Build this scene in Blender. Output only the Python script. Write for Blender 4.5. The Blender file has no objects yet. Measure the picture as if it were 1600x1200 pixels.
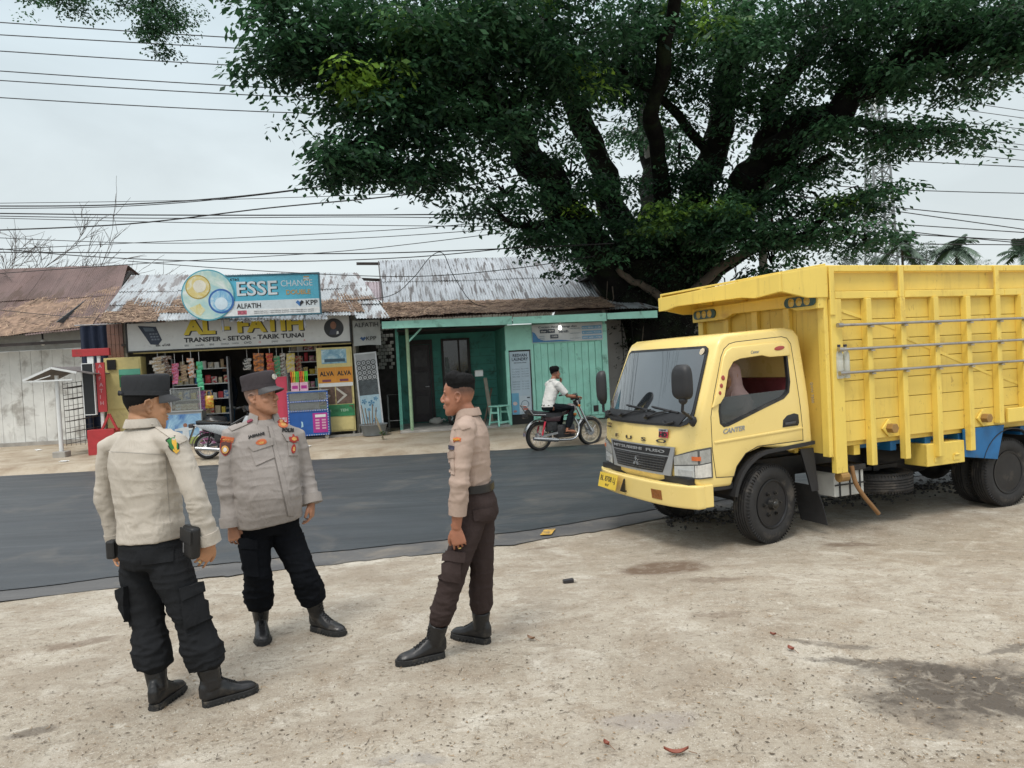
import bpy, bmesh, math, random
import numpy as np
from mathutils import Vector, Matrix
from mathutils.bvhtree import BVHTree
from mathutils import noise as mnoise

SC = bpy.context.scene
COL = SC.collection
rnd = random.Random(7)
nrs = np.random.RandomState(11)
R = math.radians
V = Vector

# ------------------------------------------------------------------ camera frame
FPX, ROLL, VH, CAMH = 1190.0, R(3.0), 31.0, 1.7
_p = math.atan(VH / FPX)
_fw = V((0, math.cos(_p), -math.sin(_p)))
_u0 = V((0, math.sin(_p), math.cos(_p)))
CR = V((1, 0, 0)) * math.cos(ROLL) - _u0 * math.sin(ROLL)
CU = V((1, 0, 0)) * math.sin(ROLL) + _u0 * math.cos(ROLL)
CC = V((0, 0, CAMH))


def ray(px, py):
	return _fw + CR * ((px - 800) / FPX) - CU * ((py - 600) / FPX)


def at(px, py, Y):                       # the point seen at a photo position, Y metres away
	d = ray(px, py)
	return CC + d * (Y / d.y)


def gnd(px, py, z=0.0):
	d = ray(px, py)
	return CC + d * ((z - CAMH) / d.z)


class Frame:
	"""vertical plane system: local x along the facade, y into the depth, z up"""

	def __init__(s, ox, oy, oz, deg):
		s.o = V((ox, oy, oz)); s.a = R(deg)
		s.m = Matrix.Translation(s.o) @ Matrix.Rotation(s.a, 4, 'Z')
		s.i = s.m.inverted()

	def px(s, x, y, d=0.0):
		o = s.i @ CC
		r = s.i.to_3x3() @ ray(x, y)
		t = (d - o.y) / r.y
		return o + r * t


def smooth01(t):
	t = max(0.0, min(1.0, t))
	return t * t * (3 - 2 * t)


def ground_h(x, y):
	if y < 16.15:
		return -0.126 * smooth01((y - 5.0) / 2.3)
	return -0.126 + 0.13 * smooth01((y - 16.15) / 0.5) + 0.055 * smooth01((y - 16.6) / 3.0)


# ------------------------------------------------------------------ mesh builder
class MB:
	def __init__(s):
		s.v = []; s.f = []; s.m = []; s.mi = 0

	def add(s, vs, fs):
		o = len(s.v)
		s.v += [tuple(p) for p in vs]
		for f in fs:
			s.f.append(tuple(i + o for i in f)); s.m.append(s.mi)
		return s

	def box(s, c, size, rot=None):
		hx, hy, hz = size[0] / 2, size[1] / 2, size[2] / 2
		vs = [V((x, y, z)) for x in (-hx, hx) for y in (-hy, hy) for z in (-hz, hz)]
		if rot is not None:
			vs = [rot @ p for p in vs]
		c = V(c)
		return s.add([p + c for p in vs], [(0, 1, 3, 2), (4, 6, 7, 5), (0, 4, 5, 1), (2, 3, 7, 6), (0, 2, 6, 4), (1, 5, 7, 3)])

	def bb(s, a, b):
		return s.box([(a[i] + b[i]) / 2 for i in range(3)], [abs(b[i] - a[i]) for i in range(3)])

	def bar(s, p0, p1, w, h, up=(0, 0, 1)):
		p0, p1 = V(p0), V(p1)
		d = (p1 - p0).normalized(); up = V(up)
		sx = d.cross(up)
		if sx.length < 1e-4:
			sx = d.cross(V((0, 1, 0)))
		sx.normalize(); uz = sx.cross(d)
		vs = []
		for p in (p0, p1):
			for a, b in ((-1, -1), (1, -1), (1, 1), (-1, 1)):
				vs.append(p + sx * (a * w / 2) + uz * (b * h / 2))
		return s.add(vs, [(3, 2, 1, 0), (4, 5, 6, 7), (0, 1, 5, 4), (1, 2, 6, 5), (2, 3, 7, 6), (3, 0, 4, 7)])

	def loft(s, rings, caps=True, closed=False):
		n = len(rings[0]); vs = [p for r in rings for p in r]; fs = []
		k = len(rings)
		for i in range(k - (0 if closed else 1)):
			a, b = i * n, ((i + 1) % k) * n
			for j in range(n):
				j2 = (j + 1) % n
				fs.append((a + j, a + j2, b + j2, b + j))
		if caps and not closed:
			fs.append(tuple(range(n))[::-1]); fs.append(tuple((k - 1) * n + j for j in range(n)))
		return s.add(vs, fs)

	def tube(s, pts, rad, n=8, caps=True, flat=None, closed=False):
		pts = [V(p) for p in pts]
		k = len(pts)
		if not hasattr(rad, '__len__'):
			rad = [rad] * k
		t0 = (pts[1] - pts[0]).normalized()
		ref = V((0, 0, 1)) if abs(t0.z) < 0.9 else V((1, 0, 0))
		u = t0.cross(ref).normalized()
		rings = []
		for i in range(k):
			if closed:
				t = (pts[(i + 1) % k] - pts[i - 1]).normalized()
			else:
				t = (pts[min(i + 1, k - 1)] - pts[max(i - 1, 0)]).normalized()
			u = (u - t * u.dot(t))
			if u.length < 1e-6:
				u = t.orthogonal()
			u.normalize(); w = t.cross(u)
			fl = 1.0 if flat is None else flat
			rings.append([pts[i] + u * (math.cos(2 * math.pi * j / n) * rad[i]) + w * (math.sin(2 * math.pi * j / n) * rad[i] * fl) for j in range(n)])
		return s.loft(rings, caps, closed)

	def cyl(s, p0, p1, r0, r1=None, n=16, caps=True):
		return s.tube([p0, p1], [r0, r0 if r1 is None else r1], n, caps)

	def lathe(s, prof, o, axis, n=32, closed=False):
		"""prof: (radius, height) pairs round axis from o"""
		axis = V(axis).normalized(); u = axis.orthogonal().normalized(); w = axis.cross(u); o = V(o)
		rings = [[o + axis * h + (u * math.cos(2 * math.pi * j / n) + w * math.sin(2 * math.pi * j / n)) * max(r, 1e-4) for j in range(n)] for r, h in prof]
		return s.loft(rings, not closed, closed)

	def prism(s, poly, o, ex, ey, ez):
		"""2d polygon (in ex, ey) pushed along ez"""
		o, ex, ey, ez = V(o), V(ex), V(ey), V(ez)
		n = len(poly)
		a = [o + ex * x + ey * y for x, y in poly]
		return s.add(a + [p + ez for p in a], [tuple(range(n))[::-1], tuple(range(n, 2 * n))] + [(i, (i + 1) % n, n + (i + 1) % n, n + i) for i in range(n)])

	def grid(s, fn, nu, nv):
		vs = [fn(i / nu, j / nv) for j in range(nv + 1) for i in range(nu + 1)]
		fs = [(j * (nu + 1) + i, j * (nu + 1) + i + 1, (j + 1) * (nu + 1) + i + 1, (j + 1) * (nu + 1) + i) for j in range(nv) for i in range(nu)]
		return s.add(vs, fs)

	def slab(s, fn, nu, nv, off):
		"""grid with thickness: off = vector or function of (u, v)"""
		A = [V(fn(i / nu, j / nv)) for j in range(nv + 1) for i in range(nu + 1)]
		of = (lambda u, v: V(off)) if not callable(off) else off
		B = [A[j * (nu + 1) + i] + of(i / nu, j / nv) for j in range(nv + 1) for i in range(nu + 1)]
		N = len(A); ix = lambda i, j: j * (nu + 1) + i
		fs = []
		for j in range(nv):
			for i in range(nu):
				q = (ix(i, j), ix(i + 1, j), ix(i + 1, j + 1), ix(i, j + 1))
				fs.append(q); fs.append(tuple(N + k for k in q[::-1]))
		rim = [ix(i, 0) for i in range(nu + 1)] + [ix(nu, j) for j in range(1, nv + 1)] + [ix(i, nv) for i in range(nu - 1, -1, -1)] + [ix(0, j) for j in range(nv - 1, 0, -1)]
		for k in range(len(rim)):
			a, b = rim[k], rim[(k + 1) % len(rim)]
			fs.append((b, a, N + a, N + b))
		return s.add(A + B, fs)

	def ell(s, c, r, n=14, m=10, rot=None):
		rings = []
		c = V(c)
		for i in range(m + 1):
			ph = math.pi * (i / m) - math.pi / 2
			cr, z = max(math.cos(ph), 0.02), math.sin(ph)
			ring = []
			for j in range(n):
				p = V((math.cos(2 * math.pi * j / n) * cr * r[0], math.sin(2 * math.pi * j / n) * cr * r[1], z * r[2]))
				ring.append(c + (rot @ p if rot is not None else p))
			rings.append(ring)
		return s.loft(rings)

	def xform(s, fn):
		s.v = [tuple(fn(V(p))) for p in s.v]; return s

	def mesh(s, name, bevel=0, seg=2, fix=True, tri=False, ang=40):
		me = bpy.data.meshes.new(name)
		me.from_pydata(s.v, [], s.f)
		if any(s.m):
			me.polygons.foreach_set('material_index', s.m)
		if bevel or fix:
			bm = bmesh.new(); bm.from_mesh(me)
			bmesh.ops.recalc_face_normals(bm, faces=bm.faces)
			if bevel:
				es = [e for e in bm.edges if len(e.link_faces) == 2 and e.calc_face_angle(0) > R(ang)]
				bmesh.ops.bevel(bm, geom=es, offset=bevel, offset_type='OFFSET', segments=seg, affect='EDGES', profile=0.5, clamp_overlap=True)
			bm.to_mesh(me); bm.free()
		me.update()
		return me


def obj(name, mb, mat=None, parent=None, smooth=0, bevel=0, seg=2, fix=True):
	me = mb if isinstance(mb, bpy.types.Mesh) else mb.mesh(name, bevel, seg, fix)
	o = bpy.data.objects.new(name, me); COL.objects.link(o)
	if mat is not None and not me.materials:
		for m in (mat if isinstance(mat, (list, tuple)) else [mat]):
			me.materials.append(m)
	if parent is not None:
		o.parent = parent
	if smooth:
		shade(me, smooth)
	return o


def shade(me, deg=40):
	me.polygons.foreach_set('use_smooth', [True] * len(me.polygons))
	if deg < 180:
		bm = bmesh.new(); bm.from_mesh(me)
		for e in bm.edges:
			if len(e.link_faces) == 2:
				e.smooth = e.calc_face_angle(0) < R(deg)
		bm.to_mesh(me); bm.free()
	me.update()


def tag(o, label=None, cat=None, group=None, kind=None):
	if label: o['label'] = label
	if cat: o['category'] = cat
	if group: o['group'] = group
	if kind: o['kind'] = kind
	return o


def thing(name, label, cat, loc=(0, 0, 0), rz=0.0, group=None):
	o = bpy.data.objects.new(name, None); COL.objects.link(o)
	o.empty_display_size = 0.1
	o.location = loc; o.rotation_euler = (0, 0, rz)
	return tag(o, label, cat, group)


def copy_tree(o, parent=None):
	c = o.copy(); COL.objects.link(c)
	if parent is not None:
		c.parent = parent
	for ch in o.children:
		copy_tree(ch, c)
	return c


def mesh_of(o):
	dg = bpy.context.evaluated_depsgraph_get()
	return bpy.data.meshes.new_from_object(o.evaluated_get(dg))


def remesh(mb, vox, smooth_it=6, fac=0.5):
	"""one continuous skin from overlapping closed shapes"""
	me = mb.mesh('tmp')
	o = bpy.data.objects.new('tmp', me); COL.objects.link(o)
	md = o.modifiers.new('r', 'REMESH'); md.mode = 'VOXEL'; md.voxel_size = vox; md.adaptivity = 0
	if smooth_it:
		ms = o.modifiers.new('s', 'SMOOTH'); ms.iterations = smooth_it; ms.factor = fac
	bpy.context.view_layer.update()
	out = mesh_of(o)
	bpy.data.objects.remove(o); bpy.data.meshes.remove(me)
	out.materials.clear()
	out.polygons.foreach_set('use_smooth', [True] * len(out.polygons))
	return out


def boolean(me, cutters, op='DIFFERENCE'):
	o = bpy.data.objects.new('tmpb', me); COL.objects.link(o)
	cs = []
	for c in cutters:
		cm = c.mesh('cut'); co = bpy.data.objects.new('cut', cm); COL.objects.link(co); cs.append(co)
		md = o.modifiers.new('b', 'BOOLEAN'); md.object = co; md.operation = op; md.solver = 'EXACT'
	bpy.context.view_layer.update()
	out = mesh_of(o)
	bpy.data.objects.remove(o)
	for co in cs:
		bpy.data.objects.remove(co)
	return out


def get_co(me):
	a = np.empty(len(me.vertices) * 3); me.vertices.foreach_get('co', a); return a.reshape(-1, 3)


def set_co(me, a):
	me.vertices.foreach_set('co', np.ascontiguousarray(a, dtype=np.float32).ravel()); me.update()


def get_no(me):
	a = np.empty(len(me.vertices) * 3); me.vertices.foreach_get('normal', a); return a.reshape(-1, 3)


def vnoise(p, seed=0):
	"""smooth value noise, p (n,3) -> -1..1"""
	i = np.floor(p).astype(np.int64); f = p - i; f = f * f * (3 - 2 * f)

	def h(x, y, z):
		n = (x * 374761393 + y * 668265263 + z * 2147483647 + seed * 1274126177) & 0xffffffff
		n = ((n ^ (n >> 13)) * 1274126177) & 0xffffffff
		n = (n ^ (n >> 16)) & 0xffff
		return n / 32767.5 - 1.0
	r = 0
	for dx in (0, 1):
		for dy in (0, 1):
			for dz in (0, 1):
				w = (f[:, 0] if dx else 1 - f[:, 0]) * (f[:, 1] if dy else 1 - f[:, 1]) * (f[:, 2] if dz else 1 - f[:, 2])
				r = r + w * h(i[:, 0] + dx, i[:, 1] + dy, i[:, 2] + dz)
	return r


def vcol(me, arr, name='Col'):
	at_ = me.attributes.new(name, 'FLOAT_COLOR', 'POINT')
	a = np.ones((len(me.vertices), 4), dtype=np.float32); a[:, :3] = arr
	at_.data.foreach_set('color', a.ravel())


def catmull(pts, k=6):
	"""resample a list of tuples smoothly"""
	P = [np.array(p, float) for p in pts]; out = []
	for i in range(len(P) - 1):
		a, b, c, d = P[max(i - 1, 0)], P[i], P[i + 1], P[min(i + 2, len(P) - 1)]
		for j in range(k):
			t = j / k
			out.append(0.5 * (2 * b + (c - a) * t + (2 * a - 5 * b + 4 * c - d) * t * t + (3 * b - a - 3 * c + d) * t ** 3))
	out.append(P[-1])
	return out


# ------------------------------------------------------------------ lettering
def text_mesh(s, bold=0.0, extrude=0.01, shear=0.0, res=3, spacing=1.0):
	cu = bpy.data.curves.new('t', 'FONT'); cu.body = s; cu.size = 1.0; cu.offset = bold; cu.extrude = extrude; cu.shear = shear
	cu.resolution_u = res; cu.space_character = spacing
	o = bpy.data.objects.new('t', cu); COL.objects.link(o); bpy.context.view_layer.update()
	me = mesh_of(o); bpy.data.objects.remove(o); bpy.data.curves.remove(cu)
	me.materials.clear()
	return me


def lettering(name, s, o, ex, ey, mat, parent, w=None, h=None, bold=0.02, depth=0.004, align='L', shear=0.0, spacing=1.0):
	"""text set with its lower left (or centre) at o, along ex, up ey; h = capital height, w = total width"""
	me = text_mesh(s, bold, 0.5, shear, spacing=spacing)
	a = get_co(me)
	mn, mx = a.min(0), a.max(0)
	a[:, 0] -= mn[0]; a[:, 1] -= mn[1]
	W, Hh = mx[0] - mn[0], mx[1] - mn[1]
	if h is None:
		h = w / W * Hh
	if w is None:
		w = h / Hh * W
	a[:, 0] *= w / W; a[:, 1] *= h / Hh
	if align == 'C':
		a[:, 0] -= w / 2; a[:, 1] -= h / 2
	ex, ey = V(ex).normalized(), V(ey).normalized(); ez = ex.cross(ey)
	M = np.array([ex, ey, ez])
	a[:, 2] = (a[:, 2] + 0.5) * depth
	set_co(me, a @ M + np.array(o))
	return obj(name, me, mat, parent)


# ------------------------------------------------------------------ materials
def nodes(name):
	m = bpy.data.materials.new(name); m.use_nodes = True
	nt = m.node_tree
	return m, nt, nt.nodes['Principled BSDF']


class NT:
	def __init__(s, nt):
		s.nt = nt

	def n(s, typ, **kw):
		nd = s.nt.nodes.new(typ)
		for k, v in kw.items():
			if k.startswith('i_'):
				nd.inputs[k[2:].replace('_', ' ')].default_value = v
			else:
				setattr(nd, k, v)
		return nd

	def l(s, a, b):
		s.nt.links.new(a, b)

	def noise(s, co, scale, detail=4, rough=0.55, dist=0.0):
		n = s.n('ShaderNodeTexNoise'); n.inputs['Scale'].default_value = scale; n.inputs['Detail'].default_value = detail
		n.inputs['Roughness'].default_value = rough; n.inputs['Distortion'].default_value = dist
		if co is not None: s.l(co, n.inputs['Vector'])
		return n.outputs['Fac']

	def ramp(s, f, stops):
		r = s.n('ShaderNodeValToRGB')
		while len(r.color_ramp.elements) < len(stops):
			r.color_ramp.elements.new(0.5)
		for e, (p, c) in zip(r.color_ramp.elements, stops):
			e.position = p
			e.color = (c, c, c, 1) if not hasattr(c, '__len__') else (*c[:3], 1)
		s.l(f, r.inputs[0]); return r.outputs[0]

	def mix(s, f, a, b, mode='MIX'):
		m = s.n('ShaderNodeMix', data_type='RGBA', blend_type=mode)
		for sock, val in ((m.inputs[0], f), (m.inputs[6], a), (m.inputs[7], b)):
			if hasattr(val, 'links') or isinstance(val, bpy.types.NodeSocket):
				s.l(val, sock)
			else:
				sock.default_value = val if not hasattr(val, '__len__') else (*val[:3], 1)
		return m.outputs[2]

	def math(s, op, a, b=0.0, clamp=False):
		m = s.n('ShaderNodeMath', operation=op, use_clamp=clamp)
		for sock, val in ((m.inputs[0], a), (m.inputs[1], b)):
			if isinstance(val, bpy.types.NodeSocket):
				s.l(val, sock)
			else:
				sock.default_value = val
		return m.outputs[0]

	def bump(s, h, strength, dist, bsdf):
		b = s.n('ShaderNodeBump'); b.inputs['Strength'].default_value = strength; b.inputs['Distance'].default_value = dist
		s.l(h, b.inputs['Height']); s.l(b.outputs[0], bsdf.inputs['Normal'])

	def co(s, kind='Object'):
		return s.n('ShaderNodeTexCoord').outputs[kind]

	def scale(s, co, v):
		m = s.n('ShaderNodeMapping'); m.inputs['Scale'].default_value = v; s.l(co, m.inputs['Vector']); return m.outputs[0]


_mats = {}


def mat(name, col, rough=0.6, metal=0.0, var=0.12, vs=6.0, bump=0.0, bs=60.0, bd=0.004, dirt=None, dirt_amt=0.0, ds=3.0, spec=0.5, chips=None, trans=0.0, coat=0.0, emit=None, alpha=1.0):
	"""procedural paint/cloth/metal: mottled base, optional dirt patches, fine bump"""
	if name in _mats:
		return _mats[name]
	m, nt, b = nodes(name); N = NT(nt); co = N.co()
	c = np.array(col[:3], float)
	f = N.noise(co, vs, 5)
	colr = N.ramp(f, [(0.3, np.clip(c * (1 - var), 0, 1)), (0.7, np.clip(c * (1 + var), 0, 1))])
	if dirt is not None:
		g = N.noise(co, ds, 6, 0.65, 0.4)
		lo = 0.72 - dirt_amt * 0.4
		colr = N.mix(N.ramp(g, [(lo, 0), (min(lo + 0.16, 1), 0.85)]), colr, dirt)
	if chips is not None:
		g2 = N.noise(N.scale(co, (1, 1, 0.45)), 16, 6, 0.7, 0.3)
		colr = N.mix(N.ramp(g2, [(0.62, 0), (0.70, 0.8)]), colr, chips)
		g3 = N.noise(N.scale(co, (6, 6, 0.5)), 2.2, 5, 0.65, 0.2)
		colr = N.mix(N.ramp(g3, [(0.56, 0), (0.75, 0.35)]), colr, chips)
	N.l(colr, b.inputs['Base Color'])
	b.inputs['Metallic'].default_value = metal; b.inputs['Specular IOR Level'].default_value = spec
	b.inputs['Coat Weight'].default_value = coat; b.inputs['Coat Roughness'].default_value = 0.08
	r = N.noise(co, vs * 2.3, 4)
	N.l(N.ramp(r, [(0.3, max(rough - 0.08, 0.02)), (0.7, min(rough + 0.08, 1))]), b.inputs['Roughness'])
	if bump:
		N.bump(N.noise(co, bs, 4), bump, bd, b)
	if trans:
		b.inputs['Transmission Weight'].default_value = trans
	if alpha < 1:
		b.inputs['Alpha'].default_value = alpha
	if emit:
		b.inputs['Emission Color'].default_value = (*emit[:3], 1); b.inputs['Emission Strength'].default_value = emit[3]
	_mats[name] = m
	return m


def srgb(r, g, b):
	f = lambda c: (c / 255 / 12.92) if c / 255 <= 0.04045 else ((c / 255 + 0.055) / 1.055) ** 2.4
	return (f(r), f(g), f(b))
# ------------------------------------------------------------------ camera, sky, sun
cam = bpy.data.cameras.new('camera'); cam_o = bpy.data.objects.new('camera', cam); COL.objects.link(cam_o)
_b = CR.cross(CU)
cam_o.matrix_world = Matrix(((CR.x, CU.x, _b.x, CC.x), (CR.y, CU.y, _b.y, CC.y), (CR.z, CU.z, _b.z, CC.z), (0, 0, 0, 1)))
cam.sensor_width = 36; cam.lens = 36 * FPX / 1600; cam.clip_end = 4000; cam.clip_start = 0.05
SC.camera = cam_o

SUN_EL, SUN_AZ = 60, -155          # degrees; azimuth from +Y towards +X
w = bpy.data.worlds.new('World'); SC.world = w; w.use_nodes = True
N = NT(w.node_tree); bg = w.node_tree.nodes['Background']
sky = N.n('ShaderNodeTexSky', sky_type='NISHITA'); sky.sun_disc = False
sky.sun_elevation = R(SUN_EL); sky.sun_rotation = R(SUN_AZ); sky.dust_density = 4.0; sky.air_density = 1.2
co = N.co('Generated')
sep = N.n('ShaderNodeSeparateXYZ'); N.l(co, sep.inputs[0])
el = N.ramp(sep.outputs['Z'], [(0.0, (8.2, 8.75, 8.8)), (0.2, (7.8, 8.6, 8.8)), (0.44, (7.1, 8.3, 8.9)), (0.62, (12.0, 12.5, 13.0)), (1.0, (22.0, 22.5, 23.0))])
el.node.color_ramp.interpolation = 'EASE'
# ramp colours are clamped to 1 in the UI only; keep them in range and scale afterwards
for e in el.node.color_ramp.elements:
	e.color = tuple(c / 24.0 for c in e.color[:3]) + (1,)
cl = N.noise(N.scale(co, (1.0, 1.0, 3.2)), 2.2, 6, 0.5, 0.6)
cl = N.ramp(cl, [(0.34, 0.86), (0.64, 1.01)])
over = N.n('ShaderNodeVectorMath', operation='SCALE'); over.inputs['Scale'].default_value = 24.0; N.l(el, over.inputs[0])
over2 = N.n('ShaderNodeVectorMath', operation='MULTIPLY'); N.l(over.outputs[0], over2.inputs[0]); N.l(cl, over2.inputs[1])
N.l(N.mix(0.9, sky.outputs[0], over2.outputs[0]), bg.inputs[0]); bg.inputs[1].default_value = 0.1

sl = bpy.data.lights.new('sun', 'SUN'); sl.energy = 1.5; sl.angle = R(16); sl.color = (1.0, 0.95, 0.87)
so = bpy.data.objects.new('sun', sl); COL.objects.link(so)
sd = V((math.sin(R(SUN_AZ)) * math.cos(R(SUN_EL)), math.cos(R(SUN_AZ)) * math.cos(R(SUN_EL)), math.sin(R(SUN_EL))))
so.rotation_euler = sd.to_track_quat('Z', 'Y').to_euler()
vs = SC.view_settings
vs.view_transform = 'Standard'; vs.look = 'None'; vs.exposure = 0.12; vs.gamma = 1.0; vs.use_curve_mapping = False
SC.cycles.max_bounces = 6; SC.cycles.transparent_max_bounces = 6

# ------------------------------------------------------------------ ground
def ground_material():
	m, nt, b = nodes('ground'); N = NT(nt); co = N.co()
	sep = N.n('ShaderNodeSeparateXYZ'); N.l(co, sep.inputs[0])
	big = N.noise(co, 0.55, 6, 0.6, 0.5)
	mid = N.noise(co, 3.2, 8, 0.68, 0.3)
	fine = N.noise(co, 48, 6, 0.72)
	spk = N.noise(co, 120, 3, 0.6)
	sand = N.ramp(big, [(0.3, (0.30, 0.258, 0.20)), (0.5, (0.385, 0.34, 0.272)), (0.72, (0.46, 0.42, 0.35))])
	sand = N.mix(N.ramp(mid, [(0.44, 0), (0.64, 0.8)]), sand, (0.28, 0.225, 0.165))
	pale = N.noise(co, 1.9, 8, 0.7, 0.8)
	sand = N.mix(N.ramp(pale, [(0.52, 0), (0.7, 0.6)]), sand, (0.62, 0.585, 0.51))
	sand = N.mix(N.ramp(fine, [(0.52, 0), (0.66, 0.5)]), sand, (0.20, 0.16, 0.115))
	pit = N.noise(co, 22, 5, 0.75, 0.5)
	sand = N.mix(N.ramp(pit, [(0.55, 0), (0.68, 0.5)]), sand, (0.14, 0.11, 0.08))
	p2 = N.noise(N.scale(co, (1, 1.6, 1)), 9, 7, 0.78, 0.9)
	sand = N.mix(N.ramp(p2, [(0.54, 0), (0.67, 0.75)]), sand, (0.15, 0.12, 0.088))
	sand = N.mix(N.ramp(N.noise(co, 14, 7, 0.75, 0.6), [(0.57, 0), (0.68, 0.6)]), sand, (0.6, 0.56, 0.48))
	sand = N.mix(N.ramp(spk, [(0.6, 0), (0.68, 0.6)]), sand, (0.7, 0.66, 0.58))
	sand = N.mix(N.ramp(N.noise(co, 75, 2, 0.5), [(0.66, 0), (0.72, 0.75)]), sand, (0.09, 0.07, 0.055))
	blot = N.noise(N.scale(co, (0.8, 1.3, 1)), 1.1, 9, 0.7, 1.2)
	sand = N.mix(N.ramp(blot, [(0.50, 0), (0.62, 0.5)]), sand, (0.25, 0.205, 0.155))
	brk = N.ramp(N.noise(co, 7, 8, 0.75, 0.8), [(0.36, 0.35), (0.50, 1)])
	rough = N.ramp(mid, [(0.3, 0.9), (0.7, 0.78)])
	# stains with a shape of their own
	n1 = N.n('ShaderNodeTexNoise'); n1.inputs['Scale'].default_value = 2.6; n1.inputs['Detail'].default_value = 7; n1.inputs['Roughness'].default_value = 0.68; N.l(co, n1.inputs['Vector'])
	def stain(px, py, rx, ry, rot, col, amt, z=0.0, wob=1.6):
		nonlocal sand
		c = gnd(px, py, z)
		off = N.n('ShaderNodeVectorMath', operation='MULTIPLY_ADD'); N.l(n1.outputs['Color'], off.inputs[0])
		off.inputs[1].default_value = (wob, wob, 0); N.l(co, off.inputs[2])
		mp = N.n('ShaderNodeMapping', vector_type='TEXTURE')
		mp.inputs['Location'].default_value = (c.x + wob / 2, c.y + wob / 2, 0); mp.inputs['Rotation'].default_value = (0, 0, R(rot)); mp.inputs['Scale'].default_value = (rx, ry, 1)
		N.l(off.outputs[0], mp.inputs['Vector'])
		xy = N.n('ShaderNodeVectorMath', operation='MULTIPLY'); N.l(mp.outputs[0], xy.inputs[0]); xy.inputs[1].default_value = (1, 1, 0)
		ln = N.n('ShaderNodeVectorMath', operation='LENGTH'); N.l(xy.outputs[0], ln.inputs[0])
		f = N.math('MULTIPLY', N.ramp(ln.outputs['Value'], [(0.0, amt), (0.6, amt), (1.05, 0.0)]), brk)
		sand = N.mix(f, sand, col)
		return f
	dark = (0.08, 0.066, 0.054); brn = (0.145, 0.10, 0.068)
	wet = stain(1550, 1085, 0.70, 0.46, 0, dark, 0.95, wob=1.0)
	stain(1400, 1040, 0.5, 0.1, -22, dark, 0.8, wob=0.45)
	stain(1290, 1005, 0.32, 0.05, -20, dark, 0.6, wob=0.25)
	stain(1590, 1012, 0.3, 0.06, 5, dark, 0.65, wob=0.4)
	stain(1040, 882, 0.46, 0.34, 10, brn, 1.0, -0.05, 0.4)
	stain(1110, 908, 0.32, 0.10, 0, brn, 0.6, -0.05, 0.4)
	stain(1330, 848, 0.3, 0.12, -15, brn, 0.75, -0.1, 0.3)
	stain(50, 1145, 0.16, 0.06, 20, dark, 0.6, wob=0.2)
	stain(120, 1005, 0.25, 0.1, 20, brn, 0.6, wob=0.5)
	stain(1010, 1130, 0.28, 0.12, 0, (0.3, 0.27, 0.25), 0.5, wob=0.4)
	stain(850, 848, 0.25, 0.05, 10, brn, 0.6, -0.08, 0.3)
	stain(640, 1190, 0.2, 0.06, 0, (0.25, 0.23, 0.21), 0.6, wob=0.3)
	stain(1120, 960, 0.2, 0.05, 0, brn, 0.5, wob=0.3)
	# verge across the road, then rough grass far away
	zone = N.ramp(N.math('ADD', N.math('MULTIPLY', sep.outputs['Y'], 1 / 120.0), N.math('MULTIPLY', N.math('SUBTRACT', mid, 0.5), 0.006)), [(0.128, 0), (0.134, 1)])
	verge = N.ramp(N.noise(co, 1.3, 7, 0.65, 0.4), [(0.32, (0.27, 0.205, 0.14)), (0.5, (0.40, 0.335, 0.25)), (0.7, (0.5, 0.44, 0.35))])
	verge = N.mix(N.ramp(fine, [(0.54, 0), (0.66, 0.5)]), verge, (0.2, 0.16, 0.12))
	verge = N.mix(N.ramp(pit, [(0.58, 0), (0.66, 0.6)]), verge, (0.17, 0.14, 0.10))
	allc = N.mix(zone, sand, verge)
	fz = N.ramp(N.math('MULTIPLY', sep.outputs['Y'], 1 / 120.0), [(0.26, 0), (0.32, 1)])
	allc = N.mix(fz, allc, (0.07, 0.095, 0.035))
	N.l(allc, b.inputs['Base Color']); N.l(N.mix(N.math('MULTIPLY', wet, 0.6), rough, (0.42, 0.42, 0.42)), b.inputs['Roughness'])
	b.inputs['Specular IOR Level'].default_value = 0.3
	N.bump(N.math('ADD', N.math('MULTIPLY', mid, 2.2), N.math('ADD', fine, N.math('MULTIPLY', pit, 0.8))), 0.55, 0.014, b)
	return m


def axis(dense0, dense1, step, lo, hi):
	a = list(np.arange(dense0, dense1 + 1e-6, step)); s = step
	while a[-1] < hi:
		s *= 1.6; a.append(a[-1] + s)
	s = step
	while a[0] > lo:
		s *= 1.6; a.insert(0, a[0] - s)
	return a


gx, gy = axis(-16, 14, 0.25, -1500, 1500), axis(2, 26, 0.2, -80, 2500)
g = MB()
def gz(x, y):
	z = ground_h(x, y)
	if 1 < y < 30 and abs(x) < 18:
		z += 0.012 * mnoise.noise((x * 0.9, y * 0.9, 0)) * (1 if not (8 < y < 16) else 0) + 0.008 * mnoise.noise((x * 4, y * 4, 5)) * (1 if y > 16.7 else 0.3 if y < 8 else 0)
	return z
g.add([(x, y, gz(x, y)) for y in gy for x in gx], [(j * len(gx) + i, j * len(gx) + i + 1, (j + 1) * len(gx) + i + 1, (j + 1) * len(gx) + i) for j in range(len(gy) - 1) for i in range(len(gx) - 1)])
tag(obj('ground', g, ground_material(), smooth=180, fix=False), kind='structure')


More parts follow.
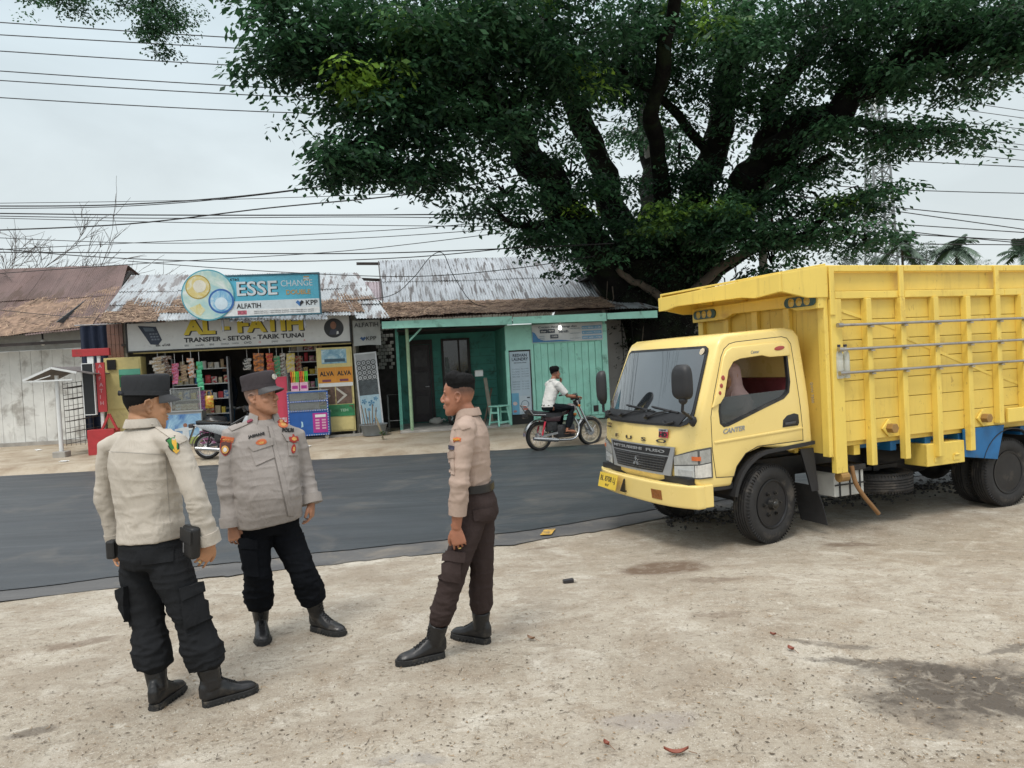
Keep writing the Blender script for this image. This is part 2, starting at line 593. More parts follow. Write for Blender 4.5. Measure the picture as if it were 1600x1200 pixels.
def asphalt(name, c0, c1, rough, streak, dustk=0.25):
	m, nt, b = nodes(name); N = NT(nt); co = N.co()
	f = N.noise(N.scale(co, (0.35, 1.6, 1)), 1.1, 6, 0.6, 0.3)
	col = N.ramp(f, [(0.3, c0), (0.7, c1)])
	st = N.noise(N.scale(co, (0.16, 2.6, 1)), 1.3, 5, 0.65, 0.5)
	col = N.mix(N.ramp(st, [(0.52, 0), (0.68, streak)]), col, tuple(x * 1.55 for x in c1))
	agg = N.noise(co, 110, 3, 0.7)
	col = N.mix(N.ramp(agg, [(0.55, 0), (0.7, 0.5)]), col, tuple(x * 1.9 for x in c1))
	dust = N.noise(co, 0.8, 7, 0.7, 0.6)
	col = N.mix(N.ramp(dust, [(0.52, 0), (0.72, dustk)]), col, (0.26, 0.22, 0.17))
	N.l(col, b.inputs['Base Color'])
	N.l(N.ramp(st, [(0.4, rough), (0.7, rough - 0.16)]), b.inputs['Roughness'])
	N.bump(agg, 0.5, 0.006, b)
	return m


EDGE = [(-60, -10), (-12, 4.0), (-8, 5.2), (-4.4, 6.4), (-3.0, 6.92), (0.11, 7.7), (1.75, 8.55), (4.5, 9.5), (12, 12.0), (60, 13.0)]
def edge_y(x):
	return float(np.interp(x, [e[0] for e in EDGE], [e[1] for e in EDGE]))
def far_y(x):
	return 16.15 + (0.09 * x if x > 0 else 0.0) if x < 12 else 17.23


def strip(y0, y1, dz, xs, ny=5):
	mb = MB()
	def fn(u, v):
		x = xs[min(int(round(u * (len(xs) - 1))), len(xs) - 1)]
		a, bb_ = y0(x), y1(x); y = a + (bb_ - a) * v
		return (x, y, ground_h(x, min(y, 16.1)) + dz)
	return mb.grid(fn, len(xs) - 1, ny)

xs = axis(-9, 9, 0.06, -60, 60)
jag = lambda x, s, a: a * (mnoise.noise((x * 1.7, s, 0)) + 0.6 * mnoise.noise((x * 6.5, s, 3)) + 0.35 * mnoise.noise((x * 19, s, 8)))
sh = strip(lambda x: edge_y(x) + jag(x, 1, 0.09), lambda x: edge_y(x) + 1.4, 0.010, xs, 6)
tag(obj('road_shoulder', sh, asphalt('old_asphalt', (0.06, 0.06, 0.062), (0.105, 0.103, 0.1), 0.75, 0.3, 0.8), smooth=180, fix=False), kind='structure')
rd = strip(lambda x: edge_y(x) + 0.52 + jag(x, 7, 0.05), lambda x: far_y(x) + jag(x, 12, 0.06), 0.019, xs, 26)
tag(obj('road', rd, asphalt('new_asphalt', (0.026, 0.031, 0.035), (0.046, 0.053, 0.059), 0.56, 0.28), smooth=180, fix=False), kind='structure')

mk = MB()
c = gnd(862, 832, -0.11)
mk.grid(lambda u, v: (c.x - 0.13 + u * 0.12 + v * 0.06 + 0.006 * mnoise.noise((u * 9, v * 9, 0)), c.y - 0.12 + v * 0.26, ground_h(c.x, c.y - 0.12 + v * 0.26) + 0.024), 6, 10)
tag(obj('road_marking', mk, mat('road_yellow', (0.55, 0.33, 0.05), 0.7, dirt=(0.12, 0.1, 0.08), dirt_amt=0.7, ds=14), fix=False), kind='structure')

# loose dark gravel where the concrete meets the road under the lorry
gv = MB()
for k in range(1500):
	x = rnd.uniform(1.6, 9); y = edge_y(x) + rnd.gauss(-0.15, 0.22)
	r_ = rnd.uniform(0.008, 0.03)
	rot = Matrix.Rotation(rnd.uniform(0, 6), 3, 'Z') @ Matrix.Rotation(rnd.uniform(0, 1), 3, 'X')
	gv.ell((x, y, ground_h(x, y) + r_ * 0.4), (r_, r_ * rnd.uniform(0.6, 1), r_ * 0.6), 5, 3, rot)
tag(obj('gravel', gv, mat('gravel', (0.085, 0.08, 0.075), 0.85, var=0.5, vs=9), fix=False), 'loose dark gravel along the road edge beneath the lorry', 'gravel', kind='stuff')

# litter: twigs and leaf bits on the concrete
lt = MB()
for k in range(4600):
	py = 850 + 350 * rnd.random() ** 0.9; px = rnd.uniform(0, 1600)
	p = gnd(px, py, -0.02)
	if p.y > edge_y(p.x) - 0.05 or p.y < 2: continue
	a = rnd.uniform(0, 6.28); L = rnd.choice([0.004, 0.006, 0.008, 0.012, 0.012, 0.03]) * rnd.uniform(0.6, 1.3); wd = (L * rnd.uniform(0.3, 0.9) if L < 0.014 else L * 0.07) + 0.001
	z = gz(p.x, p.y) + 0.004
	d = V((math.cos(a), math.sin(a), 0)); n_ = V((-d.y, d.x, 0))
	q = V((p.x, p.y, z)); bend = n_ * L * rnd.uniform(-0.3, 0.3)
	lt.mi = 0 if rnd.random() < 0.6 else 1
	lt.add([q - d * L, q + bend - n_ * wd * 0.5 + V((0, 0, 0.001)), q + d * L, q + bend + n_ * wd * 0.5 + V((0, 0, 0.002))], [(0, 1, 2, 3)])
tag(obj('leaf_litter', lt, [mat('litter_dark', (0.10, 0.075, 0.05), 0.9, var=0.4, vs=3), mat('litter_tan', (0.27, 0.19, 0.11), 0.9, var=0.4, vs=3)], fix=False), 'dry twigs and leaf scraps scattered over the pale concrete', 'leaf litter', kind='stuff')


def fallen_leaf(px, py, L, wd, ang, col, label):
	p = gnd(px, py, 0); z = gz(p.x, p.y)
	t = thing('fallen_leaf', label, 'leaf', (p.x, p.y, z), R(ang), 'dead leaves on the concrete')
	def fn(u, v):
		s = math.sin(math.pi * min(max(v, 0.02), 0.98)) ** 0.7 * wd / 2
		x = (u - 0.5) * 2 * s
		return V((x, (v - 0.5) * L, 0.008 + 0.02 * (2 * v - 1) ** 2 * L / 0.1 + abs(u - 0.5) * 0.02))
	obj('blade', MB().slab(fn, 6, 10, (0, 0, 0.0012)), mat('leaf_' + col, {'red': (0.21, 0.055, 0.03), 'brown': (0.2, 0.11, 0.06)}[col], 0.6, var=0.3, vs=30), t, smooth=60)
	obj('stalk', MB().tube([(0, -L / 2, 0.018), (0, -L / 2 - 0.02, 0.012), (0.004, -L / 2 - 0.035, 0.006)], 0.0016, 5), mat('leaf_brown', (0.2, 0.11, 0.06)), t)

fallen_leaf(1057, 1181, 0.105, 0.03, 85, 'red', 'long red-brown dead leaf at the bottom edge of the photo')
fallen_leaf(1236, 1016, 0.05, 0.035, 20, 'red', 'small upright rust-red leaf on the concrete left of the wet patch')
fallen_leaf(1208, 993, 0.035, 0.02, 60, 'red', 'tiny dark red leaf just up-left of the small upright rust-red leaf')
fallen_leaf(948, 1167, 0.04, 0.025, 30, 'red', 'small reddish leaf left of the long red-brown leaf')
fallen_leaf(830, 1000, 0.06, 0.03, 50, 'brown', 'curled brown leaf on bare concrete right of the man in brown trousers')

p = gnd(888, 909, -0.03)
t = thing('crushed_packet', 'small crushed dark packet lying in front of the brown stain', 'litter', (p.x, p.y, gz(p.x, p.y)), R(12))
obj('wrapper', MB().box((0, 0, 0.016), (0.085, 0.04, 0.03)).xform(lambda q: q + V((0, 0, 0.004 * math.sin(q.x * 60)))), mat('packet', (0.025, 0.022, 0.025), 0.4), t, bevel=0.006)
obj('flap', MB().box((0.05, 0, 0.02), (0.03, 0.036, 0.004), Matrix.Rotation(R(20), 3, 'Y')), mat('packet_paper', (0.5, 0.47, 0.42), 0.7), t)
# ------------------------------------------------------------------ the row of buildings across the road
F1 = Frame(0, 20.6, 0.05, 8)          # shop and laundry house
F2 = Frame(-11, 22.3, 0.05, 0)        # white boarded shed
EX, EZ = V((1, 0, 0)), V((0, 0, 1))

MINT = mat('mint_paint', (0.36, 0.72, 0.60), 0.55, var=0.10, vs=3, dirt=(0.10, 0.22, 0.16), dirt_amt=0.35, ds=2.2, bump=0.15, bs=30)
MINT_D = mat('mint_wood', (0.34, 0.72, 0.59), 0.5, var=0.14, vs=2.5, dirt=(0.07, 0.2, 0.14), dirt_amt=0.3, ds=4, bump=0.2, bs=40)
MINT_SHADED = mat('mint_shaded_wall', (0.085, 0.33, 0.27), 0.7, var=0.15, vs=2, dirt=(0.05, 0.12, 0.09), dirt_amt=0.5)  # mint of the porch wall, with porch shade put into the colour
DARKW = mat('dark_wood', (0.035, 0.026, 0.024), 0.6, var=0.3, vs=8)
BLACK = mat('black_paint', (0.012, 0.012, 0.013), 0.5, var=0.2)
WHITE = mat('white_paint', (0.72, 0.73, 0.72), 0.5, var=0.06, dirt=(0.4, 0.38, 0.34), dirt_amt=0.3)
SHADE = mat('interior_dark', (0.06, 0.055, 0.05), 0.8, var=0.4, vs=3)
STEEL = mat('grey_steel', (0.28, 0.28, 0.29), 0.45, 0.6, var=0.2)
YELW = mat('cream_yellow', (0.66, 0.56, 0.24), 0.55, var=0.08, dirt=(0.35, 0.28, 0.14), dirt_amt=0.35, ds=3)
CEM = mat('cement', (0.36, 0.34, 0.31), 0.85, var=0.2, vs=4, bump=0.3, bs=30)


def px_rect(fr, x0, y0, x1, y1, d):
	a, b = fr.px(x0, y0, d), fr.px(x1, y1, d)
	return a.x, min(a.z, b.z), b.x, max(a.z, b.z)


def panel(name, x0, z0, x1, z1, d, m, parent, th=0.004, bevel=0):
	return obj(name, MB().bb((x0, d - th, z0), (x1, d, z1)), m, parent, bevel=bevel)


def disc(name, x, z, r, d, m, parent, th=0.004, rz=None, n=40):
	poly = [(x + r * math.cos(2 * math.pi * k / n), z + (rz or r) * math.sin(2 * math.pi * k / n)) for k in range(n)]
	return obj(name, MB().prism(poly, (0, d, 0), EX, EZ, (0, -th, 0)), m, parent)


def poly(name, pts, d, m, parent, th=0.004):
	return obj(name, MB().prism(pts, (0, d, 0), EX, EZ, (0, -th, 0)), m, parent)


def txt(s, x, z, d, m, parent, w=None, h=None, bold=0.02, align='L', shear=0.0, name='lettering'):
	return lettering(name, s, (x, d, z), EX, EZ, m, parent, w=w, h=h, bold=bold, align=align, shear=shear)


def corrugated(name, e0, e1, r1, r0, m, parent, pitch=0.076, amp=0.013, sheet=0.72, jit=0.05, seed=1, rows=2, sag=0.03):
	"""roof of overlapping corrugated sheets between eave (e0,e1) and ridge (r0,r1)"""
	e0, e1, r0, r1 = V(e0), V(e1), V(r0), V(r1)
	rr = random.Random(seed); mb = MB()
	wd = (e1 - e0).length; n = max(1, int(wd / sheet)); nrm = (e1 - e0).cross(r0 - e0).normalized()
	for row in range(rows):
		for i in range(n):
			u0, u1 = i / n, (i + 1) / n + 0.06 / wd
			v0 = row / rows - (0.03 if row else 0) + rr.uniform(-1, 1) * jit / 4; v1 = (row + 1) / rows
			lift = 0.006 * (i % 2) + 0.016 * row + rr.uniform(0, 0.006); tilt = rr.uniform(-0.012, 0.012)
			k = int((u1 - u0) * wd / pitch * 4)
			def fn(a, b):
				u = u0 + (u1 - u0) * a; v = v0 + (v1 - v0) * b
				p = e0.lerp(e1, u).lerp(r0.lerp(r1, u), v)
				h = lift + amp * math.sin(2 * math.pi * u * wd / pitch) + tilt * a + sag * mnoise.noise((u * wd * 0.5, v * 3, seed)) - 0.02 * (1 - v) * rr.random() * 0.0
				return p + nrm * h
			mb.grid(fn, k, 5)
	o = obj(name, mb, m, parent, smooth=60, fix=False)
	return o


def roof_material(name, base, rust, amt, scale=(9, 0.9, 1), rough=0.45):
	m, nt, b = nodes(name); N = NT(nt); co = N.co()
	f = N.noise(co, 1.2, 5, 0.6)
	col = N.ramp(f, [(0.3, tuple(x * 0.82 for x in base)), (0.7, tuple(min(x * 1.15, 1) for x in base))])
	st = N.noise(N.scale(co, scale), 1.25, 4, 0.55, 0.15)
	col = N.mix(N.ramp(st, [(0.66 - amt, 0), (0.72 - amt, 0.9)]), col, rust)
	sh = N.noise(N.scale(co, (1.4, 0.25, 1)), 1.0, 3, 0.5)
	col = N.mix(N.ramp(sh, [(0.45, 0), (0.6, 0.35)]), col, tuple(x * 0.6 + 0.02 for x in base))
	N.l(col, b.inputs['Base Color']); b.inputs['Roughness'].default_value = rough
	N.l(N.ramp(st, [(0.66 - amt, 0.35), (0.72 - amt, 0)]), b.inputs['Metallic'])
	return m


ZINC = roof_material('zinc_roof', (0.40, 0.43, 0.455), (0.055, 0.045, 0.04), 0.125, (12, 1.0, 1))
ZINC2 = roof_material('zinc_old', (0.43, 0.46, 0.475), (0.085, 0.055, 0.045), 0.14, (6, 0.9, 1))
RUST = roof_material('rusty_roof', (0.17, 0.115, 0.105), (0.085, 0.05, 0.036), 0.14, (3.5, 0.5, 1), 0.7)


def roof_litter(name, e0, e1, r1, r0, seed, count, parent_frame, label, v_edge=0.25, lump=0.06, cover=0.0):
	"""brown leaf litter lying on a roof: lumpy mat with slivers on top"""
	e0, e1, r0, r1 = V(e0), V(e1), V(r0), V(r1); rr = random.Random(seed)
	nrm = (e1 - e0).cross(r0 - e0).normalized(); mb = MB(); wd = (e1 - e0).length; dp = (r0 - e0).length
	at_ = lambda u, v: e0.lerp(e1, u).lerp(r0.lerp(r1, u), v)
	def hgt(u, v):
		edge = 1 - max(0, (v - (1 - v_edge)) / v_edge) ** 1.5
		n = mnoise.noise((u * wd * 0.8, v * dp * 1.2, seed)) + 0.6 * mnoise.noise((u * wd * 3, v * dp * 3, seed + 4)) + 0.35 * mnoise.noise((u * wd * 9, v * dp * 6, seed + 9))
		return lump * (edge * 0.8 + 0.7 * n - 0.32 + cover) + 0.012
	nu, nv = int(wd / 0.07), max(4, int(dp / 0.08))
	mb.grid(lambda u, v: at_(u, v) + nrm * hgt(u, v), nu, nv)
	ex = (e1 - e0).normalized(); ey = (r0 - e0).normalized()
	for k in range(count):
		u, v = rr.random(), rr.random() ** 0.9
		h = hgt(u, v)
		if h < 0.0: continue
		c = at_(u, v) + nrm * (h + rr.uniform(0, 0.02)); a = rr.gauss(0, 0.7) if rr.random() < 0.7 else rr.uniform(0, 6.28)
		L = rr.uniform(0.03, 0.14); d = ex * math.cos(a) + ey * math.sin(a) + nrm * rr.uniform(-0.15, 0.25); s = d.cross(nrm).normalized() * rr.uniform(0.006, 0.016)
		mb.mi = rr.choice((0, 0, 1, 1, 2))
		mb.add([c - d * L, c + s, c + d * L, c - s], [(0, 1, 2, 3)])
	o = obj(name, mb, [mat('litter_a', (0.22, 0.145, 0.10), 0.9, var=0.5, vs=5, bump=0.6, bs=40, bd=0.02), mat('litter_b', (0.38, 0.27, 0.185), 0.9, var=0.3, vs=4), mat('litter_c', (0.085, 0.05, 0.035), 0.9, var=0.3, vs=4)], fix=False)
	o.matrix_world = parent_frame.m
	return tag(o, label, 'leaf litter', kind='stuff')


def planks(x0, x1, z0, z1, d, n, th=0.02, gap=0.008, seed=3, jag=0.012):
	rr = random.Random(seed); mb = MB(); w_ = (x1 - x0) / n
	for i in range(n):
		a = x0 + i * w_ + gap / 2 + rr.uniform(-0.006, 0.006)
		mb.bb((a, d - th - rr.uniform(0, 0.006), z0 + rr.uniform(-jag, jag)), (x0 + (i + 1) * w_ - gap / 2, d, z1 + rr.uniform(-jag, 0) * 0.4))
	return mb


# ------------------------------------------------------------------ white boarded shed on the left
shed = thing('boarded_shed', 'white plank shed with a rusty brown corrugated roof at the left edge', 'shed', F2.o, F2.a)
SHW = mat('whitewash', (0.70, 0.70, 0.67), 0.75, var=0.1, vs=2, dirt=(0.33, 0.31, 0.28), dirt_amt=0.55, ds=1.6, bump=0.2, bs=25)
obj('plank_wall', planks(-9.0, -1.42, 0.12, 2.78, 0, 24, seed=5), SHW, shed, bevel=0.003, seg=1)
panel('wall_band', -9.0, 2.782, -1.42, 3.35, -0.03, mat('shed_band', (0.36, 0.38, 0.38), 0.8, var=0.12, dirt=(0.2, 0.2, 0.19), dirt_amt=0.4), shed, 0.03)
panel('foundation', -9.0, -0.2, -1.42, 0.115, -0.03, CEM, shed, 0.05)
obj('side_wall', MB().bb((-1.44, 0.03, -0.1), (-1.41, 5.4, 3.5)), SHW, shed)
obj('gable', MB().prism([(-0.8, 3.5), (6.2, 3.5), (2.95, 5.3)], (-1.75, 0, 0), (0, 1, 0), (0, 0, 1), (0.03, 0, 0)), mat('gable_dark', (0.05, 0.055, 0.06), 0.8), shed)
obj('roof_frame', MB().bb((-9, -0.7, 2.9), (-0.6, -0.62, 2.98)).bar((-0.95, -0.75, 3.1), (-1.45, 3.0, 5.35), 0.07, 0.1).bar((-0.9, 6.6, 3.6), (-1.45, 3.05, 5.35), 0.07, 0.12).bar((-1.2, -0.66, 2.5), (-0.8, -0.7, 2.98), 0.05, 0.05), DARKW, shed)
se0, se1, sr1, sr0 = V((-9.5, -0.85, 2.72)), V((-0.32, -0.8, 3.36)), V((-1.53, 3.0, 5.58)), V((-9.5, 3.0, 5.7))
corrugated('roof', se0, se1, sr1, sr0, RUST, shed, seed=21, jit=0.09, sag=0.05)
corrugated('rear_roof', (-9.5, 7.0, 3.4), (-0.4, 7.0, 3.4), (-1.53, 3.02, 5.58), (-9.5, 3.02, 5.7), RUST, shed, seed=22, rows=1)
roof_litter('leaf_litter', se0 + V((0, 0, 0.02)), se1 + V((-0.4, 0, 0.0)), se1.lerp(sr1, 0.62), se0.lerp(sr0, 0.6), 31, 2600, F2, 'brown leaf litter lying over the rusty shed roof', lump=0.045, cover=-0.62)
bl = thing('light_bulb', 'unlit round bulb hanging under the rusty shed eave', 'lamp', F2.m @ (F2.px(67, 535, -0.4)))
obj('bulb', MB().ell((0, 0, 0), (0.07, 0.07, 0.09)), mat('milk_glass', (0.8, 0.8, 0.78), 0.3), bl, smooth=180)
obj('socket', MB().cyl((0, 0, 0.08), (0, 0, 0.35), 0.025, n=8), BLACK, bl)

# curtain gap and tiled pier between the shed and the shop
pier = thing('tiled_pier', 'brown tiled pier under the left end of the white shop sign', 'pier', F1.o, F1.a)
x0, z0, x1, z1 = px_rect(F1, 166, 512, 203, 690, 0.1)
TILE = mat('brown_tile', (0.17, 0.085, 0.06), 0.4, var=0.25, vs=4)
pm = MB()
tw = (x1 - x0) / 4
for j in range(12):
	for i in range(4):
		pm.bb((x0 + i * tw + 0.004, 0.1, 0.05 + j * 0.262), (x0 + (i + 1) * tw - 0.004, 0.13, 0.05 + j * 0.262 + 0.255))
obj('tiles', pm, TILE, pier, bevel=0.003, seg=1)
obj('core', MB().bb((x0, 0.131, -0.1), (x1, 0.45, 3.25)), CEM, pier)
cur = thing('curtain', 'dark blue cloth curtain in the gap between shed and shop', 'curtain', F1.m @ V((x0 - 0.4, 0.5, 0)), F1.a)
obj('cloth', MB().slab(lambda u, v: V((-0.4 + 0.8 * u, 0.05 * math.sin(u * 22 + v * 2), 0.3 + 2.9 * v)), 40, 10, (0, 0.01, 0)), mat('navy_cloth', (0.012, 0.02, 0.045), 0.85), cur, smooth=60)
obj('rail', MB().cyl((-0.5, 0, 3.22), (0.5, 0, 3.22), 0.015), STEEL, cur)

# ------------------------------------------------------------------ shop
shop = thing('corner_shop', 'open fronted corner shop under a leaf strewn corrugated roof', 'shop', F1.o, F1.a)
SL, SR_ = -9.9, -3.35
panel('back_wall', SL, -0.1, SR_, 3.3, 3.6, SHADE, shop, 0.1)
for a_, b_ in (((SL, 0.15, -0.1), (SL + 0.1, 3.5, 3.3)), ((-4.17, 0.03, -0.1), (-4.10, 3.5, 3.2))):
	obj('side_wall', MB().bb(a_, b_), mat('old_plaster', (0.3, 0.28, 0.24), 0.85, var=0.3), shop)
obj('ceiling', MB().bb((SL, 0.06, 2.62), (-4.18, 3.5, 2.66)), DARKW, shop)
obj('floor_slab', MB().bb((SL, -0.35, -0.3), (SR_ - 0.05, 3.5, 0.05)), CEM, shop)
obj('lintel', MB().bb((SL + 0.3, -0.02, 2.40), (-4.2, 0.05, 2.47)), YELW, shop)
TL, TR = F1.px(205, 432, 2.5), F1.px(555, 428, 2.5)
BL, BR = F1.px(150, 498, -0.9), F1.px(605, 500, -0.9)
BL = V((BL.x, -0.9, 3.17)); BR = V((BR.x, -0.9, 3.0))
corrugated('roof', BL, BR, TR, TL, ZINC2, shop, seed=41, jit=0.22, rows=3, sag=0.05)
obj('rafter', MB().bar((TL.x, 2.45, 4.5), (TR.x, 2.45, 4.4), 0.06, 0.08), DARKW, shop)
corrugated('rear_roof', (TL.x, 6, 3.4), (TR.x + 1.0, 6, 3.4), TR + V((0, 0.05, 0)), TL + V((0, 0.05, 0)), ZINC2, shop, seed=42, rows=1)
corrugated('side_roof', F1.px(566, 470, 1.2), F1.px(612, 468, 1.2), F1.px(612, 440, 2.6), F1.px(563, 440, 2.6), roof_material('purple_zinc', (0.3, 0.25, 0.27), (0.12, 0.08, 0.07), 0.08), shop, seed=43, rows=1)
for a_, b_ in ((F1.px(557, 412, 3.4), F1.px(600, 412, 3.4)), (F1.px(598, 412, 3.4), F1.px(600, 437, 3.4)), (F1.px(560, 436, 2.9), F1.px(602, 438, 2.9)), (F1.px(560, 449, 2.2), F1.px(585, 456, 2.0))):
	obj('purlin', MB().bar(a_, b_, 0.07, 0.08), DARKW, shop)
def roof_pt(u, v): return BL.lerp(BR, u).lerp(TL.lerp(TR, u), v)
for (u0, u1, v0, v1, sd, ct) in ((0.06, 0.42, 0.14, 0.55, 51, 1500), (0.0, 0.2, -0.02, 0.22, 52, 700), (0.62, 0.93, 0.10, 0.46, 53, 1200), (0.86, 1.0, 0.34, 0.62, 54, 300)):
	roof_litter('leaf_litter', roof_pt(u0, v0), roof_pt(u1, v0), roof_pt(u1, v1), roof_pt(u0, v1), sd, ct, F1, {51: 'brown leaf litter on the shop roof left of the round bubble sign', 52: 'brown leaf litter at the low left corner of the shop roof', 53: 'brown leaf litter on the shop roof right of the blue billboard', 54: 'small heap of leaf litter at the upper right edge of the shop roof'}[sd], 0.5, 0.05, -0.12)

# white fascia sign of the shop
sg = thing('shop_sign', 'long white fascia sign with yellow block letters over the shop opening', 'sign', F1.o, F1.a)
sx0, sz0, sx1, sz1 = -9.68, 2.47, -4.21, 3.16
obj('sign_panel', MB().bb((sx0, -0.12, sz0), (sx1, -0.03, sz1)), mat('sign_white', (0.62, 0.63, 0.62), 0.35, var=0.05, dirt=(0.4, 0.4, 0.39), dirt_amt=0.25), sg, bevel=0.004)
obj('sign_frame', MB().bb((sx0 - 0.04, -0.135, sz0 - 0.04), (sx1 + 0.04, -0.02, sz0 - 0.001)).bb((sx0 - 0.04, -0.135, sz0 + 0.0005), (sx0 - 0.001, -0.02, sz1)).bb((sx1 + 0.001, -0.135, sz0 + 0.0005), (sx1 + 0.04, -0.02, sz1)), BLACK, sg)
SY = mat('sign_yellow', (0.68, 0.53, 0.03), 0.4, var=0.03); SK = mat('sign_black', (0.015, 0.015, 0.017), 0.4); SG = mat('sign_grey', (0.2, 0.21, 0.22), 0.4)
SRD = mat('sign_red', (0.55, 0.05, 0.06), 0.4); SB = mat('sign_blue', (0.04, 0.16, 0.42), 0.4)
a0 = F1.px(288, 540, -0.12); a1 = F1.px(475, 530, -0.12)
txt('AL - FATIH', a0.x + 0.035, 2.795, -0.122, SK, sg, w=a1.x - a0.x, h=0.40, bold=0.045)
txt('AL - FATIH', a0.x, 2.815, -0.1275, SY, sg, w=a1.x - a0.x, h=0.39, bold=0.045)
txt('TRANSFER - SETOR - TARIK TUNAI', a0.x, 2.625, -0.122, SK, sg, w=a1.x - a0.x, h=0.12, bold=0.035)
for s, px, m_ in (('BRI', 289, SG), ('mandiri', 306, SG), ('BNI', 328, SG), ('DANA', 346, SG), ('LinkAja', 364, SG), ('OVO', 382, SK), ('O', 405, SRD), ('gopay', 425, SG), ('Qpulsa', 447, SG), ('A', 475, SRD)):
	q = F1.px(px, 545, -0.12)
	txt(s, q.x, 2.525, -0.122, m_, sg, h=0.05 if s != 'OVO' else 0.06, bold=0.01)
q = F1.px(522, 520, -0.12)
disc('portrait_disc', q.x, 2.83, 0.25, -0.122, SK, sg, 0.003)
disc('portrait_face', q.x - 0.01, 2.9, 0.075, -0.126, mat('print_skin', (0.28, 0.13, 0.08), 0.5), sg, 0.003, rz=0.1)
poly('portrait_shirt', [(q.x - 0.13, 2.66), (q.x + 0.15, 2.66), (q.x + 0.1, 2.78), (q.x + 0.03, 2.8), (q.x - 0.05, 2.8), (q.x - 0.1, 2.77)], -0.126, mat('print_dark', (0.05, 0.055, 0.08), 0.5), sg, 0.003)
poly('portrait_hand', [(q.x + 0.06, 2.66), (q.x + 0.12, 2.68), (q.x + 0.11, 2.75), (q.x + 0.07, 2.74)], -0.13, WHITE, sg, 0.003)
c = F1.px(236, 528, -0.12)
poly('card_reader_print', [(c.x - 0.3, 3.1), (c.x + 0.13, 3.06), (c.x + 0.26, 2.72), (c.x + 0.16, 2.6), (c.x - 0.02, 2.62)], -0.122, mat('print_navy', (0.018, 0.03, 0.06), 0.4), sg, 0.003)
poly('card_reader_screen', [(c.x - 0.18, 3.05), (c.x + 0.06, 3.03), (c.x + 0.1, 2.95), (c.x - 0.13, 2.95)], -0.126, mat('print_steel', (0.1, 0.14, 0.19), 0.4), sg, 0.003)
km = MB()
for j in range(3):
	for i in range(3):
		km.bb((c.x - 0.03 + i * 0.07 + j * 0.02, -0.129, 2.86 - j * 0.07), (c.x + 0.02 + i * 0.07 + j * 0.02, -0.126, 2.9 - j * 0.07))
obj('card_reader_keys', km, mat('print_keys', (0.14, 0.17, 0.22), 0.4), sg)
txt('edc  eTAB', c.x + 0.1, 2.56, -0.122, SK, sg, h=0.06, bold=0.02)

# blue billboard with a bubble disc standing on the shop roof
bb = thing('billboard', 'light blue billboard with a round bubble disc standing on the shop eave', 'billboard', F1.o, F1.a)
D = -0.95
x0, z0, x1, z1 = px_rect(F1, 312, 489, 497, 428, D)
z0 = F1.px(497, 489, D).z; z1 = F1.px(497, 428, D).z
BLU = mat('board_blue', (0.09, 0.42, 0.58), 0.3, var=0.12, vs=1.4); PAL = mat('board_pale', (0.62, 0.68, 0.72), 0.3, var=0.06)
obj('board', MB().bb((x0, D - 0.06, z0), (x1, D + 0.06, z1)), BLU, bb, bevel=0.006)
ft = MB(); e = 0.035
ft.bb((x0 - e, D - 0.075, z1), (x1 + e, D + 0.07, z1 + e)).bb((x0 - e, D - 0.075, z0 - e), (x1 + e, D + 0.07, z0)).bb((x1, D - 0.075, z0 + 0.0005), (x1 + e, D + 0.07, z1 - 0.0005))
obj('frame', ft, mat('board_frame', (0.04, 0.13, 0.18), 0.4), bb)
obj('legs', MB().bar((x0 + 0.5, D + 0.1, z0 - 0.35), (x0 + 0.5, D + 0.1, z1 - 0.2), 0.05, 0.05).bar((x1 - 0.4, D + 0.1, z0 - 0.35), (x1 - 0.4, D + 0.1, z1 - 0.2), 0.05, 0.05).bar((x1 - 0.4, D + 0.1, z1 - 0.2), (x1 - 0.4, 1.0, 3.7), 0.04, 0.04), STEEL, bb)
panel('lower_band', x0, z0, x1, z0 + 0.36, D - 0.0605, PAL, bb, 0.004)
panel('strip_print', x0, z0 + 0.002, x1, z0 + 0.15, D - 0.065, mat('board_white', (0.72, 0.74, 0.75), 0.3), bb, 0.003)
W_ = x1 - x0
txt('ESSE', x0 + W_ * 0.325, z0 + 0.475, D - 0.061, SK, bb, w=W_ * 0.335, h=0.36, bold=0.03)
txt('ESSE', x0 + W_ * 0.318, z0 + 0.485, D - 0.066, PAL, bb, w=W_ * 0.335, h=0.35, bold=0.012)
txt('CHANGE', x0 + W_ * 0.685, z0 + 0.68, D - 0.061, PAL, bb, w=W_ * 0.265, h=0.15, bold=-0.004)
txt('DOUBLE', x0 + W_ * 0.725, z0 + 0.475, D - 0.061, mat('board_gold', (0.45, 0.3, 0.12), 0.35, 0.3), bb, w=W_ * 0.205, h=0.12, bold=0.03)
txt('KT&G', x0 + W_ * 0.27, z0 + 0.86, D - 0.061, SK, bb, h=0.06, bold=0.02)
txt('ALFATIH', x0 + W_ * 0.31, z0 + 0.18, D - 0.066, SK, bb, w=W_ * 0.20, h=0.12, bold=0.02)
txt('KPP', x1 - W_ * 0.115, z0 + 0.205, D - 0.066, SK, bb, w=W_ * 0.1, h=0.12, bold=0.02)
hx = x1 - W_ * 0.165
poly('heart_mark', [(hx, z0 + 0.18), (hx + 0.1, z0 + 0.28), (hx + 0.05, z0 + 0.33), (hx, z0 + 0.29), (hx - 0.05, z0 + 0.33), (hx - 0.1, z0 + 0.28)], D - 0.066, SB, bb, 0.003)
poly('heart_half', [(hx, z0 + 0.18), (hx + 0.1, z0 + 0.28), (hx + 0.05, z0 + 0.33), (hx, z0 + 0.27)], D - 0.0695, SK, bb, 0.003)
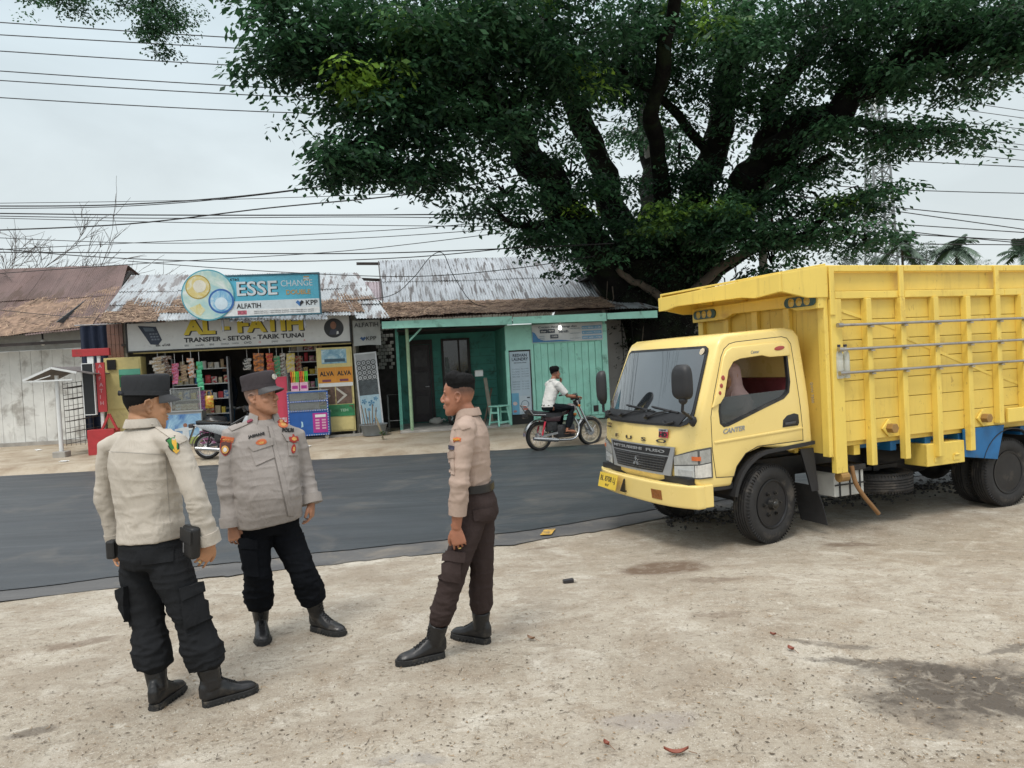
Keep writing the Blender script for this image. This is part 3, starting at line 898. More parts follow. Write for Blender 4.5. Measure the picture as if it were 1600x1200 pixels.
for j in range(2):
	txt('PERINGATAN MEROKOK DAPAT MENYEBABKAN SAKIT', x0 + W_ * 0.45, z0 + 0.085 - j * 0.045, D - 0.069, SG, bb, w=W_ * 0.5, h=0.026, bold=0.0)
panel('warning_picture', x0 + W_ * 0.315, z0 + 0.03, x0 + W_ * 0.39, z0 + 0.13, D - 0.069, mat('pic_red', (0.4, 0.1, 0.14), 0.5, var=0.6, vs=20), bb, 0.003)
for j in range(3):
	panel('capsule_mark', x1 - W_ * 0.125, z1 - 0.075 - j * 0.04, x1 - W_ * 0.075, z1 - 0.05 - j * 0.04, D - 0.061, PAL if j % 2 else mat('board_gold', (0.45, 0.3, 0.12), 0.35), bb, 0.003, 0.001)
c = F1.px(325, 461, D - 0.08); rr_ = 0.62
obj('bubble_disc', MB().prism([(c.x + rr_ * math.cos(2 * math.pi * k / 64), c.z + rr_ * math.sin(2 * math.pi * k / 64)) for k in range(64)], (0, D + 0.05, 0), EX, EZ, (0, -0.13, 0)), mat('disc_rim', (0.07, 0.33, 0.42), 0.4), bb)
def splash(name, c0, c1, s):
	m, nt, b = nodes(name); N = NT(nt); co = N.co()
	n_ = N.noise(co, s, 6, 0.65, 1.2)
	N.l(N.ramp(n_, [(0.3, c0), (0.52, c1), (0.68, (0.75, 0.8, 0.78))]), b.inputs['Base Color']); b.inputs['Roughness'].default_value = 0.3
	return m
disc('disc_face', c.x, c.z, rr_ - 0.03, D - 0.0805, splash('disc_print', (0.12, 0.46, 0.62), (0.5, 0.66, 0.6), 1.6), bb, 0.004, n=64)
disc('yellow_bubble_rim', c.x - 0.22, c.z + 0.2, 0.29, D - 0.085, mat('bub_gold', (0.42, 0.3, 0.05), 0.3), bb, 0.003)
disc('yellow_bubble', c.x - 0.22, c.z + 0.2, 0.265, D - 0.0885, splash('bub_yellow', (0.62, 0.46, 0.1), (0.7, 0.6, 0.28), 3.0), bb, 0.003)
disc('yellow_core', c.x - 0.18, c.z + 0.22, 0.15, D - 0.092, mat('bub_pale', (0.72, 0.7, 0.6), 0.3, var=0.1), bb, 0.003)
disc('blue_bubble_rim', c.x + 0.30, c.z - 0.16, 0.30, D - 0.085, mat('bub_navy', (0.03, 0.13, 0.4), 0.3), bb, 0.003)
disc('blue_bubble', c.x + 0.30, c.z - 0.16, 0.255, D - 0.0885, splash('bub_blue', (0.05, 0.25, 0.55), (0.25, 0.5, 0.7), 2.6), bb, 0.003)
disc('blue_core', c.x + 0.30, c.z - 0.22, 0.15, D - 0.092, mat('bub_ice', (0.6, 0.72, 0.8), 0.3, var=0.1), bb, 0.003)
poly('gold_splash', [(c.x - 0.45, c.z - 0.3), (c.x - 0.2, c.z - 0.2), (c.x - 0.08, c.z - 0.36), (c.x - 0.2, c.z - 0.5), (c.x - 0.32, c.z - 0.45)], D - 0.085, splash('splash_gold', (0.6, 0.5, 0.12), (0.66, 0.64, 0.4), 4), bb, 0.003)

# small white banner right of the fascia sign
bn = thing('hanging_banner', 'small greyish white banner hanging right of the long shop sign', 'banner', F1.o, F1.a)
BNX0, BNX1, BNZ0, BNZ1 = -4.13, -3.42, 2.33, 3.0
obj('cloth', MB().slab(lambda u, v: V((BNX0 + (BNX1 - BNX0) * u, -0.1 + 0.012 * math.sin(u * 9 + v * 4), BNZ0 + (BNZ1 - BNZ0) * v + 0.02 * math.sin(u * 3.1) * (1 - v))), 20, 14, (0, 0.004, 0)), mat('banner_cloth', (0.40, 0.42, 0.41), 0.7, var=0.1), bn, smooth=60)
txt('ALFATIH', BNX0 + 0.04, 2.82, -0.119, SK, bn, w=0.62, h=0.115, bold=0.01)
txt('KPP', BNX0 + 0.33, 2.47, -0.119, SK, bn, w=0.26, h=0.1, bold=0.01)
hx = BNX0 + 0.25
poly('heart_mark', [(hx, 2.455), (hx + 0.08, 2.53), (hx + 0.04, 2.57), (hx, 2.54), (hx - 0.04, 2.57), (hx - 0.08, 2.53)], -0.119, mat('sign_dkblue', (0.02, 0.07, 0.18), 0.4), bn, 0.003)

# dark passage between shop and laundry, block wall and leaning boards
pw = thing('block_wall', 'pale concrete block wall in the dark passage beside the laundry', 'wall', F1.o, F1.a)
bm_ = MB(); rr = random.Random(9)
for j in range(13):
	for i in range(5):
		if rr.random() < 0.15: continue
		xo = -3.62 + (i + 0.5 * (j % 2)) * 0.115
		if xo > -3.18: continue
		bm_.bb((xo, 1.5, 1.7 + j * 0.1), (xo + 0.1, 1.58, 1.7 + j * 0.1 + 0.086))
obj('blocks', bm_, mat('pale_block', (0.42, 0.42, 0.4), 0.85, var=0.25), pw, bevel=0.008, seg=1)
obj('lower_wall', MB().bb((-4.09, 1.581, -0.2), (-3.05, 1.7, 3.1)), mat('void_dark_wall', (0.055, 0.05, 0.048), 0.9, var=0.4), pw)  # passage darkness painted in as a near-black wall colour

ld = thing('leaning_board', 'tall decorated board leaning by the passage, black lattice above pale blue flowers', 'board', F1.m @ V((-4.02, -0.22, 0.05)), F1.a)
ld.rotation_euler = (R(-5), R(-3), F1.a)
obj('frame', MB().bb((-0.02, -0.02, 0), (0.02, 0.02, 2.1)).bb((0.52, -0.02, 0), (0.56, 0.02, 2.1)).bb((0.0205, -0.02, 2.06), (0.5195, 0.02, 2.1)), mat('alu_frame', (0.5, 0.51, 0.52), 0.4, 0.3), ld)
panel('blue_panel', 0.021, 0.02, 0.519, 0.98, 0.0, mat('pale_blue', (0.3, 0.43, 0.5), 0.4, var=0.12, vs=5), ld, 0.006)
panel('dark_panel', 0.021, 0.981, 0.519, 1.38, 0.0, mat('dark_glass', (0.04, 0.05, 0.055), 0.25, var=0.5, vs=6), ld, 0.006)
panel('lattice_back', 0.021, 1.381, 0.519, 1.9, 0.0, mat('lattice_pale', (0.34, 0.36, 0.37), 0.5), ld, 0.006)
panel('top_panel', 0.021, 1.901, 0.519, 2.06, 0.0, mat('alu_grey', (0.35, 0.36, 0.37), 0.5), ld, 0.006)
lm = MB()
for j in range(4):
	for i in range(4):
		cx, cz = 0.085 + i * 0.123, 1.445 + j * 0.13
		lm.lathe([(0.052, 0), (0.07, 0), (0.07, 0.004), (0.052, 0.004)], (cx, -0.0065, cz), (0, -1, 0), 10, closed=True)
		lm.prism([(cx - 0.02, cz), (cx, cz - 0.02), (cx + 0.02, cz), (cx, cz + 0.02)], (0, -0.0065, 0), EX, EZ, (0, -0.004, 0))
obj('lattice_pattern', lm, BLACK, ld)
fm = MB()
for (fx, fz, s) in ((0.12, 0.82, 0.06), (0.3, 0.76, 0.075), (0.42, 0.87, 0.05), (0.22, 0.6, 0.04), (0.4, 0.55, 0.03), (0.36, 0.3, 0.06), (0.16, 0.38, 0.035)):
	for k in range(5):
		a = k * 1.257 + fx * 9
		fm.prism([(fx, fz), (fx + s * math.cos(a - 0.4), fz + s * math.sin(a - 0.4)), (fx + s * 1.2 * math.cos(a), fz + s * 1.2 * math.sin(a)), (fx + s * math.cos(a + 0.4), fz + s * math.sin(a + 0.4))], (0, -0.0065 - k * 0.0007, 0), EX, EZ, (0, -0.002, 0))
obj('flower_pattern', fm, mat('flower_blue', (0.06, 0.19, 0.32), 0.5, var=0.3), ld)
bs_ = thing('plastic_basin', 'round grey plastic basin at the foot of the leaning board', 'basin', F1.m @ V((-3.72, -0.55, 0.02)))
obj('bowl', MB().lathe([(0.01, 0.0), (0.27, 0.0), (0.34, 0.26), (0.36, 0.27), (0.36, 0.285), (0.33, 0.28), (0.26, 0.025), (0.01, 0.025)], (0, 0, 0), (0, 0, 1), 28), mat('grey_plastic', (0.2, 0.22, 0.23), 0.5), bs_, smooth=50)
bt = MB()
for k in range(5):
	bt.cyl((0.05 * k - 0.1, 0.02 * (k % 2), 0.06), (0.09 * k - 0.2, -0.05 + 0.03 * k, 0.75 - 0.08 * (k % 3)), 0.014, n=6)
tag(obj('stick_bundle', bt, mat('stick_wood', (0.22, 0.16, 0.11), 0.8)), 'few thin wooden sticks standing in the grey basin', 'sticks').location = F1.m @ V((-3.8, -0.5, 0.05))
rk = thing('metal_stand', 'thin empty metal frame stand beside the grey basin', 'stand', F1.m @ V((-3.35, 0.25, 0.05)), F1.a)
obj('frame', MB().tube([(0, 0, 0), (0, 0, 0.95), (0.36, 0, 0.95), (0.36, 0, 0)], 0.012, 6).cyl((0, 0, 0.25), (0.36, 0, 0.25), 0.008), STEEL, rk)
obj('rear_leg', MB().tube([(0.02, 0.3, 0), (0.02, 0.01, 0.9)], 0.01, 6).tube([(0.34, 0.3, 0), (0.34, 0.01, 0.9)], 0.01, 6), STEEL, rk)

# ------------------------------------------------------------------ laundry house
hs = thing('laundry_house', 'mint green house with a porch and laundry posters', 'house', F1.o, F1.a)
hx0, hx1 = -3.05, 2.66
# wing front
x_wL = -0.13
panel('wing_wall', x_wL, 2.02, 0.62, 2.70, 0.0, MINT, hs, 0.08)
obj('wing_ceiling', MB().bb((x_wL + 0.09, 0.001, 2.66), (2.59, 2.3, 2.69)), DARKW, hs)
panel('wing_wall', 0.6205, 2.601, 2.66, 2.9, 0.03, MINT, hs, 0.06)
panel('wing_wall', 0.545, 0.1, 0.62, 2.019, 0.0, MINT, hs, 0.08)
panel('poster_recess', -0.06, 0.0, 0.545, 2.02, 0.03, BLACK, hs, 0.02)
obj('corner_post', MB().bb((x_wL - 0.02, -0.1, 0.0), (-0.06, 0.02, 2.018)), MINT_D, hs, bevel=0.006)
obj('shutter', planks(0.64, 2.52, 0.16, 2.16, -0.03, 10, 0.025, 0.012, 8), MINT_D, hs, bevel=0.003, seg=1)
obj('shutter_frame', MB().bb((2.525, -0.09, 0.1), (2.68, 0.0, 2.62)).bb((0.62, -0.075, 2.165), (2.524, -0.03, 2.25)).bb((0.621, -0.02, 0.05), (2.524, 0.0, 2.6)), MINT, hs, bevel=0.004)
q = F1.px(932, 640, -0.06)
panel('shutter_vent', q.x - 0.08, q.z - 0.05, q.x + 0.06, q.z + 0.12, -0.0605, DARKW, hs, 0.006)
obj('wing_side_wall', MB().bb((x_wL, 0.0205, -0.1), (x_wL + 0.08, 2.6, 2.9)), mat('shaded_side_mint', (0.10, 0.33, 0.25), 0.65, var=0.18, vs=2.5, dirt=(0.08, 0.17, 0.13), dirt_amt=0.4), hs)  # mint darkened in the colour for porch shade
obj('right_wall', MB().bb((2.6, 0.0, -0.1), (2.68, 6.5, 3.0)), mat('grey_side', (0.3, 0.29, 0.28), 0.85, var=0.2), hs)
panel('porch_wall', -3.05, -0.1, x_wL - 0.001, 3.0, 2.3, MINT_SHADED, hs, 0.06)
lp = MB()
for k in range(8):
	lp.bb((-0.92, 2.225, 0.5 + k * 0.24), (-0.16, 2.239, 0.5 + k * 0.24 + 0.006))
	lp.bb((-2.0, 2.225, 0.5 + k * 0.24), (-1.85, 2.239, 0.5 + k * 0.24 + 0.006))
obj('wall_boards', lp, DARKW, hs)
obj('left_wall', MB().bb((-3.05, 0.0, -0.1), (-2.97, 2.23, 2.9)), mat('shaded_left_mint', (0.09, 0.3, 0.24), 0.7, var=0.2, dirt=(0.1, 0.12, 0.1), dirt_amt=0.4), hs)  # porch shade darkens this mint's base colour too
obj('porch_floor', MB().bb((-3.05, -0.55, -0.3), (x_wL - 0.03, 2.22, 0.06)), CEM, hs, bevel=0.02)
obj('porch_ceiling', MB().bb((-3.0, -0.1, 2.66), (x_wL - 0.002, 2.22, 2.7)), DARKW, hs)
dr = panel('door', -2.66, 0.08, -2.1, 2.36, 2.235, mat('door_brown', (0.028, 0.018, 0.022), 0.5, var=0.3), hs, 0.03)
dp = MB()
for (za, zb) in ((0.3, 0.85), (1.0, 1.55), (1.7, 2.2)):
	dp.bb((-2.58, 2.195, za), (-2.18, 2.204, zb))
obj('door_panel', dp, mat('door_dark', (0.02, 0.013, 0.016), 0.4), dr, bevel=0.004)
obj('handle', MB().cyl((-2.17, 2.18, 1.12), (-2.17, 2.204, 1.12), 0.02).bb((-2.27, 2.17, 1.11), (-2.16, 2.185, 1.13)), STEEL, dr)
obj('door_frame', MB().bb((-2.75, 2.17, 0.06), (-2.67, 2.239, 2.5)).bb((-2.09, 2.17, 0.06), (-2.01, 2.239, 2.5)).bb((-2.669, 2.17, 2.37), (-2.091, 2.239, 2.5)), DARKW, hs)
wn = obj('window', MB().bb((-1.75, 2.17, 0.98), (-1.68, 2.239, 2.5)).bb((-1.26, 2.17, 1.04), (-1.21, 2.239, 2.44)).bb((-0.98, 2.17, 0.98), (-0.9, 2.239, 2.5)).bb((-1.679, 2.17, 2.44), (-0.981, 2.239, 2.5)).bb((-1.679, 2.17, 0.98), (-0.981, 2.239, 1.035)), DARKW, hs)
GLD = mat('window_glass', (0.02, 0.025, 0.028), 0.08, var=0.1, spec=0.8)
obj('pane', MB().bb((-1.679, 2.2, 1.036), (-1.261, 2.206, 2.439)), GLD, wn)
obj('pane', MB().bb((-1.209, 2.2, 1.036), (-0.981, 2.206, 2.439)), GLD, wn)
obj('curtain', MB().slab(lambda u, v: V((-1.66 + 0.2 * u - 0.1 * v * u, 2.19 + 0.008 * math.sin(u * 20), 1.05 + 0.9 * v)), 14, 6, (0, 0.003, 0)), mat('curtain_grey', (0.25, 0.27, 0.27), 0.8, var=0.3, vs=9), wn)
# posts, fascia, roof
obj('post', MB().cyl((-2.74, -0.35, 0.03), (-2.74, -0.35, 2.72), 0.045, n=12), mat('post_green', (0.30, 0.44, 0.27), 0.5, var=0.12, dirt=(0.3, 0.3, 0.22), dirt_amt=0.3), hs, smooth=40)
obj('brace', MB().bar((-2.74, -0.33, 2.35), (-2.35, -0.33, 2.72), 0.045, 0.045), MINT_D, hs)
FD = -0.8
fz = lambda x: 2.80 - 0.012 * (x + 3.3)
for (xa, xb, dz) in ((-3.36, -0.02, 0.0), (0.0, 2.5, 0.015), (2.52, 3.9, 0.055)):
	mb = MB()
	mb.prism([(xa, fz(xa) - 0.085 + dz), (xb, fz(xb) - 0.085 + dz), (xb, fz(xb) + 0.135 + dz * 0.6), (xa, fz(xa) + 0.10 + dz * 0.6)], (0, FD, 0), EX, EZ, (0, 0.03, 0))
	obj('fascia', mb, MINT, hs, bevel=0.004)
obj('eave_beam', MB().bb((-3.2, -0.4, 2.72), (2.7, -0.3, 2.8)).bb((2.0, -0.75, 2.74), (3.8, -0.7, 2.82)), DARKW, hs)
lE, rE = V((-3.4, FD - 0.08, 2.93)), V((2.75, FD - 0.08, 2.94))
lR, rR = F1.px(593, 408, 3.5), F1.px(893, 400, 3.5)
rk_ = 0.3
lM, rM = V((-3.3, 0.35, 3.42)), V((2.62, 0.35, 3.34))
corrugated('roof', lM, rM, rR, lR, ZINC, hs, seed=61, rows=2, jit=0.05)
corrugated('eave_roof', lE, rE, rM + V((0, 0.1, 0.0)), lM + V((0, 0.1, 0.0)), RUST, hs, seed=62, rows=1, jit=0.03)
corrugated('eave_roof', V((2.6, FD - 0.08, 2.97)), V((3.95, FD - 0.08, 2.92)), V((3.3, 0.9, 3.4)), V((2.4, 0.9, 3.42)), ZINC2, hs, seed=63, rows=1, jit=0.03)
corrugated('rear_roof', V((-3.43, 7.6, 3.3)), V((2.6, 7.6, 3.3)), rR + V((0, 0.03, 0)), lR + V((0, 0.03, 0)), ZINC, hs, seed=64, rows=1)
obj('barge_board', MB().bar(lM + V((-0.03, 0.1, -0.06)), lR + V((-0.03, 0, -0.06)), 0.03, 0.14).bar(rM + V((0.06, 0.1, -0.08)), rR + V((0.06, 0, -0.08)), 0.03, 0.14), DARKW, hs)
GG = mat('gable_grey', (0.17, 0.165, 0.16), 0.85)
obj('gable', MB().prism([(0.3, 2.9), (7.0, 2.9), (7.0, 3.2), (3.5, 4.9), (0.4, 3.3)], (2.601, 0, 0), (0, 1, 0), (0, 0, 1), (0.06, 0, 0)), GG, hs)
obj('gable', MB().prism([(2.3, 2.9), (7.0, 2.9), (7.0, 3.2), (3.5, 4.9), (2.3, 4.2)], (-3.0, 0, 0), (0, 1, 0), (0, 0, 1), (0.06, 0, 0)), GG, hs)
up = V((0, 0, 0.025))
roof_litter('leaf_litter', lE + up, rE + up, rM + V((0, 0.05, 0.03)), lM + V((0, 0.05, 0.03)), 71, 5200, F1, 'thick brown leaf litter along the eave of the mint house', 0.3, 0.075, 0.12)

# posters and bulb of the laundry
ps = thing('laundry_poster', 'tall narrow light blue laundry poster on the mint house front', 'poster', F1.o, F1.a)
PD = -0.032
a0 = V((-0.035, PD, 0.28)); pw_, ph_ = 0.545, 1.70
obj('frame', MB().bb((a0.x - 0.02, PD - 0.012, a0.z - 0.02), (a0.x - 0.0005, PD + 0.03, a0.z + ph_ + 0.02)).bb((a0.x + pw_ + 0.0005, PD - 0.012, a0.z - 0.02), (a0.x + pw_ + 0.02, PD + 0.03, a0.z + ph_ + 0.02)).bb((a0.x, PD - 0.012, a0.z + ph_ + 0.0005), (a0.x + pw_, PD + 0.03, a0.z + ph_ + 0.02)), DARKW, ps)
panel('sheet', a0.x, a0.z, a0.x + pw_, a0.z + ph_, PD, mat('poster_sheet', (0.47, 0.57, 0.65), 0.4, var=0.06), ps, 0.006)
PN = mat('poster_navy', (0.02, 0.035, 0.06), 0.5)
y_ = PD - 0.0065
txt('RESVAN', a0.x + 0.09, 1.835, y_, PN, ps, w=0.38, h=0.085, bold=0.02)
txt('LAUNDRY', a0.x + 0.06, 1.73, y_, PN, ps, w=0.44, h=0.085, bold=0.02)
txt('Jasa Laundry Kiloan', a0.x + 0.11, 1.655, y_, PN, ps, w=0.34, h=0.045, bold=0.005)
PG = mat('poster_grey', (0.2, 0.27, 0.33), 0.5)
for j, (l_, r_) in enumerate((('Cuci Kering', 'Rp 5.000'), ('Cuci Setrika', 'Rp 7.000'), ('Setrika Saja', 'Rp 5.000'), ('Selimut Tebal', 'Rp 15.000'), ('', ''), ('Boneka Kecil', 'Rp 10.000'), ('Karpet Meter', 'Rp 12.000'), ('Sepatu Pasang', 'Rp 20.000'), ('Jas Lengkap', 'Rp 25.000'))):
	if l_:
		txt(l_, a0.x + 0.05, 1.49 - j * 0.068, y_, PG, ps, w=0.2, h=0.034, bold=0.0)
		txt(r_, a0.x + 0.31, 1.49 - j * 0.068, y_, PG, ps, w=0.19, h=0.034, bold=0.0)
panel('blue_block', a0.x + 0.0, a0.z + 0.0, a0.x + 0.2, a0.z + 0.58, y_, mat('poster_blue', (0.16, 0.40, 0.58), 0.4), ps, 0.002)
panel('machine_print', a0.x + 0.215, a0.z + 0.08, a0.x + 0.515, a0.z + 0.5, y_, mat('poster_pale', (0.55, 0.62, 0.68), 0.4), ps, 0.002)
panel('machine_display', a0.x + 0.42, a0.z + 0.43, a0.x + 0.5, a0.z + 0.46, y_ - 0.0025, PN, ps, 0.002)
obj('machine_door', MB().lathe([(0.09, 0), (0.11, 0), (0.11, 0.003), (0.09, 0.003)], (a0.x + 0.36, y_ - 0.0025, a0.z + 0.27), (0, -1, 0), 24, closed=True), PG, ps)
panel('machine_clothes', a0.x + 0.3, a0.z + 0.11, a0.x + 0.43, a0.z + 0.22, y_ - 0.0025, mat('poster_red', (0.5, 0.16, 0.12), 0.5, var=0.4, vs=20), ps, 0.002)
disc('round_badge', a0.x + 0.09, a0.z + 0.3, 0.06, y_ - 0.0025, mat('badge_pink', (0.65, 0.5, 0.48), 0.4), ps, 0.002, rz=0.05)
disc('round_badge', a0.x + 0.08, a0.z + 0.09, 0.05, y_ - 0.0025, mat('badge_red', (0.5, 0.2, 0.2), 0.4), ps, 0.002, rz=0.03)

bp = thing('laundry_banner', 'wide white and blue laundry banner above the mint plank shutter', 'banner', F1.o, F1.a)
x0, x1, z0, z1 = 0.60, 2.56, 2.19, 2.68
PD = -0.1
obj('sheet', MB().slab(lambda u, v: V((x0 + (x1 - x0) * u, PD + 0.006 * math.sin(u * 7), z0 + (z1 - z0) * v)), 16, 4, (0, 0.005, 0)), mat('banner_white', (0.55, 0.57, 0.58), 0.45, var=0.08), bp)
y_ = PD - 0.009
BB = mat('banner_blue', (0.05, 0.2, 0.42), 0.4)
poly('blue_sweep', [(x0 + 0.01, z0 + 0.01), (x0 + 1.2, z0 + 0.01), (x0 + 0.75, z0 + 0.05), (x0 + 0.3, z0 + 0.045), (x0 + 0.16, z0 + 0.12), (x0 + 0.08, z0 + 0.26), (x0 + 0.01, z0 + 0.3)], y_, BB, bp, 0.002)
txt('Cucian Anda wangi dan', x0 + 0.18, z0 + 0.365, y_, PN, bp, w=1.06, h=0.07, bold=0.005)
txt('bersih', x0 + 0.74, z0 + 0.24, y_, PN, bp, w=0.26, h=0.075, bold=0.01)
for (xa, za, w2, s) in ((0.22, 0.25, 0.2, 'kiloan'), (0.43, 0.25, 0.2, 'express'), (0.5, 0.1, 0.22, '7.000')):
	panel('black_pill', x0 + xa, z0 + za, x0 + xa + w2, z0 + za + 0.1, y_, PN, bp, 0.002, 0.0)
	txt(s, x0 + xa + 0.03, z0 + za + 0.025, y_ - 0.003, WHITE, bp, w=w2 - 0.06, h=0.05, bold=0.01)
for j in range(3):
	panel('blue_bar', x0 + 1.38, z0 + 0.04 + j * 0.135, x0 + 1.93, z0 + 0.13 + j * 0.135, y_, mat('bar_blue', (0.16, 0.36, 0.55), 0.4), bp, 0.002)
	txt(('0852 6001 7788', 'Jl. Lintas Timur', 'Buka 08.00 - 21.00')[j], x0 + 1.4, z0 + 0.06 + j * 0.135, y_ - 0.003, WHITE, bp, w=0.5, h=0.04, bold=0.0)
	txt(('cuci sepatu', 'cuci karpet', 'cuci boneka')[j], x0 + 1.04, z0 + 0.06 + j * 0.135, y_, PG, bp, w=0.3, h=0.035, bold=0.0)
for j in range(3):
	panel('small_line', x0 + 0.2, z0 + 0.06 + j * 0.05, x0 + 0.34, z0 + 0.075 + j * 0.05, y_, PG, bp, 0.002)
q = F1.px(875, 512, -0.3)
lb = thing('light_bulb', 'lit white bulb under the mint eave in front of the wide banner', 'lamp', F1.m @ q)
obj('bulb', MB().ell((0, 0, 0), (0.045, 0.045, 0.06)), mat('lit_bulb', (0.9, 0.9, 0.9), 0.3, emit=(1, 0.97, 0.9, 6)), lb, smooth=180)
obj('socket', MB().cyl((0, 0, 0.055), (0, 0, 0.2), 0.02, n=8), WHITE, lb)

# stool, boards and box on the porch
st = thing('wooden_stool', 'mint green wooden stool standing by the porch corner', 'stool', F1.m @ V((-0.42, -0.3, 0.03)), R(-38))
st_m = MINT_D
obj('seat', MB().box((0, 0, 0.53), (0.32, 0.52, 0.035)), st_m, st, bevel=0.006)
for sx in (-1, 1):
	for sy in (-1, 1):
		obj('leg', MB().bar((sx * 0.17, sy * 0.25, 0), (sx * 0.11, sy * 0.19, 0.512), 0.045, 0.04), st_m, st, bevel=0.004)
	obj('rail', MB().bar((sx * 0.155, -0.235, 0.1), (sx * 0.155, 0.235, 0.1), 0.03, 0.05), st_m, st)
obj('rail', MB().bar((-0.13, 0.21, 0.36), (0.13, 0.21, 0.36), 0.03, 0.05).bar((-0.13, -0.21, 0.36), (0.13, -0.21, 0.36), 0.03, 0.05), st_m, st)
bo = thing('leaning_plank', 'grey weathered planks leaning in the porch under a white box', 'planks', F1.m @ V((-0.62, 0.25, 0.06)), F1.a)
obj('plank', MB().bar((0.05, 0, 0), (-0.05, 0.25, 1.25), 0.1, 0.03), mat('grey_wood', (0.3, 0.26, 0.21), 0.8, var=0.2), bo)
obj('plank', MB().bar((-0.15, 0.1, 0), (0.12, 0.3, 0.95), 0.05, 0.03), mat('grey_wood2', (0.16, 0.12, 0.09), 0.8, var=0.2), bo)
bx = thing('white_box', 'small white box on top of the leaning porch planks', 'box', F1.m @ V((-0.83, 0.55, 1.36)), F1.a)
obj('carton', MB().box((0, 0, 0.08), (0.22, 0.16, 0.16)), WHITE, bx, bevel=0.008)
obj('flap', MB().box((0.0, -0.09, 0.16), (0.2, 0.07, 0.006), Matrix.Rotation(R(-20), 3, 'X')), WHITE, bx)
wb = thing('white_bag', 'white cloth bundle lying on the porch floor before the dark door', 'bundle', F1.m @ V((-2.05, 1.3, 0.06)))
obj('cloth', MB().ell((0, 0, 0.09), (0.2, 0.12, 0.1), 18, 12).xform(lambda p: p * (1 + 0.18 * mnoise.noise(p * 9))), mat('dirty_white', (0.5, 0.48, 0.44), 0.8), wb, smooth=180)
obj('tie', MB().tube([(0.17, 0, 0.1), (0.23, 0.02, 0.14), (0.27, 0.0, 0.1)], [0.03, 0.02, 0.035], 8), mat('dirty_white2', (0.45, 0.43, 0.4), 0.8), wb, smooth=60)

# grey building to the right of the laundry, behind the tree
gb = thing('grey_building', 'plain grey plastered building between the mint house and the lorry', 'building', F1.m @ V((2.7, 0.9, -0.05)), F1.a)
GW = mat('grey_plaster', (0.33, 0.315, 0.30), 0.85, var=0.1, vs=1.5, dirt=(0.2, 0.19, 0.18), dirt_amt=0.4, ds=1.2)
obj('wall', MB().bb((0.0, 0, 0), (3.2, 0.15, 4.0)), GW, gb)
obj('wall', MB().bb((0.0, 0.151, 0), (0.15, 6, 4.0)), GW, gb)
obj('base_band', MB().bb((0.0, -0.03, 0), (3.2, -0.001, 0.5)), mat('base_brown', (0.2, 0.14, 0.11), 0.85, var=0.25), gb)
obj('roof', MB().bb((-0.35, -0.4, 4.01), (3.6, 6.5, 4.16)), DARKW, gb)

# ------------------------------------------------------------------ far left: fuel rack stall and the red sign post
p = gnd(97, 716, 0.0)
fr_ = thing('wire_rack_stall', 'white post stall with a small pitched roof over empty wire shelves', 'stall', (p.x, p.y, -0.02), R(4))
obj('post', MB().cyl((0, 0, 0.1), (0, 0, 2.02), 0.05, n=10), WHITE, fr_, smooth=40)
obj('post_foot', MB().box((0, 0, 0.09), (0.3, 0.3, 0.2)), CEM, fr_, bevel=0.02)
obj('post', MB().bb((0.55, 0.9, 0.1), (0.66, 1.0, 2.05)).bb((0.78, 0.9, 0.1), (0.86, 1.0, 2.0)), mat('grey_post', (0.36, 0.36, 0.35), 0.7), fr_)
RZ = mat('stall_roof', (0.13, 0.115, 0.11), 0.7, var=0.3)
obj('roof', MB().prism([(-0.62, 1.93), (0.02, 2.2), (0.02, 2.23), (-0.64, 1.95)], (0, -0.25, 0), EX, EZ, (0, 1.5, 0)).prism([(0.02, 2.2), (0.95, 2.0), (0.97, 2.02), (0.021, 2.231)], (0, -0.25, 0), EX, EZ, (0, 1.5, 0)), RZ, fr_)
obj('roof_trim', MB().bar((-0.64, -0.27, 1.93), (0.02, -0.27, 2.2), 0.02, 0.05).bar((0.02, -0.27, 2.2), (0.6, -0.27, 2.06), 0.02, 0.05).bar((-0.62, -0.27, 1.9), (0.5, -0.27, 1.9), 0.02, 0.035).bar((-0.4, -0.27, 1.91), (0.0, -0.27, 2.02), 0.02, 0.02), WHITE, fr_)
sm = MB()
for k in range(6):
	z = 0.35 + k * 0.27
	for t_ in (0.0, 0.33, 0.66, 1.0):
		sm.cyl((0.1, 0.05 + 0.8 * t_ * 0.6, z), (0.62, 0.35 + 0.8 * t_ * 0.6, z + 0.08), 0.008, n=5)
	sm.cyl((0.1, 0.05, z), (0.1, 0.55, z), 0.01, n=5); sm.cyl((0.62, 0.35, z + 0.08), (0.62, 0.85, z + 0.08), 0.01, n=5)
	sm.cyl((0.1, 0.05, z + 0.1), (0.62, 0.35, z + 0.18), 0.006, n=5)
for t_ in range(7):
	sm.cyl((0.1 + 0.52 * t_ / 6, 0.05 + 0.3 * t_ / 6, 0.3), (0.1 + 0.52 * t_ / 6, 0.05 + 0.3 * t_ / 6, 1.85), 0.006, n=5)
obj('wire_shelves', sm, mat('rusty_wire', (0.06, 0.05, 0.045), 0.6), fr_)

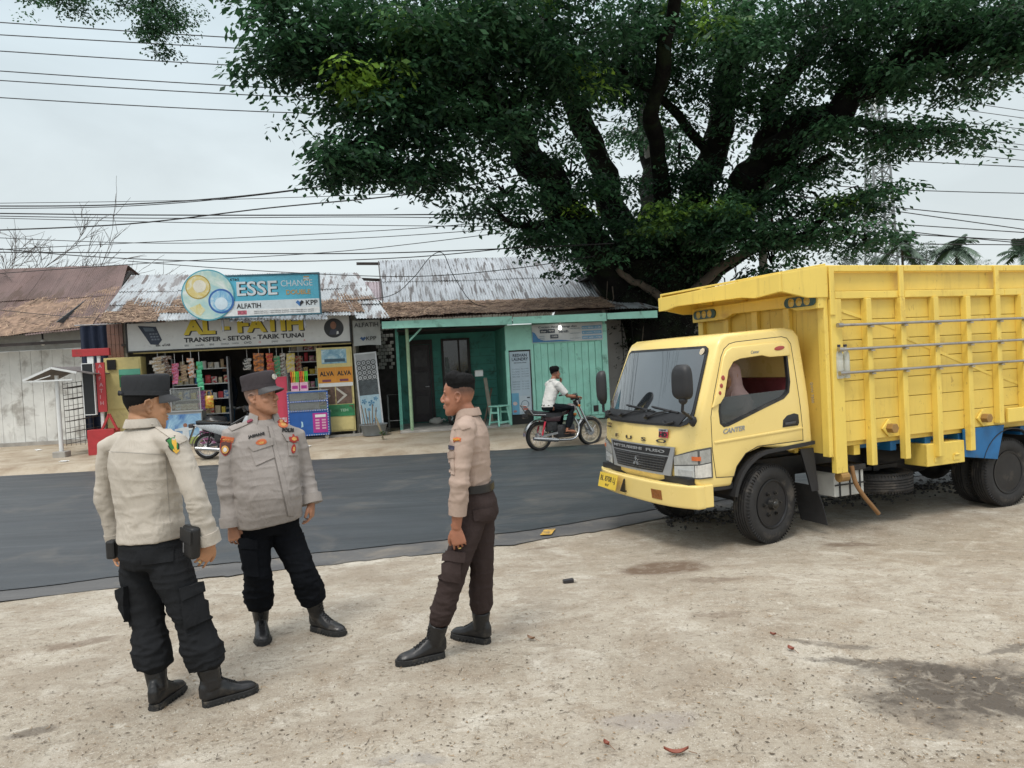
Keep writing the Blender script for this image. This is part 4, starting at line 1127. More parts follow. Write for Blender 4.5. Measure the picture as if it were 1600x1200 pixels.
p = V((at(149, 650, 18.6).x + 0.12, 18.6, 0.0))
rs = thing('sign_post', 'tall black and red upright sign with a red cross board on top', 'sign', p, R(6))
k_ = p.y / FPX
REDP = mat('sign_post_red', (0.42, 0.035, 0.04), 0.5, var=0.12, dirt=(0.2, 0.05, 0.04), dirt_amt=0.3)
obj('base_box', MB().box((0.06, 0, 0.32), (0.62, 0.4, 0.64)), REDP, rs, bevel=0.01)
obj('base_strut', MB().bar((0.05, -0.1, 0.6), (0.25, -0.1, 1.0), 0.05, 0.05).bar((0.42, -0.1, 0.6), (0.25, -0.1, 1.0), 0.05, 0.05), REDP, rs)
obj('pole', MB().bb((0.02, -0.03, 0.6), (0.09, 0.03, 2.6)), WHITE, rs)
obj('cross_board', MB().box((-0.1, -0.02, 2.52), (0.86, 0.1, 0.18)), REDP, rs, bevel=0.006)
obj('top_frame', MB().box((-0.13, -0.02, 2.3), (0.14, 0.05, 0.24)), WHITE, rs)
obj('black_panel', MB().box((-0.17, -0.1, 1.62), (0.24, 0.05, 1.24)), mat('chalk_black', (0.016, 0.018, 0.02), 0.4), rs)
bf = MB()
for (xa, xb, za, zb) in ((-0.31, -0.291, 1.0, 2.26), (-0.049, -0.03, 1.0, 2.26), (-0.29, -0.05, 2.241, 2.26), (-0.29, -0.05, 1.0, 1.019)):
	bf.bb((xa, -0.14, za), (xb, -0.06, zb))
obj('panel_frame', bf, WHITE, rs)
obj('red_panel', MB().box((0.1, -0.06, 1.66), (0.2, 0.05, 1.2)), REDP, rs)
for j, ch in enumerate('ALFATIH'):
	txt(ch, 0.06, 2.13 - j * 0.15, -0.0855, mat('pink_letter', (0.5, 0.3, 0.32), 0.5), rs, h=0.09, bold=0.01)
# ------------------------------------------------------------------ goods and furniture of the shop
GLASS = mat('clear_glass', (0.75, 0.8, 0.8), 0.05, var=0.0, trans=0.9, spec=0.5)
C_ = dict(red=(0.5, 0.05, 0.06), brown=(0.2, 0.1, 0.06), orange=(0.62, 0.2, 0.04), green=(0.09, 0.5, 0.26), pink=(0.6, 0.2, 0.35), white=(0.62, 0.6, 0.56), yellow=(0.66, 0.5, 0.08), blue=(0.06, 0.18, 0.42), purple=(0.25, 0.08, 0.28), tan=(0.45, 0.33, 0.2), black=(0.02, 0.02, 0.022), teal=(0.07, 0.3, 0.3), cream=(0.62, 0.52, 0.36))
def foil(c, c2=None):
	k = 'foil_' + c + (c2 or '')
	if k in _mats: return _mats[k]
	m, nt, b = nodes(k); N = NT(nt); co = N.co()
	f = N.noise(N.scale(co, (14, 14, 22)), 1.0, 2)
	N.l(N.ramp(f, [(0.42, C_[c]), (0.56, C_[c2 or 'white'])]), b.inputs['Base Color']); b.inputs['Roughness'].default_value = 0.35
	_mats[k] = m
	return m


def pillow(w, h, t):
	mb = MB()
	def fn(s):
		return lambda u, v: V(((u - 0.5) * w * (1 - 0.06 * math.sin(math.pi * v)), s * t / 2 * (math.sin(math.pi * u) * math.sin(math.pi * v)) ** 0.6, (v - 0.5) * h))
	mb.grid(fn(-1), 6, 6); mb.grid(fn(1), 6, 6)
	return mb


_pm = {}
def strip_thing(px, y0, y1, d, wpx, n, c, c2, label, sway=0.015):
	"""a hanging strip of sachets"""
	a, b = F1.px(px, y0, d), F1.px(px, y1, d)
	H = a.z - b.z; w_ = wpx / FPX * 20.5
	t = thing('sachet_strip', label, 'sachets', F1.m @ a, F1.a, 'sachet strips hanging in the shop front')
	h = H / n
	key = (round(w_, 2), round(h, 2))
	mm = pillow(w_, h * 1.04, min(w_, h) * 0.35).mesh('sachet')
	shade(mm, 60); mm.materials.append(foil(c, c2))
	for k in range(n):
		o = obj('sachet', mm, None, t)
		o.location = (rnd.uniform(-1, 1) * sway, rnd.uniform(-1, 1) * 0.03, -h * (k + 0.5)); o.rotation_euler = (rnd.uniform(-.2, .2), rnd.uniform(-.1, .1), rnd.uniform(-.5, .5))
	obj('hanging_string', MB().cyl((0, 0, 0), (0, 0, 0.25), 0.006, n=5), WHITE, t)
	return t

strip_thing(246, 558, 602, -0.05, 17, 8, 'white', 'tan', 'leftmost bushy white and brown strip of sachets in the shop front', 0.05)
strip_thing(258, 556, 598, 0.05, 15, 8, 'white', 'brown', 'white sachet strip between the bushy left one and the red one', 0.05)
strip_thing(273, 568, 600, -0.1, 10, 6, 'red', 'pink', 'red and pink sachet strip left of the brown coffee strip')
strip_thing(286, 570, 596, -0.05, 9, 6, 'brown', 'tan', 'brown coffee sachet strip right of the red one')
strip_thing(298, 560, 590, -0.05, 10, 5, 'orange', 'white', 'orange and white sachet strip left of the green strip')
strip_thing(311, 565, 610, -0.15, 9, 7, 'green', 'green', 'bright green sachet strip beside the dark shop opening')
strip_thing(314, 610, 642, -0.16, 10, 5, 'pink', 'purple', 'pink sachet strip hanging low beneath the green strip')
strip_thing(404, 552, 580, 0.1, 16, 3, 'orange', 'brown', 'wide orange snack bags hanging above the cap of the middle officer')
strip_thing(421, 552, 586, 0.0, 11, 5, 'orange', 'red', 'long orange strip hanging right of the wide orange snack bags')
strip_thing(432, 556, 598, 0.15, 10, 7, 'tan', 'green', 'mixed brown and green strip right of the long orange one')
strip_thing(441, 552, 590, 0.2, 9, 7, 'brown', 'white', 'brown and white strip above the red banner')
strip_thing(453, 552, 582, 0.1, 13, 3, 'yellow', 'cream', 'yellow sachet strip above the neon pens')
strip_thing(386, 560, 578, 0.3, 12, 4, 'black', 'white', 'dark sachet strip at the centre of the shop opening')
strip_thing(466, 556, 604, 0.5, 9, 7, 'red', 'tan', 'red and tan strip at the back above the glass cart')

# shelves with packets at the back
def shelf(label, x0, x1, d, zs, seed, cols):
	t = thing('stock_shelf', label, 'shelf', F1.m @ V((x0, d, 0.05)), F1.a)
	W = x1 - x0; rr = random.Random(seed)
	for xx in (0, W):
		obj('upright', MB().box((xx, 0.15, 1.1), (0.04, 0.3, 2.2)), STEEL, t)
	for z in zs:
		obj('board', MB().box((W / 2, 0.15, z), (W - 0.05, 0.3, 0.025)), WHITE, t)
		x = 0.08
		while x < W - 0.1:
			w_, h = rr.uniform(0.08, 0.16), rr.uniform(0.12, 0.24)
			c = rr.choice(cols)
			o = obj('packet', pillow(w_, h, 0.08) if rr.random() < 0.5 else MB().box((0, 0, 0), (w_, 0.1, h)), foil(c, rr.choice(['white', 'cream', c])), None, bevel=0)
			o.matrix_world = F1.m @ Matrix.Translation((x0 + x + w_ / 2, d + 0.1, 0.05 + z + 0.014 + h / 2))
			tag(o, label_p[seed], 'packet', 'packets on the shop shelves')
			x += w_ + rr.uniform(0.01, 0.04)

label_p = {1: 'small packet standing on the left inner shelf of the shop', 2: 'small packet standing on the right inner shelf of the shop'}
shelf('dim stocked shelf inside the shop behind the left sachet strips', -8.9, -7.5, 0.7, (0.7, 1.1, 1.5, 1.9), 1, ['white', 'cream', 'red', 'tan', 'blue', 'yellow'])
shelf('stocked shelf inside the shop behind the glass cart', -5.95, -4.95, 0.75, (0.9, 1.25, 1.6, 1.95, 2.25), 2, ['red', 'yellow', 'orange', 'cream', 'brown', 'teal', 'white', 'pink'])
shelf_b = thing('rear_cabinet', 'dark cabinet against the back wall of the shop', 'cabinet', F1.m @ V((-7.2, 3.2, 0.05)), F1.a)
obj('carcass', MB().box((0.6, 0, 0.95), (1.6, 0.5, 1.9)), DARKW, shelf_b)
obj('door', MB().box((0.2, -0.265, 0.95), (0.72, 0.02, 1.8)), mat('cab_door', (0.05, 0.045, 0.05), 0.4), shelf_b)
obj('door', MB().box((1.0, -0.265, 0.95), (0.72, 0.02, 1.8)), mat('cab_door', (0.05, 0.045, 0.05), 0.4), shelf_b)

# glass counter with a sports poster on its front
x0, z0, x1, z1 = px_rect(F1, 216, 600, 318, 688, -0.35)
ct = thing('glass_counter', 'glass sales counter with a blue and green poster on its front', 'counter', F1.m @ V((x0, -0.35, 0.03)), F1.a)
W = x1 - x0; zt = F1.px(290, 642, -0.35).z - 0.05; zh = F1.px(290, 606, -0.35).z - 0.05
obj('base_box', MB().bb((0, 0, 0.02), (W, 0.45, zt)), mat('counter_grey', (0.3, 0.3, 0.29), 0.5), ct, bevel=0.005)
obj('poster', MB().bb((W * 0.3, -0.012, 0.05), (W - 0.02, -0.001, zt - 0.06)), splash('poster_print', (0.03, 0.12, 0.36), (0.3, 0.5, 0.66), 2.4), ct)
obj('poster_ground', MB().bb((W * 0.3, -0.016, 0.05), (W - 0.02, -0.0125, 0.22)), mat('poster_green', (0.35, 0.42, 0.12), 0.4, var=0.3), ct)
fig = MB(); fx = W * 0.72
fig.prism([(fx - 0.1, 0.1), (fx - 0.02, 0.1), (fx, 0.26), (fx + 0.03, 0.1), (fx + 0.1, 0.1), (fx + 0.07, 0.38), (fx + 0.26, 0.44), (fx + 0.25, 0.48), (fx + 0.05, 0.47), (fx - 0.05, 0.47), (fx - 0.26, 0.43), (fx - 0.25, 0.39), (fx - 0.07, 0.38)], (0, -0.017, 0), EX, EZ, (0, -0.002, 0))
obj('poster_shirt', fig, mat('poster_white', (0.6, 0.64, 0.66), 0.4), ct)
disc('poster_head', fx, 0.52, 0.05, -0.017, mat('print_skin', (0.28, 0.13, 0.08), 0.5), ct, 0.002)
obj('counter_top', MB().bb((-0.03, -0.02, zt + 0.001), (W + 0.03, 0.47, zt + 0.03)), mat('alu_grey', (0.35, 0.36, 0.37), 0.5), ct)
for xx in (0.01, W * 0.5, W - 0.03):
	obj('glass_post', MB().bb((xx, -0.005, zt + 0.031), (xx + 0.025, 0.02, zh)), mat('alu_grey', (0.35, 0.36, 0.37), 0.5), ct)
obj('glass_front', MB().bb((0.02, 0.005, zt + 0.031), (W - 0.02, 0.01, zh - 0.02)), GLASS, ct)
obj('upper_shelf', MB().bb((0.0, -0.01, zh), (W, 0.4, zh + 0.02)), mat('alu_grey', (0.35, 0.36, 0.37), 0.5), ct)
rr = random.Random(4)
for k in range(9):
	o = obj('packet', MB().box((0, 0, 0), (0.13, 0.1, 0.16)), foil(rr.choice(['cream', 'white', 'yellow', 'brown']), 'tan'))
	o.matrix_world = F1.m @ Matrix.Translation((x0 + 0.2 + k * (W - 0.4) / 8, -0.15, 0.03 + zt + 0.031 + 0.08))
	tag(o, 'small packet behind the front glass of the sales counter', 'packet', 'packets in the glass counter')

# cream cupboards either side
def cupboard(label, x0, x1, d, z1, dec):
	t = thing('cream_cupboard', label, 'cupboard', F1.m @ V((x0, d, 0.03)), F1.a)
	W = x1 - x0
	obj('carcass', MB().bb((0, 0, 0.1), (W, 0.4, z1)), YELW, t, bevel=0.008)
	obj('door', MB().bb((0.04, -0.018, 0.14), (W - 0.04, -0.001, z1 * 0.42)), YELW, t, bevel=0.005)
	obj('door', MB().bb((0.04, -0.018, z1 * 0.44), (W - 0.04, -0.001, z1 - 0.05)), YELW, t, bevel=0.005)
	obj('latch', MB().box((W - 0.09, -0.03, z1 * 0.33), (0.1, 0.02, 0.025)).box((W - 0.05, -0.03, z1 * 0.31), (0.02, 0.02, 0.07)), mat('rust_iron', (0.15, 0.08, 0.05), 0.6, 0.4), t)
	for xx in (0.06, W - 0.06):
		obj('foot', MB().cyl((xx, 0.06, 0.0), (xx, 0.06, 0.1), 0.03, n=8), CEM, t)
	dec(t, W, z1)

def dec_r(t, W, z1):
	panel('blue_flyer', 0.13, z1 - 0.42, W - 0.14, z1 - 0.05, -0.019, splash('flyer_blue', (0.05, 0.2, 0.36), (0.3, 0.5, 0.6), 4), t)
	panel('flyer_text_block', 0.2, z1 - 0.38, W - 0.18, z1 - 0.3, -0.0235, mat('flyer_dark', (0.05, 0.1, 0.14), 0.5), t, 0.003)
	zo = z1 * 0.60
	OR = mat('orange_sheet', (0.66, 0.27, 0.03), 0.45, var=0.08)
	panel('orange_sheet', 0.02, zo, W / 2 + 0.01, zo + 0.4, -0.019, OR, t)
	panel('orange_sheet', W / 2 + 0.012, zo, W - 0.01, zo + 0.4, -0.019, OR, t)
	for k in (0, 1):
		txt('ALVA', 0.06 + k * W * 0.49, zo + 0.18, -0.0235, SK, t, w=W * 0.4, h=0.12, bold=0.03)
		panel('orange_footer', 0.12 + k * W * 0.49, zo + 0.03, 0.12 + k * W * 0.49 + 0.22, zo + 0.09, -0.0235, mat('footer_plum', (0.2, 0.05, 0.08), 0.5), t, 0.003)
	panel('white_strip', 0.02, zo - 0.1, W - 0.01, zo - 0.005, -0.019, WHITE, t)
	for k in (0, 1):
		a = 0.02 + k * W * 0.47
		panel('brown_flyer', a, zo - 0.56, a + W * 0.45, zo - 0.105, -0.019, mat('brown_print', (0.13, 0.08, 0.06), 0.5, var=0.5, vs=9), t)
		poly('flyer_arrow', [(a + 0.02, zo - 0.5), (a + 0.2, zo - 0.34), (a + 0.02, zo - 0.18), (a + 0.02, zo - 0.12), (a + 0.29, zo - 0.34), (a + 0.02, zo - 0.55)], -0.0235, mat('flyer_cream', (0.5, 0.47, 0.42), 0.5), t, 0.003)
	panel('green_sheet', 0.015, zo - 0.88, W - 0.005, zo - 0.575, -0.019, mat('green_sheet', (0.03, 0.2, 0.08), 0.5, var=0.4, vs=7), t, 0.012)
	for k in (0, 1):
		txt('TEH', 0.1 + k * W * 0.48, zo - 0.76, -0.0325, mat('pale_green', (0.35, 0.55, 0.4), 0.5), t, w=0.2, h=0.07, bold=0.02)

def dec_l(t, W, z1):
	panel('black_meter', 0.1, z1 - 0.3, 0.3, z1 - 0.05, -0.019, BLACK, t, 0.05)
	panel('green_flyer', 0.35, z1 - 0.75, W - 0.02, z1 - 0.3, -0.019, mat('green_sheet', (0.03, 0.2, 0.08), 0.5), t)
	panel('green_header', 0.35, z1 - 0.44, W - 0.02, z1 - 0.3, -0.0235, mat('green_head', (0.12, 0.42, 0.3), 0.5), t, 0.003)

x0, z0, x1, z1 = px_rect(F1, 501, 672, 549, 543, -0.12)
cupboard('cream yellow cupboard covered in flyers right of the glass cart', x0, x1, -0.12, 2.30, dec_r)
x0, z0, x1, z1 = px_rect(F1, 170, 690, 219, 552, -0.12)
cupboard('cream yellow cupboard with a green flyer left of the sachet strips', x0, x1, -0.12, 2.30, dec_l)

# glass snack cart with a dotted border
x0, z0, x1, z1 = px_rect(F1, 452, 682, 512, 616, -0.55)
sc = thing('snack_cart', 'glass topped blue cart with a dotted border and magenta price sheet', 'cart', F1.m @ V((x0, -0.55, 0.0)), F1.a)
W = x1 - x0; H = 1.22; zb = 0.72
CB = mat('cart_blue', (0.02, 0.10, 0.36), 0.4, var=0.1)
obj('body', MB().bb((0, 0, 0.12), (W, 0.5, zb)), CB, sc, bevel=0.006)
panel('price_sheet', W * 0.6, 0.17, W - 0.04, zb - 0.05, -0.001, mat('magenta', (0.42, 0.03, 0.25), 0.45, var=0.15), sc)
for j in range(4):
	for i in range(2):
		panel('price_line', W * 0.66 + i * 0.16, 0.26 + j * 0.07, W * 0.66 + i * 0.16 + 0.1, 0.3 + j * 0.07, -0.0055, mat('pale_pink', (0.65, 0.4, 0.5), 0.5), sc, 0.003)
panel('price_title', W * 0.66, 0.56, W - 0.08, 0.63, -0.0055, WHITE, sc, 0.003)
poly('small_emblem', [(W * 0.3, 0.32), (W * 0.36, 0.34), (W * 0.35, 0.46), (W * 0.31, 0.48), (W * 0.32, 0.4)], -0.001, mat('pale_cyan', (0.4, 0.6, 0.7), 0.5), sc, 0.003)
for (xa, xb) in ((0, 0.035), (W - 0.035, W)):
	obj('corner_post', MB().bb((xa, -0.012, 0.1), (xb, 0.03, H)), CB, sc)
for z in (0.1, zb, 0.96, H - 0.02):
	obj('border_rail', MB().bb((0.0355, -0.012, z), (W - 0.0355, 0.01, z + 0.035)), CB, sc)
dm = MB()
for z in (0.1175, zb + 0.0175, 0.9775):
	for k in range(17):
		dm.ell((0.03 + k * (W - 0.06) / 16, -0.014, z), (0.013, 0.006, 0.013), 8, 5)
for xx in (0.0175, W - 0.0175):
	for k in range(16):
		dm.ell((xx, -0.014, 0.17 + k * 0.066), (0.012, 0.006, 0.012), 8, 5)
obj('border_dots', dm, mat('dot_white', (0.75, 0.72, 0.75), 0.4), sc)
obj('glass_front', MB().bb((0.036, 0.0, zb + 0.036), (W - 0.036, 0.006, H - 0.021)), GLASS, sc)
obj('inner_shelf', MB().bb((0.036, 0.02, 0.95), (W - 0.036, 0.48, 0.965)), mat('alu_grey', (0.35, 0.36, 0.37), 0.5), sc)
obj('back_panel', MB().bb((0.0, 0.481, 0.721), (W, 0.5, H)), mat('alu_frame', (0.5, 0.51, 0.52), 0.4, 0.3), sc)
obj('top', MB().bb((-0.01, -0.01, H + 0.016), (W + 0.01, 0.51, H + 0.03)), mat('alu_grey', (0.35, 0.36, 0.37), 0.5), sc)
for xx in (0.08, W - 0.08):
	obj('caster', MB().cyl((xx, 0.03, 0.05), (xx, 0.07, 0.05), 0.05, n=14).box((xx, 0.05, 0.09), (0.04, 0.05, 0.06)), mat('caster', (0.45, 0.42, 0.36), 0.6), sc)
for k, (xx, zz, c) in enumerate(((0.2, 0.966, 'cream'), (0.45, 0.966, 'teal'), (0.7, 0.966, 'brown'), (0.22, 0.721, 'cream'), (0.6, 0.721, 'tan'))):
	o = obj('food_tray', MB().slab(lambda u, v: V(((u - 0.5) * 0.22, (v - 0.5) * 0.2, 0.05 * (abs(2 * u - 1) ** 4))), 10, 4, (0, 0, 0.012)).ell((0, 0, 0.03), (0.08, 0.07, 0.03), 10, 6), foil(c, 'white'))
	o.matrix_world = F1.m @ Matrix.Translation((x0 + xx, -0.3, 0.004 + zz))
	tag(o, ('cream tray on the left of the cart upper shelf', 'blue green tray in the middle of the cart upper shelf', 'brown tray on the right of the cart upper shelf', 'cream tray at the lower left inside the glass cart', 'tan tray at the lower right inside the glass cart')[k], 'tray')

NEON = [(0.7, 0.12, 0.03), (0.75, 0.4, 0.03), (0.65, 0.6, 0.05), (0.1, 0.6, 0.05)]
for k, (pxx, seq) in enumerate(((462, (0, 1, 2, 3, 3)), (476, (0, 0, 1, 3, 3)))):
	q = F1.px(pxx, 616, -0.4)
	t = thing('pen_pack', ('pink box of upright neon snack sticks, left of two on the cart', 'pink box of upright neon snack sticks, right of two on the cart')[k], 'sticks', F1.m @ V((q.x, -0.4, H + 0.03)), F1.a, 'boxes of neon sticks on the cart')
	obj('carton', MB().box((0, 0, 0.11), (0.2, 0.1, 0.22)), mat('pale_pink', (0.65, 0.4, 0.5), 0.5), t, bevel=0.004)
	panel('carton_print', -0.07, 0.06, 0.07, 0.14, -0.051, mat('magenta', (0.42, 0.03, 0.25), 0.45), t, 0.003)
	for j, c in enumerate(seq):
		obj('stick', MB().cyl((-0.08 + j * 0.04, 0, 0.221), (-0.085 + j * 0.043, 0.0, 0.36), 0.013, n=8).cyl((-0.085 + j * 0.043, 0, 0.361), (-0.09 + j * 0.045, 0, 0.5), 0.019, n=8), mat('neon%d' % c, NEON[c], 0.4, var=0.02), t, smooth=40)

x0, z0, x1, z1 = px_rect(F1, 429, 665, 448, 588, -0.2)
rb = thing('red_banner', 'tall red-pink banner between the middle officer and the glass cart', 'banner', F1.m @ V((x0, -0.25, 0.05)), F1.a)
obj('cloth', MB().slab(lambda u, v: V(((x1 - x0) * u, 0.01 * math.sin(u * 6), 0.15 + (z1 - 0.2) * v)), 10, 6, (0, 0.01, 0)), mat('banner_red', (0.60, 0.06, 0.11), 0.5, var=0.06), rb, smooth=60)
obj('pole', MB().cyl((x1 - x0 + 0.02, 0, 0.0), (x1 - x0 + 0.02, 0, 1.75), 0.012), STEEL, rb)
txt('susu', 0.12, 0.42, -0.006, WHITE, rb, w=0.2, h=0.12, bold=0.02, shear=0.2)

# crate, bags in the doorway
q = F1.px(333, 672, -0.3)
cr = thing('plastic_crate', 'purple plastic crate on the shop floor beside the blue poster counter', 'crate', F1.m @ V((q.x, -0.3, 0.05)), F1.a)
cm = MB()
for z in (0.02, 0.11, 0.2, 0.29):
	cm.bb((-0.28, -0.2, z), (0.28, -0.185, z + 0.045)); cm.bb((-0.28, 0.185, z), (0.28, 0.2, z + 0.045)); cm.bb((-0.28, -0.1845, z), (-0.265, 0.1845, z + 0.045)); cm.bb((0.265, -0.1845, z), (0.28, 0.1845, z + 0.045))
for xx in np.linspace(-0.26, 0.26, 7):
	cm.bb((xx - 0.012, -0.206, 0.02), (xx + 0.012, -0.2005, 0.335))
obj('slats', cm, mat('crate_purple', (0.24, 0.07, 0.17), 0.5), cr)
obj('crate_floor', MB().bb((-0.26, -0.18, 0.0), (0.26, 0.18, 0.019)), mat('crate_purple', (0.24, 0.07, 0.17), 0.5), cr)
bg_ = obj('black_bag', MB().ell((0, 0, 0.17), (0.34, 0.22, 0.19), 20, 14).xform(lambda p: p * (1 + 0.2 * mnoise.noise(p * 7))), mat('bag_black', (0.03, 0.032, 0.035), 0.35), None, smooth=180)
bg_.matrix_world = F1.m @ Matrix.Translation((q.x + 0.05, -0.28, 0.37)); tag(bg_, 'black plastic bag heaped on the purple crate', 'bag')
q = F1.px(327, 628, -0.2)
ob = thing('orange_bag', 'small orange and yellow bag hanging beside the pink sachet strip', 'bag', F1.m @ q, F1.a)
obj('pouch', pillow(0.22, 0.32, 0.14), foil('orange', 'yellow'), ob, smooth=60)
obj('handle', MB().tube([(-0.06, 0, 0.15), (-0.04, 0, 0.28), (0.04, 0, 0.28), (0.06, 0, 0.15)], 0.008, 5), foil('orange', 'yellow'), ob)

# small weed by the kerb
q = gnd(599, 690, 0.0)
wd = thing('weed', 'small green weed with a bare stem growing near the road edge', 'plant', (q.x, q.y, ground_h(q.x, q.y)))
obj('stem', MB().tube([(0, 0, 0), (-0.02, 0, 0.15), (-0.1, 0, 0.4), (-0.16, 0.02, 0.6)], [0.018, 0.02, 0.03, 0.012], 6), mat('dry_stem', (0.3, 0.25, 0.17), 0.8), wd)
lm = MB(); rr = random.Random(3)
for k in range(26):
	a = rr.uniform(0, 6.28); L = rr.uniform(0.06, 0.14); z = rr.uniform(0.05, 0.2)
	d = V((math.cos(a), math.sin(a), rr.uniform(-0.2, 0.6))); s = V((-d.y, d.x, 0)) * 0.025
	b0 = V((-0.01, 0, z)); lm.add([b0, b0 + d * L * 0.5 + s, b0 + d * L, b0 + d * L * 0.5 - s], [(0, 1, 2, 3)])
obj('leaf', lm, mat('weed_green', (0.06, 0.13, 0.03), 0.6, var=0.4, vs=12), wd, fix=False)
# scraps of pale rubbish on the verge
for k, (a, b) in enumerate(((60, 708), (100, 723), (480, 700))):
	q = gnd(a, b, 0.0)
	o = obj('paper_scrap', MB().slab(lambda u, v: V(((u - 0.5) * 0.18, (v - 0.5) * 0.12, 0.02 + 0.03 * mnoise.noise((u * 3, v * 3, k)))), 6, 5, (0, 0, 0.002)), WHITE)
	o.location = (q.x, q.y, ground_h(q.x, q.y) + 0.01)
	tag(o, ('crumpled white scrap on the verge left of the white stall post', 'crumpled white scrap at the foot of the white stall post', 'crumpled pale scrap on the verge below the snack cart')[k], 'litter')
# ------------------------------------------------------------------ the yellow lorry (local x to the rear, y away from us, z up)
TM = Matrix.Translation((2.086, 7.933, -0.126)) @ Matrix.Rotation(R(21.8), 4, 'Z')
TI = TM.inverted()
def tpx(px, py, yl):
	"""photo position -> local point on the lorry plane y = yl"""
	o = TI @ CC; r = TI.to_3x3() @ ray(px, py); t = (yl - o.y) / r.y
	return o + r * t
def tpx_x(px, py, xl):
	o = TI @ CC; r = TI.to_3x3() @ ray(px, py); t = (xl - o.x) / r.x
	return o + r * t

truck = thing('cargo_truck', 'yellow cargo lorry with a tall plank-sided bed parked facing left', 'truck', TM.translation, R(21.8))
CABY = mat('cab_yellow', (0.84, 0.64, 0.225), 0.32, var=0.03, vs=2, coat=0.35, dirt=(0.7, 0.52, 0.2), dirt_amt=0.15, ds=2.5)
BEDY = mat('bed_yellow', (0.82, 0.605, 0.125), 0.42, var=0.06, vs=2.5, coat=0.1, dirt=(0.58, 0.36, 0.06), dirt_amt=0.3, ds=3.2, chips=(0.36, 0.22, 0.05), bump=0.15, bs=28)
BEDP = mat('bed_plank_yellow', (0.78, 0.565, 0.12), 0.48, var=0.09, vs=1.7, dirt=(0.5, 0.32, 0.07), dirt_amt=0.25, ds=2.4, chips=(0.42, 0.27, 0.06), bump=0.2, bs=22)
RUB = mat('tyre_rubber', (0.022, 0.021, 0.021), 0.8, var=0.25, dirt=(0.11, 0.095, 0.08), dirt_amt=0.5, ds=5, bump=0.2, bs=60)
BLK = mat('truck_black', (0.014, 0.014, 0.016), 0.45, var=0.2, dirt=(0.06, 0.055, 0.05), dirt_amt=0.4)
BLKP = mat('black_plastic', (0.018, 0.018, 0.02), 0.5, var=0.15)
CHRS = mat('truck_steel', (0.42, 0.40, 0.38), 0.35, 0.85, var=0.2, dirt=(0.2, 0.13, 0.08), dirt_amt=0.35, ds=8)
SILV = mat('grille_silver', (0.42, 0.43, 0.44), 0.35, 0.5, var=0.08)
CHASB = mat('chassis_blue', (0.012, 0.13, 0.33), 0.5, var=0.15, dirt=(0.05, 0.08, 0.12), dirt_amt=0.4)
WGLASS = mat('windscreen', (0.016, 0.02, 0.024), 0.04, var=0.1, spec=0.9, coat=1.0)
_b = WGLASS.node_tree.nodes['Principled BSDF']; _b.inputs['Coat IOR'].default_value = 2.1; _b.inputs['Coat Roughness'].default_value = 0.02
HW = 0.865                                   # half width of the cab
XF, XR, ZB, ZT = -0.845, 0.54, 0.66, 2.02    # cab front, rear, skirt, roof

# cab: everything is drawn in box space, then bent: front bowed, sides leaning in above the waist
CS = 0.085                                    # the cab stands a little further forward
def bend(p):
	x, y, z = p
	t = max(0.0, (z - 1.25) / 0.78)
	yy = y * (1 - 0.075 * t ** 1.2)
	fr = max(0.0, min(1.0, (0.1 - x) / 0.95))
	yy *= 1 - 0.02 * fr
	x2 = x + fr * (0.11 * (abs(y) / HW) ** 2.4)
	return V((x2 - CS, yy, z))
def dens(mb, cuts=3, bevel=0, seg=3, ang=50):
	"""subdivide then bend, keeps outlines true while the sides curve"""
	me = mb.mesh('t', bevel, seg, ang=ang)
	bm = bmesh.new(); bm.from_mesh(me)
	bmesh.ops.triangulate(bm, faces=[f for f in bm.faces if len(f.verts) > 4])
	bmesh.ops.subdivide_edges(bm, edges=[e for e in bm.edges if e.calc_length() > 0.22], cuts=cuts, use_grid_fill=True)
	for v in bm.verts:
		v.co = bend(v.co)
	bm.to_mesh(me); bm.free(); me.update()
	return me

SIDE = [(-0.845, 0.66), (-0.845, 0.98), (-0.82, 1.20), (-0.50, 1.905), (-0.455, 1.965), (-0.38, 2.0), (0.35, 2.04), (0.46, 2.02), (0.52, 1.95), (0.56, 1.4), (0.58, 0.95), (0.58, 0.88), (0.40, 0.88), (0.33, 0.86), (0.18, 0.90), (-0.03, 0.93), (-0.24, 0.88), (-0.38, 0.75), (-0.44, 0.60), (-0.80, 0.60)]
outer = MB().prism(SIDE, (0, -HW, 0), (1, 0, 0), (0, 0, 1), (0, 2 * HW, 0)).mesh('cab', 0.035, 3, ang=60)
inner = MB().prism([(-0.72, 1.15), (-0.45, 1.86), (-0.36, 1.93), (0.34, 1.97), (0.42, 1.9), (0.47, 1.0), (-0.3, 1.0), (-0.72, 1.06)], (0, -HW + 0.05, 0), (1, 0, 0), (0, 0, 1), (0, 2 * HW - 0.1, 0))
WIN = [(-0.565, 1.185), (-0.575, 1.30), (-0.535, 1.46), (-0.40, 1.755), (-0.36, 1.80), (-0.30, 1.82), (0.28, 1.845), (0.335, 1.82), (0.345, 1.76), (0.345, 1.52), (0.32, 1.42), (0.25, 1.365), (-0.46, 1.155), (-0.52, 1.150)]
win_cut = MB().prism(WIN, (0, -1.2, 0), (1, 0, 0), (0, 0, 1), (0, 2.4, 0))
fs_cut = MB().prism([(-0.74, 0.72), (0.74, 0.72), (0.70, 1.42), (-0.70, 1.42)], (-1.2, 0, 0.52), (0, 1, 0), (0, 0, 1), (0.85, 0, 0))
cabm = boolean(outer, [inner, win_cut])
bm = bmesh.new(); bm.from_mesh(cabm)
bmesh.ops.triangulate(bm, faces=[f for f in bm.faces if len(f.verts) > 4])
bmesh.ops.subdivide_edges(bm, edges=[e for e in bm.edges if e.calc_length() > 0.18], cuts=2, use_grid_fill=False)
